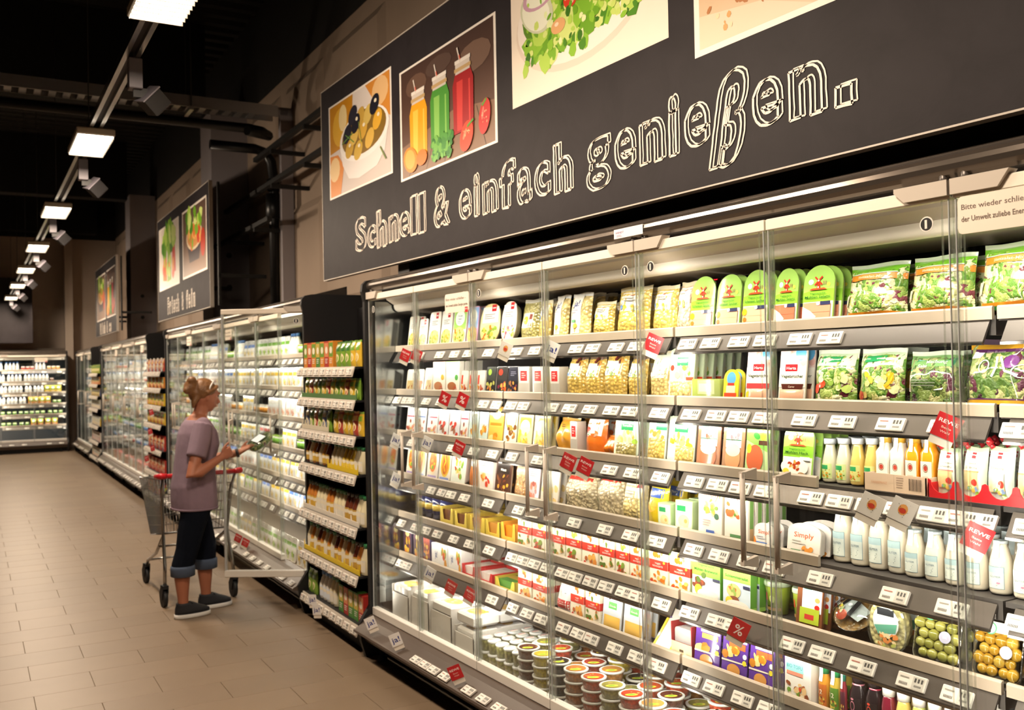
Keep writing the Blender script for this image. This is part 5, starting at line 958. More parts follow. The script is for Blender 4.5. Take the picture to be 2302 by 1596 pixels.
cnt = {}; seen_n = {}
parsed = [l.split() for l in ROWS.split('\n') if l]
for q in parsed: cnt[(q[0], q[1])] = cnt.get((q[0], q[1]), 0) + 1
FAN = ('mill_ham', 'mill_salami', 'mill_salami_b', 'mill_hack', 'ravioli', 'simply_carton_b', 'carton_green', 'brown_tray', 'mill_green', 'mill_green_b')
for q in parsed:
    lv, st, y, w, h, n, dx = int(q[0]), q[1], float(q[2]), float(q[3]), float(q[4]), int(q[5]), float(q[6])
    if y > 5.215: continue
    if y + w / 2 > 5.255: w = (5.255 - y) * 2
    base = proto(st)[0][0][0]; desc = STY[st][1]; kk = (q[0], st); i = seen_n.get(kk, 0); seen_n[kk] = i + 1
    lean = {'pack': .13, 'carton': .04, 'bag': .12, 'foil_tray': .22}.get(base, 0.0)
    if st in ('slim_grey', 'green_low', 'ja_box_low', 'dark_box', 'dark_box_b') or h < .1 and base == 'carton': lean = 0
    w *= .96; rnd = base in ('bottle', 'roll', 'cup'); dep = w * 1.03 if rnd else (DEP[st] + BUL[st]) * 1.06 / math.cos(lean) + .002; z = SHZ[lv] - .004 + DEP[st] * math.sin(lean)
    x0 = FRIDGE_SHELF_X + .008 + (w * .52 if rnd else 0) + BUL[st]
    lab = desc + ', ' + SHELFN[lv] if cnt[kk] == 1 else '%s, %s from the left on the %s' % (desc, ordn(i), SHELFN[lv])
    h = min(h, .205) * math.cos(lean); jit = .012 if base in ('carton', 'display_tray') else .03
    put(st, SA, x0, y - .21, z, w, h, lean, random.uniform(-jit, jit), lab, desc + ' on the ' + SHELFN[lv])
    n = min(n, int((.47 - x0 + FRIDGE_SHELF_X) / max(dx, dep)) , 6)
    for k in range(1, n):
        put(st, SA, x0 + k * max(dx, dep), y - .21 + (-.004 * k if st in FAN else 0), z, w, h, lean, random.uniform(-jit, jit), '%s %s the %s, %s' % (desc, 'right behind' if k == 1 else ordn(k) + ' row behind', 'front one' if cnt[kk] == 1 else ordn(i), SHELFN[lv]), desc + ' on the ' + SHELFN[lv])
# ---------------------------------------------------------------- trays and stacks in the near fridge
def simple(name, parts, site, x, y, z, label, cat, group=None, rz=0.0, sc=None):
    o = None
    for n, me in parts:
        if o is None: o = link(name, me, None, site(x, y, z), (0, 0, site.a + rz)); tag(o, label, cat, group)
        else: link(n, me, o)
    if sc: o.scale = sc
    return o
def meshes(parts): return [(n, mb.mesh(n)) for n, mb in parts]
# card trays in front of bottles and pouches on the third shelf
mb = MB(); mb.box(0, .003, -.105, .105, 0, .052, 'print', '#ecd2b8'); mb.box(0, .05, -.105, -.102, 0, .05, 'print', '#ecd2b8'); mb.box(0, .05, .102, .105, 0, .05, 'print', '#ecd2b8')
draw(mb, .21, .052, [('r', .5, 0, .503, 1, '#b99a80'), ('t', 'FARBEPRINZ', .26, .4, .2, '#e3b493', .26), ('l', .54, .68, .8, 5, .13, '#b39a86')] + [('r', .74 + k * .02, .2, .74 + k * .02 + (.008 if k % 3 else .013), .85, '#6a5a4e') for k in range(11)], flat)
simple('bottle_carton', [('carton', mb.mesh('bottle_carton'))], SA, FRIDGE_SHELF_X - .008, 1.80 - .21, SHZ[2] - .004, 'pink card tray with barcode in front of the square bottles', 'card tray')
mb = MB(); pts = [(-.17, 0), (.17, 0)]
for k in range(4):
    c = .1275 - k * .085
    pts += [(c + .0425, .052)] + [(c + .034 * math.cos(a), .048 - .034 * math.sin(a)) for a in [PI * j / 8 for j in range(9)]]
pts += [(-.17, .052)]
mb.prism(pts, 0, .003, 'x', 'print', '#cf2028'); mb.box(0, .05, .167, .17, 0, .04, 'print', '#cf2028')
simple('pouch_carton', [('c', mb.mesh('pouch_carton'))], SA, FRIDGE_SHELF_X - .014, 1.515 - .21, SHZ[2] - .004, 'red scalloped card tray in front of the dressing pouches', 'card tray')
# bottom deck: white boxes, cups, tubs
DZ = .204
def white_box(w, h, d, seed):
    mb = MB(); mb.box(0, d, -w / 2, -w / 2 + .004, 0, h, 'print', '#dedbd5'); mb.box(0, d, w / 2 - .004, w / 2, 0, h, 'print', '#dedbd5'); mb.box(d - .004, d, -w / 2, w / 2, 0, h, 'print', '#dedbd5'); mb.box(0, .004, -w / 2, w / 2, 0, h * .8, 'print', '#e3e0da'); mb.box(0, d, -w / 2, w / 2, 0, .004, 'print', '#dedbd5')
    draw(mb, d, h, [('t', 'ja!', .45, .55, .26, '#2a3a8c')], lambda u, v, o: (d / 2 + u, -w / 2 - o, v)); t = MB()
    for k in range(3):
        for j in range(2):
            cx, cz = .06 + j * .16, .012 + k * .078; t.box(cx - .05, cx + .10, -w / 2 + .012, w / 2 - .012, cz, cz + .06, 'gloss', '#ecebe8', ch=.012)
            draw(t, w * .8, .12, [('e', .5, .5, .42, .36, '#e9c06a', 14), ('s', seed + k, .2, .2, .8, .8, 8, .08, .14, ['#e3a93f', '#f0d79a', '#d98a4a'])], lambda u, v, o, cx=cx, cz=cz: (cx - .04 + v, -u, cz + .0605 + o), 'gloss')
    return meshes([('box', mb), ('food_trays', t)])
for i, (y, w, h) in enumerate(((5.12, .22, .22), (4.86, .22, .25), (4.60, .24, .22), (4.34, .2, .15))):
    simple('shelf_carton', white_box(w, h, .36, i * 7), SA, .09, y - .21, DZ, 'white carton of lidded trays, %s from the left on the bottom deck' % ordn(i), 'carton', 'white cartons on the bottom deck')
mb = MB(); mb.lathe([(.027, 0), (.034, .055), (.034, .058)], 'food', '#8a8a52', 12); l = MB(); l.lathe([(.035, .056), (.036, .064), (.03, .068)], 'gloss', '#c9cbc8', 12); draw(l, .05, .05, [('r', .1, .3, .9, .7, '#ece6da'), ('r', .1, .3, .9, .42, '#c9403a')], lambda u, v, o: (u, .025 - v, .068 + o)); JC = meshes([('cup', mb), ('lid', l)])
for r_ in range(4):
    for c in range(5):
        for lv in range(2):
            simple('salad_cup', JC, SA, .14 + r_ * .082, 4.19 - c * .078 - .21, DZ + .004 + lv * .069, 'olive salad cup, %s row from the glass, %s from the left, %s layer' % (ordn(r_), ordn(c), ('lower', 'upper')[lv]), 'cup', 'olive salad cups on the bottom deck')
TC = ['#5a3328', '#b8a63a', '#2f2b2a', '#a8693a', '#b04a2c', '#8a8446', '#b8432c', '#c98a48', '#9a3f30', '#b07a3f', '#7f7f4a', '#b5502f']
tubs = [meshes(tub(.052, .047, c, seed=k)) for k, c in enumerate(TC)]
NMC = ['dark brown', 'yellow', 'black olive', 'tan and red', 'chilli red', 'green olive', 'bright red', 'golden', 'crimson', 'ochre', 'grey-green', 'rust']
yy = 3.80; k = 0
yy -= .03
while yy > 1.3:
    for r_ in range(4):
        ci = (k + r_ * 5) % 12
        for lv in range(4 if (k + r_) % 3 or r_ == 0 else 3):
            simple('food_tub', tubs[ci], SA, .125 + r_ * .118, yy - .21 + (.03 if r_ % 2 else 0), DZ + .002 + lv * .0475, '%s spread tub, %s stack from the left, %s row, %s up' % (NMC[ci], ordn(k), ordn(r_), ordn(lv)), 'tub', 'round spread tubs stacked on the bottom deck')
    yy -= .128; k += 1
# ---------------------------------------------------------------- small flag signs on the shelf edges
def sign_mesh(kind):
    s = .033; mb = MB(); R45 = lambda u, v: (u, v)
    bg = {'rewe': '#c3252b', 'ja': '#efecea', 'pct': '#c3252b', 'apple': '#e3ddd6'}[kind]
    mb.box(0, .0018, -s, s, -s, s, 'print', bg)
    it = {'rewe': [('t', 'REWE', .5, .62, .22, '#f6e6e2', .78), ('t', 'Beste', .5, .40, .13, '#eab8b0', .5), ('t', 'Wahl', .5, .22, .13, '#eab8b0', .5)], 'ja': [('t', 'ja!', .5, .30, .60, '#1f2f86', .78)], 'pct': [('t', '%', .5, .22, .75, '#f6e6e2')],
          'apple': [('e', .5, .55, .2, .24, '#e3a05a', 14), ('e', .5, .5, .15, .12, '#c9432f', 12), ('s', 3, .2, .2, .8, .85, 12, .015, .025, ['#6a6460'])]}[kind]
    draw(mb, 2 * s, 2 * s, it, lambda u, v, o: (-o, -u, v - s)); c = MB(); c.box(.003, .006, -.03, .03, -.055, .0, 'print', '#efe6da'); c.box(.002, .03, -.006, .006, -.012, .0, 'print', '#e9e4da')
    return mb.mesh('flag_sign'), c.mesh('clip_card')
SGM = {k: sign_mesh(k) for k in ('rewe', 'ja', 'pct', 'apple')}
SGD = {'rewe': 'red flag sign with white lettering', 'ja': 'white flag sign with blue lettering', 'pct': 'red percent flag sign', 'apple': 'pale flag sign with an apple emblem'}
def flag(kind, p, where, site=SA, tilt=.42, rz=.5):
    me, cl = SGM[kind]; o = link('flag_sign', me, None, p); o.rotation_euler = (Matrix.Rotation(site.a + rz, 3, 'Z') @ Matrix.Rotation(tilt, 3, 'X')).to_euler()
    c = link('clip_card', cl, o); tag(o, SGD[kind] + ', ' + where, 'sign', 'flag signs on the shelf edges'); return o
for kind, y, z, wh in (('rewe', 5.0, 1.775, 'leftmost on the top shelf edge'), ('rewe', 4.85, 1.772, 'second on the top shelf edge'), ('rewe', 2.79, 1.776, 'below the yellow pasta on the top shelf'), ('rewe', 4.365, 1.285, 'third shelf edge near the first hinge'), ('rewe', 3.371, 1.286, 'left of the pair on the third shelf edge'), ('rewe', 3.248, 1.277, 'right of the pair on the third shelf edge'),
        ('rewe', 4.483, .542, 'left of two above the white cartons'), ('rewe', 4.274, .542, 'right of two above the white cartons'), ('rewe', 1.58, 1.515, 'behind the rightmost door edge'), ('rewe', 1.50, 1.23, 'below the dressing pouches'), ('ja', 3.481, 1.772, 'below the white pasta bags on the top shelf'), ('ja', 5.15, 1.28, 'left end of the third shelf edge'), ('ja', 4.737, 1.286, 'third shelf edge above the snack packs'), ('ja', 5.16, 1.05, 'left end of the fourth shelf edge'), ('ja', 4.73, .57, 'above the white cartons on the bottom deck'),
        ('pct', 4.515, 1.536, 'left of two on the second shelf edge'), ('pct', 4.317, 1.533, 'right of two on the second shelf edge'), ('pct', 2.374, .793, 'above the violet packs'), ('apple', 3.878, 1.781, 'below the clear noodle bag'), ('apple', 1.828, 1.275, 'above the tall milk bottles, left one'), ('apple', 1.724, 1.273, 'above the short milk bottles, right one')):
    flag(kind, (2.325, y, z), wh)
for kind, y, z, wh in (('ja', 5.04, .285, 'left one on the near bumper'), ('ja', 4.70, .27, 'right one on the near bumper'), ('rewe', 4.02, .275, 'standing on the near bumper')): flag(kind, (2.10, y, z - .02), wh, tilt=-.42, rz=.75)
# notices on the doors
def notice(site, x, y, z, label, s=1.0):
    o = outline(.25 * s, .095 * s, 'soft'); mb = MB(); mb.prism([(-u, v) for u, v in o], 0, .002, 'x', 'print', '#f2e6d6')
    draw(mb, .25, .095, [('t', 'Bitte wieder schließen –', .46, .64, .2, '#7a6a60', .84), ('t', 'der Umwelt zuliebe Energie sparen.', .5, .32, .2, '#7a6a60', .92), ('p', [(.84, -.06), (.96, -.06), (.96, .22), (.84, .22)], '#c3252b'), ('t', 'REWE', .90, .08, .12, '#f6e6e2', .1)], flat)
    tag(simple('door_notice', [('n', mb.mesh('door_notice'))], site, x, y, z, label, 'notice', 'close-the-door notices on the glass'), label, 'notice')
notice(SA, -.0180, 4.149 - .21, 1.972, 'white close-the-door notice on the near fridge, first hinge'); notice(SA, -.0180, 1.334 - .21, 2.010, 'white close-the-door notice at the right edge of the photo')
for i, (s_, ys, nm) in enumerate(((SB, (.35, 2.3, 4.1), 'fridge behind the woman'), (SCC, (.5, 1.9, 3.2), 'fridge between the farther racks'), (SD, (.6, 2.0), 'far corner fridge'), (SE, (.5, 1.9), 'fridge across the aisle end'))):
    for k, y in enumerate(ys):
        if i == 0 and k == 0: continue
        notice(s_, -.0180, y, 1.99, 'white notice on the %s, %s from the near end' % (nm, ordn(k)))
mb = MB(); mb.box(0, .001, -.085, .085, 0, .035, 'print', '#f0eef0'); draw(mb, .17, .035, [('t', 'WENDT', .2, .5, .3, '#7a4a8a', .3), ('l', .1, .3, .3, 2, .14, '#a88ab0')], flat)
o = simple('rail_sticker', [('s', mb.mesh('rail_sticker'))], SA, -.024, 2.78 - .21, 2.172, 'white sticker with purple print on the grey canopy rail', 'sticker')
# ---------------------------------------------------------------- boards above the fridges
m, nt, b = nodes('slate')
tc = nt.nodes.new('ShaderNodeTexCoord'); n1 = nt.nodes.new('ShaderNodeTexNoise'); n1.inputs['Scale'].default_value = 5; n1.inputs['Detail'].default_value = 9; n1.inputs['Roughness'].default_value = .65; n1.inputs['Distortion'].default_value = .8
nt.links.new(tc.outputs['Object'], n1.inputs['Vector']); cr = nt.nodes.new('ShaderNodeValToRGB'); cr.color_ramp.elements[0].color = L('#1d191b'); cr.color_ramp.elements[1].color = L('#332e31'); nt.links.new(n1.outputs['Fac'], cr.inputs[0]); nt.links.new(cr.outputs[0], b.inputs['Base Color']); b.inputs['Roughness'].default_value = .6; b.inputs['Specular IOR Level'].default_value = .2
bp = nt.nodes.new('ShaderNodeBump'); bp.inputs['Strength'].default_value = .12; bp.inputs['Distance'].default_value = .01; nt.links.new(n1.outputs['Fac'], bp.inputs['Height']); nt.links.new(bp.outputs['Normal'], b.inputs['Normal'])
_BL = {}
def glyph_loops(ch):
    """outline of one heavy letter in a unit box"""
    if ch in _BL: return _BL[ch]
    if ch == '.': return [[(0, 0), (1, 0), (1, 1), (0, 1), (0, 0)]]
    c = bpy.data.curves.new('t', 'FONT'); c.body = ch; c.resolution_u = 4; c.offset = .03 if ch not in '.il' else .055
    o = bpy.data.objects.new('t', c); COL.objects.link(o); bpy.context.view_layer.update(); me = bpy.data.meshes.new_from_object(o.evaluated_get(bpy.context.evaluated_depsgraph_get()))
    cnt_ = {}
    for p in me.polygons:
        for e in p.edge_keys: cnt_[e] = cnt_.get(e, 0) + 1
    nb = {}
    for (a, b_), k in cnt_.items():
        if k == 1: nb.setdefault(a, []).append(b_); nb.setdefault(b_, []).append(a)
    co = [(v.co.x, v.co.y) for v in me.vertices]; loops = []; left = set(nb)
    while left:
        s = left.pop(); lp = [s]; cur = s
        while True:
            nx_ = [q for q in nb[cur] if q in left]
            if not nx_: break
            cur = nx_[0]; left.discard(cur); lp.append(cur)
        loops.append([co[i] for i in lp] + [co[s]])
    xs = [q[0] for l in loops for q in l]; ys = [q[1] for l in loops for q in l]; x0, x1, y0, y1 = min(xs), max(xs), min(ys), max(ys)
    _BL[ch] = [[((x - x0) / (x1 - x0), (y - y0) / (y1 - y0)) for x, y in l] for l in loops]
    bpy.data.objects.remove(o); bpy.data.curves.remove(c); bpy.data.meshes.remove(me); return _BL[ch]
def chalk(spec, wdt, col='#efe0cf', off=.018):
    """hand-drawn double outline letters; spec 'letter u0 u1 v0 v1;...' in metres on the board"""
    items = []; r = random.Random(3)
    for q in spec.split(';'):
        ch, u0, u1, v0, v1 = q.split(); u0, u1, v0, v1 = map(float, (u0, u1, v0, v1)); u1 -= off
        sh = (.07 if ch == 'ß' else .0)
        for dx, dy, wq in ((0, 0, wdt), (off, .006, wdt * .7)):
            for lp in glyph_loops(ch):
                pts = []
                for (xa, ya), (xb, yb) in zip(lp[:-1], lp[1:]):
                    n = max(1, int(math.hypot((xb - xa) * (u1 - u0), (yb - ya) * (v1 - v0)) / .03))
                    for k in range(n): pts.append((xa + (xb - xa) * k / n, ya + (yb - ya) * k / n))
                pts.append(pts[0]); pts = [(u0 + x * (u1 - u0) + (y - .5) * sh + dx + r.uniform(-.002, .002), v0 + y * (v1 - v0) + dy + r.uniform(-.002, .002)) for x, y in pts]
                pts[-1] = pts[0]; items.append(('ln', pts, wq * r.uniform(.85, 1.1), col))
    return items
PIC_OLIVE = [('r', 0, 0, 1, 1, '#f6efe6'), ('r', .02, .02, .98, .98, '#cdbfb8', '#e6dcd6'), ('p', [(.02, .98), (.42, .98), (.40, .62), (.25, .5), (.02, .48)], '#c98a1e'), ('e', .2, .72, .13, .2, '#e3b03a', 16), ('e', .25, .8, .07, .14, '#f0d9a0', 12), ('p', [(.62, .98), (.98, .98), (.98, .55), (.8, .7)], '#d98f3a'), ('e', .84, .84, .12, .14, '#ecc088', 14), ('p', [(.02, .02), (.2, .02), (.26, .3), (.16, .44), (.02, .46)], '#e08a34'), ('e', .1, .3, .09, .13, '#f0cd96', 12), ('p', [(.20, .48), (.96, .52), (.90, .26), (.78, .14), (.5, .1), (.34, .14), (.24, .3)], '#eee6e2'), ('e', .58, .52, .385, .25, '#f7f2ee', 28), ('e', .58, .54, .345, .215, '#8a6a2a', 28)] + [('e', x, y, .075, .085, c, 14, .5) for x, y, c in ((.36, .44, '#cfa53c'), (.50, .38, '#d6b048'), (.44, .55, '#e0bd5c'), (.58, .56, '#d9ab44'), (.68, .44, '#e3b855'), (.80, .58, '#e8b23c'), (.66, .68, '#d8ba62'), (.54, .70, '#c9a348'), (.33, .60, '#23222e'), (.47, .66, '#1d1c28'), (.76, .74, '#20202c'), (.42, .76, '#292835'))] + [('e', x, y, .02, .02, '#f4ead0', 8) for x, y in ((.37, .47), (.52, .42), (.6, .6), (.82, .62), (.49, .7), (.78, .77))] + [('ln', [(.24, .52), (.42, .58)], .008, '#5f8a3a'), ('ln', [(.3, .6), (.44, .48)], .007, '#6f9a44'), ('ln', [(.52, .66), (.56, .44)], .007, '#8aa84a'), ('ln', [(.84, .3), (.92, .16)], .014, '#7a8a4a')]
PIC_JUICE = [('r', 0, 0, 1, 1, '#f6efe6'), ('r', .02, .02, .98, .98, '#6a4a3a', '#4a3630'), ('p', [(.02, .02), (.98, .02), (.98, .34), (.6, .42), (.02, .30)], '#8a6a54')] + [('ln', [(.1 + k * .2, .02), (.3 + k * .13, .36)], .006, '#4f3a30') for k in range(5)] + [('e', .2, .8, .12, .1, '#6b5144', 12), ('e', .45, .86, .14, .08, '#5a463e', 12), ('e', .8, .76, .16, .12, '#7a6052', 12)]
for x, c, c2, hb in ((.22, '#f0a81e', '#f8c94e', 0), (.46, '#4f9a3a', '#8cc860', .02), (.70, '#a81f24', '#d8403c', .04)): PIC_JUICE += [('p', [(x - .095, .16 + hb), (x + .095, .16 + hb), (x + .10, .56 + hb), (x + .07, .66 + hb), (x - .07, .66 + hb), (x - .10, .56 + hb)], c), ('p', [(x - .06, .18 + hb), (x - .01, .18 + hb), (x - .0, .58 + hb), (x - .06, .58 + hb)], c2), ('r', x + .055, .2 + hb, x + .07, .56 + hb, c2), ('r', x - .07, .64 + hb, x + .07, .74 + hb, '#d9cfc6'), ('r', x - .075, .725 + hb, x + .075, .755 + hb, '#efe8e0'), ('r', x - .08, .66 + hb, x + .08, .69 + hb, '#c9a978'), ('ln', [(x - .02, .72 + hb), (x - .05, .86 + hb)], .012, '#e6ddd4'), ('ln', [(x - .02, .75 + hb), (x - .03, .79 + hb)], .012, '#d8624a')]
PIC_JUICE += [('e', .13, .16, .085, .11, '#ee8a22', 18, -.4), ('e', .125, .165, .06, .085, '#f6ab4c', 16, -.4), ('e', .26, .14, .06, .07, '#e9771e', 14), ('s', 5, .37, .07, .59, .25, 70, .012, .03, ['#2f7a2a', '#4f9a3a', '#6fb34a', '#3f8a34']), ('e', .73, .15, .075, .10, '#e2492c', 18, .9), ('e', .715, .17, .03, .02, '#f08a6a', 10, .9), ('e', .90, .24, .08, .088, '#c9302c', 18, 1.3), ('e', .885, .27, .03, .018, '#e8776a', 10, 1.3), ('s', 8, .68, .1, .78, .2, 8, .004, .007, ['#f2c08a']), ('s', 9, .87, .18, .93, .3, 8, .004, .007, ['#f2b08a']), ('ln', [(.88, .33), (.92, .37)], .014, '#5f9a3a'), ('ln', [(.74, .22), (.8, .26)], .014, '#5f9a3a')]
GREENS = ['#6fa62a', '#8fc23a', '#b3d65a', '#4f8a24', '#d3e386', '#7fb534']
PIC_SALAD = [('r', 0, 0, 1, 1, '#f3e6d6'), ('e', .48, .52, .44, .42, '#e6d6c6', 32), ('e', .48, .55, .43, .40, '#f5ebe0', 32), ('e', .47, .60, .38, .33, '#5f8a2a', 28), ('s', 11, .12, .34, .84, .98, 120, .035, .075, GREENS), ('s', 12, .10, .22, .62, .42, 40, .025, .05, GREENS), ('s', 14, .12, .28, .84, .98, 260, .010, .026, GREENS + ['#e6f0b4', '#c9de72', '#3f7420'])]
PIC_SALAD += [('e', x, y, .05, .08, c, 16, .15) for x, y, c in ((.35, .84, '#d8391f'), (.26, .92, '#c9301c'), (.44, .60, '#d9402a'), (.52, .95, '#cf3a22'), (.62, .80, '#c9361f'))] + [('e', .335, .87, .012, .02, '#f8d0bc', 8), ('e', .43, .63, .012, .02, '#f8d0bc', 8), ('e', .45, .56, .012, .016, '#f8d0bc', 8), ('e', .20, .63, .13, .15, '#cfd3b4', 22, -.5), ('e', .195, .625, .11, .125, '#eef0dc', 22, -.5), ('ring', .22, .74, .12, .10, .22, '#c9a0b4'), ('p', [(.46, .98), (.50, .98), (.42, .70), (.38, .70)], '#a8789a'), ('p', [(.74, .98), (.80, .94), (.56, .66), (.52, .70)], '#e0c8c4'), ('e', .355, .44, .05, .055, '#e3ae78', 14), ('e', .345, .455, .015, .015, '#f6dcc0', 8), ('e', .50, .58, .035, .045, '#8a7a2a', 12), ('e', .285, .80, .045, .06, '#a8862f', 12), ('e', .56, .88, .04, .05, '#2f2c1c', 12), ('s', 13, .6, .42, .9, .85, 26, .03, .06, ['#cfe07a', '#a9cc4a', '#e3ecb0', '#8ab53a'])]
PIC_CRUST = [('r', 0, 0, 1, 1, '#f8efe4'), ('r', .025, .035, .975, .97, '#e2c7a6', '#c79a66'), ('p', [(.025, .035), (.5, .035), (.3, .16), (.025, .22)], '#ead4b8'), ('p', [(.1, .42), (.3, .25), (.52, .12), (.72, .07), (.975, .05), (.975, .97), (.025, .97), (.025, .5)], '#a8481c'), ('s', 5, .3, .22, .97, .5, 60, .03, .07, ['#c9652a', '#b5521f', '#d98540', '#8f3514']), ('s', 7, .1, .4, .97, .95, 60, .04, .09, ['#c9652a', '#a8431a', '#d98540', '#8f3514']), ('s', 6, .04, .10, .42, .26, 22, .006, .016, ['#d9a05a', '#b5733a', '#f0d8b0', '#a85a2a'])]
PIC_VEG = [('r', 0, 0, 1, 1, '#f1e8dd'), ('r', .03, .03, .97, .97, '#e9ddd0'), ('p', [(.2, .15), (.4, .12), (.38, .7), (.25, .72)], '#e07a24'), ('p', [(.42, .1), (.62, .12), (.58, .7), (.46, .7)], '#8fb53a'), ('p', [(.66, .2), (.84, .22), (.8, .66), (.68, .66)], '#d8452c'), ('s', 4, .15, .62, .85, .92, 26, .06, .12, GREENS), ('s', 5, .2, .2, .8, .5, 10, .05, .08, ['#f0a040', '#c9dc6a', '#e8603c'])]
PIC_BOWL = [('r', 0, 0, 1, 1, '#efe4d8'), ('r', .03, .03, .97, .97, '#8a6a54', '#5f4a40'), ('p', [(.2, .55), (.8, .55), (.7, .2), (.3, .2)], '#3a2c30'), ('e', .5, .56, .32, .2, '#d9c2a0', 22), ('e', .5, .57, .28, .17, '#c98a4a', 22), ('s', 6, .28, .45, .72, .68, 22, .04, .08, ['#d9743a', '#e8b060', '#7fae3a', '#c9402a']), ('s', 7, .2, .66, .8, .92, 14, .05, .1, GREENS), ('e', .85, .4, .09, .2, '#b53a24', 12)]
def board(name, site, lx, y_left, y_right, z0, z1, label, pics, text, letter=.0095, off=.020):
    W = y_left - y_right; H = z1 - z0; t = empty(name, site(lx, y_left, z0), site.a); tag(t, label, 'sign board')
    mb = MB(); mb.box(0, .035, -W, 0, 0, H, 'slate'); mb.obj('board', t)
    mb = MB()
    for a in ((-W - .004, .004, -.006, 0), (-W - .004, .004, H, H + .006), (0, .006, 0, H), (-W - .006, -W, 0, H)): mb.box(-.003, .038, a[0], a[1], a[2], a[3], 'greyplastic')
    mb.obj('edge_trim', t)
    for u0, u1, v0, v1, items in pics:
        mb = MB(); draw(mb, u1 - u0, v1 - v0, items, lambda u, v, o: (-.001 - o, -(u + (u0 + u1) / 2), v + v0), 'photo', step=.0002); mb.obj('photo_print', t)
    for q in text.split(';'):
        mb = MB(); draw(mb, 1, 1, chalk(q, letter, off=off), lambda u, v, o: (-.003, -(u + .5), v), 'print', step=.0); mb.obj('letter', t)
    mb = MB()
    for k in range(int(W / 1.6) + 1): yk = -.3 - k * 1.6; mb.box(.035, .75 if site is SA else .55, yk - .02, yk + .02, .3, .34, 'deckmetal'); mb.box(.036, .06, yk - .02, yk + .02, 0.0, H - .05, 'deckmetal')
    o = mb.obj('wall_brackets', t); o['kind'] = 'stuff'
    return t
TEXT1 = 'S 0.621 0.813 0.134 0.355;c 0.827 0.965 0.136 0.276;h 0.982 1.142 0.123 0.354;n 1.169 1.328 0.134 0.296;e 1.329 1.480 0.145 0.289;l 1.488 1.585 0.138 0.366;l 1.592 1.692 0.135 0.364;& 1.796 1.991 0.140 0.360;e 2.100 2.238 0.142 0.295;i 2.269 2.326 0.140 0.357;n 2.358 2.517 0.137 0.297;f 2.532 2.689 0.136 0.365;a 2.701 2.834 0.133 0.301;c 2.858 2.994 0.144 0.296;h 3.022 3.174 0.133 0.355;g 3.275 3.452 0.098 0.316;e 3.479 3.619 0.154 0.312;n 3.643 3.800 0.147 0.312;i 3.823 3.882 0.148 0.375;e 3.912 4.049 0.156 0.312;ß 4.075 4.235 0.052 0.387;e 4.263 4.400 0.155 0.312;n 4.428 4.582 0.147 0.312;. 4.617 4.700 0.145 0.208'
board('sign_board', SA, .22, 6.64 - .21, -.4, 2.352, 3.722, 'large black slate board with food photos and chalk lettering', [(.15, 1.24, .56, 1.225, PIC_OLIVE), (1.36, 2.52, .48, 1.145, PIC_JUICE), (2.67, 3.83, .61, 1.25, PIC_SALAD), (3.975, 5.1, .485, 1.15, PIC_CRUST), (5.25, 6.4, .56, 1.2, PIC_VEG)], TEXT1)
def row_text(s, u0, u1, v0, v1):
    n = len(s); p = (u1 - u0) / n; out = []
    for k, ch in enumerate(s):
        if ch == ' ': continue
        hi = v1 if ch in 'FMhlfi&b' else v0 + (v1 - v0) * .72; nar = .3 if ch in 'il' else .1
        out.append('%s %.3f %.3f %.3f %.3f' % (ch, u0 + p * (k + nar), u0 + p * (k + 1 - nar), v0, hi))
    return ';'.join(out)
board('sign_board', G, .2, 8.5, 5.225, 2.41, 3.78, 'black board with vegetable and bowl photos on the second stretch', [(.12, 1.55, .40, 1.24, PIC_VEG), (1.77, 3.15, .42, 1.24, PIC_BOWL)], row_text('Frisch & fein', .7, 2.5, .06, .27), .013, .03)
board('sign_board', G, .2, 16.05, 12.85, 2.46, 3.82, 'farthest black board with two photos along the row', [(.2, 1.65, .30, 1.2, PIC_BOWL), (1.85, 3.1, .30, 1.2, PIC_JUICE)], row_text('Milch & Co', .7, 2.5, .03, .24), .014, .03)
mb = MB(); mb.box(-1.7, 0, 0, .05, 0, 1.42, 'slate'); t = link('wall_board', mb.mesh('wall_board'), None, G(-.88, 17.96, 2.41), (0, 0, G.a)); tag(t, 'dark blank board above the end fridge', 'sign board')
mb = MB(); mb.box(-1.7, 0, .05, 1.2, 1.30, 1.34, 'deckmetal'); mb.obj('bracket', t)
# ---------------------------------------------------------------- goods seen small: far fridges and black racks
def pot(col, lid):
    mb = MB(); mb.lathe([(.034, 0), (.04, .08)], 'gloss', '#efece6', 12); l = MB(); l.lathe([(.042, .08), (.042, .088), (.036, .09)], 'gloss', lid, 12); b_ = MB(); b_.lathe([(.0368, .02), (.0398, .066)], 'print', col, 12); return [('cup', mb), ('lid', l), ('label', b_)]
def fpack(col, food, label='#ecebe8'):
    return card(.12, .17, [('r', .05, .45, .95, .96, label), ('r', .05, .60, .95, .76, col), ('l', .2, .8, .88, 2, .06, '#9a9a9a'), ('s', 3, .12, .06, .88, .42, 9, .09, .15, food)], 'soft', '#dedcd6', d=.03)
def fcart(col, c2): return carton(.1, .17, .08, [('r', .06, .4, .94, .94, c2), ('e', .5, .66, .3, .14, '#f0e6cf', 12), ('l', .2, .8, .3, 3, .07, '#efe9dc')], col)
def fbot(liq, cap, lab): return bottle([(.026, 0), (.03, .006), (.03, .1), (.014, .15), (.013, .165)], liq, (.016, .16, .185), cap, (.02, .09, .9, [('r', 0, 0, 1, 1, lab), ('r', 0, .55, 1, .85, '#efe6cf')]))
def fbag(col, head): return pillow(.12, .16, .05, [('r', .05, .62, .95, .9, head), ('e', .5, .35, .3, .18, '#efe0b0', 12)], col, 'film', head, seed=2)
CH = ['#e8cf7a', '#f0dfa0', '#e3bd5a']
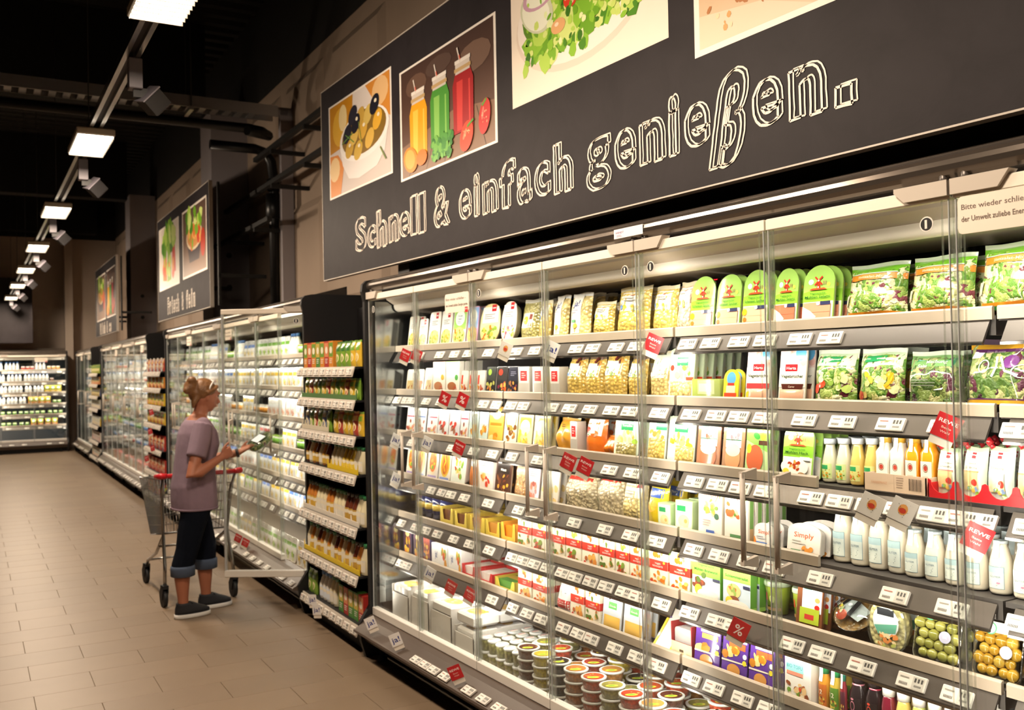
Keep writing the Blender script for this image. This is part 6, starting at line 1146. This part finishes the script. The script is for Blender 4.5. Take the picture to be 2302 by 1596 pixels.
for k, v in {'pot_red': (lambda: pot('#c9402f', '#d8d6d4'), 'white pot with red band'), 'pot_green': (lambda: pot('#6fa63a', '#9fc24a'), 'white pot with green band'), 'pot_blue': (lambda: pot('#5f8fd0', '#c9d6e6'), 'white pot with blue band'), 'pot_orange': (lambda: pot('#e09a3a', '#efe6d4'), 'white pot with orange band'), 'pot_brown': (lambda: pot('#7a4a34', '#5a3a2a'), 'white pot with brown band'),
             'pk_blue': (lambda: fpack('#4f7fd0', CH), 'sliced cheese pack with blue stripe'), 'pk_red': (lambda: fpack('#c93a34', MEAT), 'sausage pack with red stripe'), 'pk_green': (lambda: fpack('#6fae3a', GREENS), 'salad pack with green stripe'), 'pk_yellow': (lambda: fpack('#e3bd3a', CH), 'cheese pack with yellow stripe'), 'pk_white': (lambda: fpack('#d6d3cc', MEAT), 'pale ham pack'), 'pk_orange': (lambda: fpack('#e08a34', GOLD), 'snack pack with orange stripe'),
             'ct_orange': (lambda: fcart('#d98a2f', '#6f9a34'), 'small orange and green carton'), 'ct_green': (lambda: fcart('#4f8a3a', '#c9b04a'), 'small green carton'), 'ct_red': (lambda: fcart('#b5342c', '#d98a5a'), 'small red carton'), 'ct_yellow': (lambda: fcart('#dcb92e', '#5f8a34'), 'small yellow carton'), 'ct_white': (lambda: fcart('#e9e4da', '#b5c4d0'), 'small white carton'),
             'bt_cream': (lambda: fbot('#eadfba', '#2f7a4a', '#e9e4d6'), 'cream sauce bottle with green cap'), 'bt_amber': (lambda: fbot('#c9803a', '#2a3a2a', '#d9b04a'), 'amber sauce bottle'), 'bt_brown': (lambda: fbot('#6a3524', '#2a2420', '#c9a24a'), 'dark brown sauce bottle'), 'bt_yellow': (lambda: fbot('#e0b93a', '#3f7a3a', '#e9cf5a'), 'yellow sauce bottle'), 'bt_white': (lambda: fbot('#f0ece2', '#4f7fc0', '#dfe6ee'), 'white bottle with blue cap'),
             'bg_green': (lambda: fbag('#7fa63a', '#3f7a34'), 'green seasoning bag'), 'bg_yellow': (lambda: fbag('#dcb43a', '#7fae3a'), 'yellow crouton bag'), 'bg_red': (lambda: fbag('#b5483a', '#e0b060'), 'red seasoning bag'), 'bg_blue': (lambda: fbag('#5a6a9a', '#d9c9a0'), 'blue-grey seasoning bag')}.items(): STY[k] = v
WD = {'pot': .084, 'pk': .125, 'ct': .105, 'bt': .066, 'bg': .12}
def fill(site, Lr, z, lv, styles, where, x0, seed, maxn=99, step=1.06, xs=0.0, hsc=1.0, y0=.03, rows=1):
    r = random.Random(seed); y = Lr - .075; n = 0; block = 0; st = styles[0]
    while y > y0 + .08 and n < maxn:
        if block <= 0: st = r.choice(styles); block = r.randint(2, 5)
        block -= 1; w = WD[st.split('_')[0]]; base = proto(st)[0][0][0]
        if y - w < y0 + .02: break
        lean = .12 if base in ('pack', 'bag') else 0
        for q in range(rows):
            put(st, site, x0 + (w / 2 if base in ('bottle', 'cup') else .005) + q * (w * 1.05 if base in ('bottle', 'cup') else .1), y - w / 2, z + DEP[st] * math.sin(lean), w, proto(st)[2] * hsc, lean, r.uniform(-.03, .03), '%s, %s from left, %s of %s' % (STY[st][1], ordn(n), SHELFN[lv], where), 'goods in the ' + where)
        y -= w * step + (r.uniform(.0, .04) if block == 0 else 0); n += 1
    return n
SETS_B = [['pk_green', 'pot_green', 'bt_white', 'pk_blue'], ['pk_blue', 'pk_yellow', 'pk_white'], ['pk_yellow', 'pk_blue', 'pk_white', 'pot_orange'], ['pk_green', 'pk_red', 'pk_yellow', 'pot_green'], ['pk_yellow', 'pk_blue', 'pk_white'], ['pk_blue', 'pk_green', 'pk_yellow'], ['pk_green', 'pk_yellow', 'bg_green']]
SETS_C = [['pot_orange', 'pot_blue', 'ct_white'], ['ct_white', 'pot_red'], ['pot_green', 'pk_white'], ['pot_blue', 'ct_white', 'pot_orange'], ['pot_green', 'pot_blue'], ['pot_red', 'pot_blue', 'ct_white'], ['pk_white', 'ct_red']]
SETS_E = [['pot_orange', 'pot_red', 'bt_white'], ['bt_white', 'pot_brown'], ['ct_yellow', 'bt_white', 'pot_green'], ['ct_orange', 'bt_white', 'pot_green'], ['pot_green'], ['pot_green', 'ct_orange'], ['pot_blue']]
for lv in range(7):
    z = SHZ[lv] - .006 if lv < 6 else .202
    x0 = FRIDGE_SHELF_X + .01 if lv < 6 else .09
    fill(SB, 5.47, z, lv, SETS_B[lv], 'fridge behind woman', x0, 10 + lv, hsc=1.0 if lv < 6 else 1.1)
    fill(SCC, 5.2, z, lv, SETS_C[lv], 'fridge between far racks', x0, 20 + lv, step=1.35 if lv in (4, 6) else 1.12)
    if lv < 6: fill(SD, 3.1, z, lv, SETS_C[(lv + 2) % 7], 'far corner fridge', x0, 30 + lv, step=1.3)
    if lv < 6: fill(SE, 2.5, z, lv, SETS_E[lv], 'end wall fridge', x0, 40 + lv, step=1.08 if lv < 4 else 1.3, maxn=26)
# black racks between the fridges
RZL = [1.685, 1.483, 1.265, 1.033, .718, .430, .135]
def rack(site, W, label, sets, where, seed):
    t = empty('black_rack', site.o, site.a); tag(t, label, 'rack')
    mb = MB(); mb.box(.36, .40, 0, W, 0, 2.14, 'black'); mb.obj('back_panel', t)
    mb = MB(); mb.box(-.02, .4, 0, W, 0, .09, 'kick'); mb.obj('base', t)
    for lv, z in enumerate(RZL):
        mb = MB(); mb.box(-.075, .36, .01, W - .01, z + .018, z + .030, 'black'); sh = mb.obj('shelf', t)
        mb = MB(); mb.prism([(-.078, z + .032), (-.074, z + .032), (-.092, z - .030), (-.098, z - .030)], .01, W - .01, 'y', 'greyplastic'); mb.obj('tag_rail', sh)
        n = 9
        for k in range(n): link('price_tag', tag_mesh(k % 5), sh, (-.094, (k + .5) * W / n, z), (0, TT * .5, 0))
        # cardboard tray fronts
        c = (None, '#5a7f4a', '#d9cfb8', '#e3c21e', '#e6ded0', '#e3c21e', None)[lv]
        if c and sets is RSETS:
            half = W * .5 if lv in (2, 3) else W * .97
            a0 = .03 if lv != 2 else W * .5
            mb = MB(); pr = []; nn = 8
            for k in range(nn):
                y0, y1 = a0 + half * k / nn, a0 + half * (k + 1) / nn; pr += [(y0, .062), (y0 + .012, .03), (y1 - .012, .03), (y1, .062)]
            mb.prism([(a0, 0)] + [(q[0], q[1]) for q in pr] + [(a0 + half, 0)], -.062, -.058, 'x', 'print', c); o = mb.obj('card_tray', sh); o.location = (0, 0, z + .031)
        gap = (RZL[lv - 1] - z - .07) if lv else .25
        for q in sets[lv]:
            a, b_, ss = q; r = random.Random(seed + lv); y = b_ * W - .01; i = 0
            while y > a * W + .05:
                st = ss[i % len(ss)] if len(ss) > 2 else ss[(i // 3) % len(ss)]; w = min(WD[st.split('_')[0]], .085); base = proto(st)[0][0][0]; h = min(proto(st)[2], gap)
                x = -.045 + (w / 2 if base in ('bottle', 'cup') else .0)
                put(st, site, x, y - w / 2, z + .031, w, h, 0, r.uniform(-.03, .03), '%s, %s from left, %s of %s' % (STY[st][1], ordn(i + (20 if a > .7 else 10 if a > .3 else 0)), SHELFN[lv] if lv < 6 else 'base', where), 'goods on the ' + where, depth_scale=.8)
                y -= w * 1.05; i += 1
    return t
RSETS = [[(.0, .42, ['bg_green', 'bg_yellow']), (.44, 1, ['ct_orange', 'ct_red', 'ct_orange', 'ct_green'])], [(0, 1, ['bg_yellow', 'bg_red', 'bg_yellow', 'bg_green'])], [(.0, .48, ['bg_yellow', 'bg_red', 'bg_yellow']), (.5, 1, ['bg_blue', 'bg_green', 'bg_red', 'bg_green'])],
         [(0, .52, ['bt_cream', 'bt_yellow']), (.55, 1, ['bt_brown', 'bt_cream', 'bt_amber'])], [(0, .5, ['bt_cream', 'bt_brown']), (.5, 1, ['bt_amber', 'bt_cream'])], [(0, 1, ['bt_cream', 'bt_amber', 'bt_cream', 'bt_brown', 'bt_amber'])], [(0, .42, ['ct_green', 'ct_red', 'ct_green']), (.45, .78, ['bt_white', 'bt_cream']), (.8, 1, ['bg_green', 'bg_yellow'])]]
RSETS2 = [[(.0, 1, ['pk_red', 'bg_red', 'bg_blue'])], [(0, 1, ['bg_yellow', 'ct_orange', 'bg_red'])], [(0, 1, ['ct_orange', 'ct_yellow', 'bg_yellow'])], [(0, 1, ['bg_yellow', 'bg_yellow', 'bg_red'])], [(0, 1, ['bg_blue', 'ct_red', 'bg_red'])], [(0, 1, ['ct_red', 'ct_red', 'bg_red'])], [(0, 1, ['ct_red', 'bg_yellow', 'ct_red'])]]
RSETS3 = [[(.0, 1, ['bg_green', 'bg_yellow', 'bg_green'])], [(0, 1, ['ct_orange', 'bg_red', 'ct_orange'])], [(0, 1, ['bg_yellow', 'ct_yellow', 'bg_blue'])], [(0, 1, ['ct_white', 'bg_yellow', 'ct_white'])], [(0, 1, ['ct_white', 'ct_white', 'bg_yellow'])], [(0, 1, ['ct_white', 'ct_red', 'ct_white'])], [(0, 1, ['ct_white', 'ct_orange', 'ct_white'])]]
rack(sub(G, 0, .035), 1.12, 'narrow black rack of sauces and croutons beside the near fridge', RSETS, 'first rack', 1)
rack(sub(G, 0, 6.74), 1.25, 'narrow black rack with red packs beyond the woman', RSETS2, 'second rack', 2)
rack(sub(G, 0, 13.32), 1.36, 'farthest narrow black rack along the row', RSETS3, 'third rack', 3)
for i, (a, y, z) in enumerate(((-.135, .76, .19), (-.145, .64, .15))): flag('ja', G(a, y, z), ('upper', 'lower')[i] + ' one at the foot of the first rack', G, tilt=-.1, rz=.6)
for i, (y, z) in enumerate(((7.0, 1.22), (7.1, .98), (6.95, .78), (7.4, .62))): flag('rewe', G(-.15, y, z), 'on the second rack, %s from its top' % ordn(i), G, tilt=-.3, rz=.6)
for i, y in enumerate((2.9, 2.65)): flag('rewe', G(-.10, y + .0, .275), 'on the bumper behind the trolley, %s one' % ('left', 'right')[i], G, rz=.75)
mb = MB(); mb.box(.03, .36, -.0, .16, 0, .22, 'black', ch=.004); o = link('black_box', mb.mesh('black_box'), None, SA(.25, 5.11, 2.237)); tag(o, 'black box standing on the end of the near fridge', 'box')
# small price display at the back of the top shelf
mb = MB(); mb.box(0, .012, -.035, .035, 0, .05, 'black'); mb.box(-.002, .012, -.041, -.035, 0, .05, 'white'); mb.box(-.002, .012, .035, .041, 0, .05, 'white'); o = link('temperature_display', mb.mesh('temperature_display'), None, SA(.60, 2.98 - .21, 2.03)); tag(o, 'small black temperature display with red digits above the ham packs', 'display')
mb = MB(); mat('red_led', '#ff2a3a', .5, emit=3.0); draw(mb, .05, .04, [('t', '4.0', .5, .3, .5, '#ff2a3a')], lambda u, v, o: (-.003, -u, v + .005), 'red_led'); mb.obj('digits', o)
# ---------------------------------------------------------------- the woman
def remesh(mb, name, voxel, smooth=6, m='skin', parent=None):
    """melts overlapping limbs into one continuous surface"""
    me = mb.mesh(name); o = bpy.data.objects.new(name, me); COL.objects.link(o)
    r = o.modifiers.new('r', 'REMESH'); r.mode = 'VOXEL'; r.voxel_size = voxel; r.use_smooth_shade = True
    s = o.modifiers.new('s', 'SMOOTH'); s.factor = .5; s.iterations = smooth
    bpy.context.view_layer.update(); ev = bpy.data.meshes.new_from_object(o.evaluated_get(bpy.context.evaluated_depsgraph_get()))
    bpy.data.objects.remove(o); ev.name = name; ev.materials.clear(); ev.materials.append(MATS[m])
    for p in ev.polygons: p.use_smooth = True
    return link(name, ev, parent)
def ell(mb, c, r, m='print', n=14, k=8, rot=None):
    c = Vector(c); R = []
    for i in range(k + 1):
        a = PI * i / k; q = max(.02, math.sin(a)); ring = [Vector((r[0] * q * math.cos(2 * PI * j / n), r[1] * q * math.sin(2 * PI * j / n), -r[2] * math.cos(a))) for j in range(n)]
        R.append([c + (rot @ p if rot else p) for p in ring])
    mb.rings(R, m)
def loft(mb, rows, m='print', n=18, e=2.3):
    """stack of ovals (cx, cy, z, rx, ry)"""
    R = []
    for cx, cy, z, rx, ry in rows:
        ring = []
        for j in range(n):
            a = 2 * PI * j / n; c, s = math.cos(a), math.sin(a); ring.append((cx + rx * math.copysign(abs(c) ** (2 / e), c), cy + ry * math.copysign(abs(s) ** (2 / e), s), z))
        R.append(ring)
    mb.rings(R, m)
mat('skin', '#a86a50', .55, noise=.06, scale=9); mat('shirt', '#85707f', .9, noise=.16, scale=9, bump=.25); mat('jeans', '#0e121c', .95, noise=.2, scale=30, spec=.1); mat('cuff', '#46536a', .85, noise=.15, scale=30); mat('hair', '#7a5330', .5, noise=.35, scale=22, bump=.5); mat('shoe', '#1b1c22', .7); mat('sole', '#dcdad6', .6); mat('lips', '#8f4a40', .5); mat('strap', '#15151a', .5); mat('band', '#d9d6d2', .35)
W0 = (1.575, 6.95); woman = empty('person', (W0[0], W0[1], 0), .10); tag(woman, 'woman in a mauve t-shirt and rolled dark jeans holding a salad pack', 'person')
RF, LF = (-.10, -.085), (.115, .075)          # feet
RH = Vector((.185, -.222, 1.14)); LH = Vector((.46, .10, 1.125))    # hands: at the door handle, under the pack
RE, LE = Vector((-.10, -.245, .985)), Vector((.13, .235, 1.04)); RS, LS = Vector((.015, -.165, 1.325)), Vector((.035, .165, 1.325))
b_ = MB()
for (fx, fy), hy in ((RF, -.075), (LF, .075)):
    b_.tube([(fx - .015, fy, .055), (fx - .018, fy, .14), (fx - .022, fy, .27), (fx - .012, fy, .40), (fx * .75, fy, .50), (.005, hy, .80)], [.036, .037, .053, .056, .060, .085], n=12)
    ell(b_, (fx + .035, fy, .045), (.09, .036, .033))
loft(b_, [(.0, 0, .78, .12, .165), (-.005, 0, .88, .135, .18), (.0, 0, .98, .115, .155), (.01, 0, 1.08, .11, .145), (.025, 0, 1.2, .118, .155), (.025, 0, 1.30, .105, .165), (.028, 0, 1.36, .07, .11), (.035, 0, 1.40, .05, .055)])
b_.tube([(.035, 0, 1.36), (.055, 0, 1.42), (.07, 0, 1.48)], [.056, .050, .052], n=12)
HC = Vector((.088, 0, 1.535)); tilt = Matrix.Rotation(.20, 3, 'Y') @ Matrix.Rotation(.12, 3, 'Z')
def hp(x, y, z): return HC + tilt @ Vector((x, y, z))
ell(b_, HC, (.094, .074, .105), rot=tilt); ell(b_, hp(.035, 0, -.05), (.056, .055, .065), rot=tilt); ell(b_, hp(.052, 0, -.092), (.026, .028, .02), rot=tilt)
b_.tube([hp(.085, 0, .015), hp(.100, 0, -.012), hp(.112, 0, -.032), hp(.098, 0, -.040)], [.009, .011, .014, .012], n=8)
ell(b_, hp(.088, 0, -.064), (.014, .022, .008), rot=tilt); ell(b_, hp(.086, 0, .026), (.016, .05, .012), rot=tilt)
for s in (-1, 1): ell(b_, hp(-.008, s * .074, -.012), (.016, .009, .030), rot=tilt)
def arm(S, E, H): b_.tube([S, S.lerp(E, .25), S.lerp(E, .6), E, E.lerp(H, .25), E.lerp(H, .65), H], [.052, .050, .043, .040, .041, .032, .025], n=12)
RWR = Vector((.115, -.235, 1.105)); LWR = Vector((.385, .125, 1.10)); arm(RS, RE, RWR); arm(LS, LE, LWR)
def hand(wr, palm_end, side, curl, thumb):
    d = (palm_end - wr).normalized(); side = (Vector(side) - d * Vector(side).dot(d)).normalized(); up = d.cross(side)
    b_.rings([[wr + d * t + side * (w * math.cos(a)) + up * (h * math.sin(a)) for a in [2 * PI * j / 10 for j in range(10)]] for t, w, h in ((-.02, .023, .020), (.015, .030, .018), (.05, .038, .016), (.085, .038, .014))], 'print')
    for k, (o, ln) in enumerate(((-.029, .062), (-.010, .074), (.010, .070), (.028, .054))):
        p = wr + d * .08 + side * o; q = [p]; ang = 0.0
        for f in (.42, .32, .26): ang += curl; p = p + (d * math.cos(ang) + up * math.sin(ang)) * (ln * f); q.append(p)
        b_.tube(q, [.0092, .0088, .008, .007], n=8)
    p = wr + d * .022 + side * (-.030); t = Vector(thumb).normalized(); b_.tube([p, p + t * .028, p + t * .048 + d * .012, p + t * .055 + d * .032], [.012, .0105, .0095, .008], n=8)
hand(RWR, RH, (0, 0, -1), .95, (.35, -.05, .8)); hand(LWR, LH + Vector((.06, -.01, .055)), (.1, -1, 0), .25, (.2, -.5, .9))
body = remesh(b_, 'body', .0065, 4, 'skin', woman)
# clothes
c = MB()
loft(c, [(.0, 0, .742, .150, .188), (-.002, 0, .80, .150, .190), (-.004, 0, .90, .148, .188), (.002, 0, 1.0, .136, .172), (.012, 0, 1.1, .134, .166), (.03, 0, 1.19, .142, .170), (.03, 0, 1.27, .128, .172), (.026, 0, 1.332, .098, .155), (.022, 0, 1.358, .074, .118), (.022, 0, 1.366, .060, .100)])
for S, E in ((RS, RE), (LS, LE)): c.tube([S + Vector((.0, 0, .012)), S.lerp(E, .3), S.lerp(E, .62)], [.066, .070, .068], n=14)
for S in (RS, LS): ell(c, S + Vector((.004, -.012 if S.y > 0 else .012, .002)), (.062, .05, .060))
sh = remesh(c, 'tshirt', .008, 5, 'shirt', woman)
mb = MB(); mb.prism([(.135, 1.10), (.175, 1.10), (.175, 1.20), (.135, 1.20)], -.10, -.03, 'y', 'shirt'); 
mb = MB(); loft(mb, [(.0, 0, .738, .153, .191), (.0, 0, .752, .154, .192)]); sh2 = mb.mesh('hem'); sh2.materials.clear(); sh2.materials.append(MATS['shirt']); link('hem', sh2, sh)
c = MB(); loft(c, [(.0, 0, .73, .13, .172), (-.006, 0, .86, .145, .184), (0, 0, .97, .13, .165)])
for (fx, fy), hy in ((RF, -.082), (LF, .082)): c.tube([(fx - .016, fy, .315), (fx - .018, fy, .36), (fx * .85, fy, .46), (fx * .55, hy, .60), (.0, hy, .80)], [.076, .075, .078, .090, .105], n=14)
remesh(c, 'jeans', .008, 5, 'jeans', woman)
for fx, fy in (RF, LF):
    mb = MB(); mb.lathe([(.074, .290), (.0815, .293), (.0825, .345), (.080, .362), (.070, .364)], 'cuff', n=18, cx=fx - .016, cy=fy); mb.obj('jeans_cuff', woman)
    s = MB(); s.rings([[(fx + .045 + dx + rx * math.copysign(abs(math.cos(a)) ** .8, math.cos(a)), fy + ry * math.sin(a), z) for a in [2 * PI * j / 22 for j in range(22)]] for z, rx, ry, dx in ((.028, .122, .047, .002), (.05, .120, .047, 0), (.070, .100, .043, -.018), (.088, .074, .040, -.038), (.105, .056, .039, -.054))], 'shoe'); so = s.obj('shoe', woman)
    s = MB(); s.rings([[(fx + .047 + rx * math.copysign(abs(math.cos(a)) ** .8, math.cos(a)), fy + ry * math.sin(a), z) for a in [2 * PI * j / 22 for j in range(22)]] for z, rx, ry in ((.001, .124, .048), (.006, .128, .051), (.030, .127, .050))], 'sole'); s.obj('sole', so)
    s = MB()
    for k in range(5): z = .098 - k * .0075; x = fx + .008 + k * .019; s.tube([(x, fy - .030, z - .010), (x + .004, fy, z + .006), (x, fy + .030, z - .010)], .0035, 'strap', n=5)
    s.tube([(fx + .0, fy, .102), (fx + .02, fy - .03, .115), (fx + .04, fy - .035, .098)], .003, 'strap', n=5); s.obj('shoe_lace', so)
h = MB(); ell(h, hp(-.022, 0, .030), (.092, .085, .092), rot=tilt); ell(h, hp(-.075, 0, .0), (.045, .062, .062), rot=tilt); ell(h, hp(-.118, .0, .040), (.050, .048, .058), rot=tilt); ell(h, hp(-.128, -.02, .085), (.034, .034, .030), rot=tilt); ell(h, hp(-.15, -.012, .012), (.024, .03, .03), rot=tilt); h.tube([hp(-.07, -.03, -.02), hp(-.09, -.035, -.07), hp(-.085, -.03, -.11)], [.03, .022, .008], n=8)
for s in (-1, 1): h.tube([hp(.055, s * .05, .075), hp(.02, s * .080, .045), hp(-.03, s * .082, .01)], [.016, .016, .018], n=8)
hr = remesh(h, 'hair', .006, 12, 'hair', woman)
mb = MB(); mb.tube([hp(.040 - .02 * abs(math.cos(a)) - .035 * math.cos(a) ** 2, .083 * math.cos(a), .040 + .070 * math.sin(a)) for a in [PI * j / 16 for j in range(17)]], .0055, 'band', n=6); mb.obj('hair_band', woman)
for s in (-1, 1):
    mb = MB(); ell(mb, hp(.083, s * .032, .010), (.007, .011, .007), 'strap', 10, 6); mb.obj('eye', woman)
    mb = MB(); mb.tube([hp(.088, s * .014, .030), hp(.090, s * .034, .036), hp(.078, s * .054, .030)], [.003, .0042, .002], 'hair', n=5); mb.obj('eyebrow', woman)
mb = MB(); mb.tube([hp(.090, -.024, -.064), hp(.102, 0, -.062), hp(.090, .024, -.064)], [.002, .005, .002], 'lips', n=6); mb.obj('mouth', woman)
mb = MB(); d = (LWR - LE).normalized(); mb.tube([LWR - d * .028, LWR - d * .008], .034, 'strap', n=14); mb.obj('wrist_watch', woman)
# salad pack in her hand
mb = MB(); loft(mb, [(0, 0, 0, .085, .06), (0, 0, .008, .095, .068), (0, 0, .04, .10, .072)], 'salad_dark'); l = MB(); loft(l, [(0, 0, .040, .103, .075), (0, 0, .046, .104, .076), (0, 0, .055, .095, .068)], 'clear'); p = MB(); p.box(-.04, .04, -.05, .05, .0555, .0565, 'print', '#cfd9ea')
ang = math.radians(-34); pos = Vector((W0[0] + .535, W0[1] + .155, 1.150)); o = link('salad_pack', mb.mesh('salad_pack'), None, pos, (0.15, ang, .1)); link('lid', l.mesh('lid'), o); link('label', p.mesh('label'), o); tag(o, 'clear salad pack held up in the woman\'s left hand', 'salad pack')
# ---------------------------------------------------------------- shopping trolley
CT = empty('shopping_trolley', (1.675, 7.24, 0), .06); tag(CT, 'wire shopping trolley with red handle standing behind the woman', 'trolley')
def lerp3(a, b, t): return Vector(a).lerp(Vector(b), t)
TR = [(-.275, .02, .93), (.275, .02, .93), (.205, .90, .86), (-.205, .90, .86)]; BR = [(-.235, .08, .52), (.235, .08, .52), (.165, .74, .42), (-.165, .74, .42)]
mb = MB()
for P in (TR, BR): mb.tube([P[0], P[1], P[2], P[3], P[0]], .006, 'steel', n=6)
mb.obj('basket_rim', CT)
mb = MB()
for k, n in ((0, 20), (1, 26), (2, 16), (3, 26)):
    a0, a1, b0, b1 = TR[k], TR[(k + 1) % 4], BR[k], BR[(k + 1) % 4]
    for i in range(n + 1): mb.tube([lerp3(a0, a1, i / n), lerp3(b0, b1, i / n)], .0021, 'steel', n=4, caps=False)
    for j in range(1, 6): mb.tube([lerp3(a0, b0, j / 6), lerp3(a1, b1, j / 6)], .0026, 'steel', n=4, caps=False)
for i in range(1, 14): mb.tube([lerp3(BR[0], BR[1], i / 14), lerp3(BR[3], BR[2], i / 14)], .0021, 'steel', n=4, caps=False)
for i in range(1, 8): mb.tube([lerp3(BR[0], BR[3], i / 8), lerp3(BR[1], BR[2], i / 8)], .0026, 'steel', n=4, caps=False)
o = mb.obj('wire_basket', CT); o['kind'] = 'stuff'
for s in (-1, 1):
    mb = MB(); mb.tube([(s * .265, -.04, .955), (s * .25, .06, .80), (s * .235, .10, .50), (s * .245, .03, .30), (s * .255, .0, .15)], .0125, 'steel', n=8); mb.tube([(s * .235, .10, .50), (s * .20, .45, .32), (s * .16, .86, .20), (s * .155, .90, .15)], .0125, 'steel', n=8); mb.obj('frame_tube', CT)
mb = MB(); mb.tube([(-.23, .26, .40), (.23, .26, .40)], .009, 'steel', n=6); mb.tube([(-.16, .86, .20), (.16, .86, .20)], .009, 'steel', n=6); mb.obj('cross_bar', CT)
mb = MB(); mb.tube([(-.285, -.06, .955), (.285, -.06, .955)], .016, 'redplastic', n=10); hd = mb.obj('handle', CT)
for s in (-1, 1):
    mb = MB(); mb.tube([(s * .245, -.06, .955), (s * .29, -.055, .957), (s * .295, .05, .945)], [.019, .023, .018], 'redplastic', n=10); mb.obj('handle_end', hd)
for x, y in ((-.255, .0), (.255, .0), (-.155, .92), (.155, .92)):
    mb = MB(); mb.tube([(x - .014, y + .03, .065), (x + .014, y + .03, .065)], .065, 'rubber', n=20); w = mb.obj('caster_wheel', CT)
    mb = MB(); mb.tube([(x - .0165, y + .03, .065), (x + .0165, y + .03, .065)], .03, 'dark_grey', n=14); mb.obj('hub', w)
    mb = MB(); mb.prism([(y - .02, .16), (y + .025, .16), (y + .075, .10), (y + .06, .05), (y + .01, .055), (y - .015, .11)], x - .022, x - .017, 'x', 'rubber'); mb.prism([(y - .02, .16), (y + .025, .16), (y + .075, .10), (y + .06, .05), (y + .01, .055), (y - .015, .11)], x + .017, x + .022, 'x', 'rubber'); mb.box(x - .022, x + .022, y - .02, y + .04, .135, .16, 'rubber'); mb.obj('caster_fork', CT)
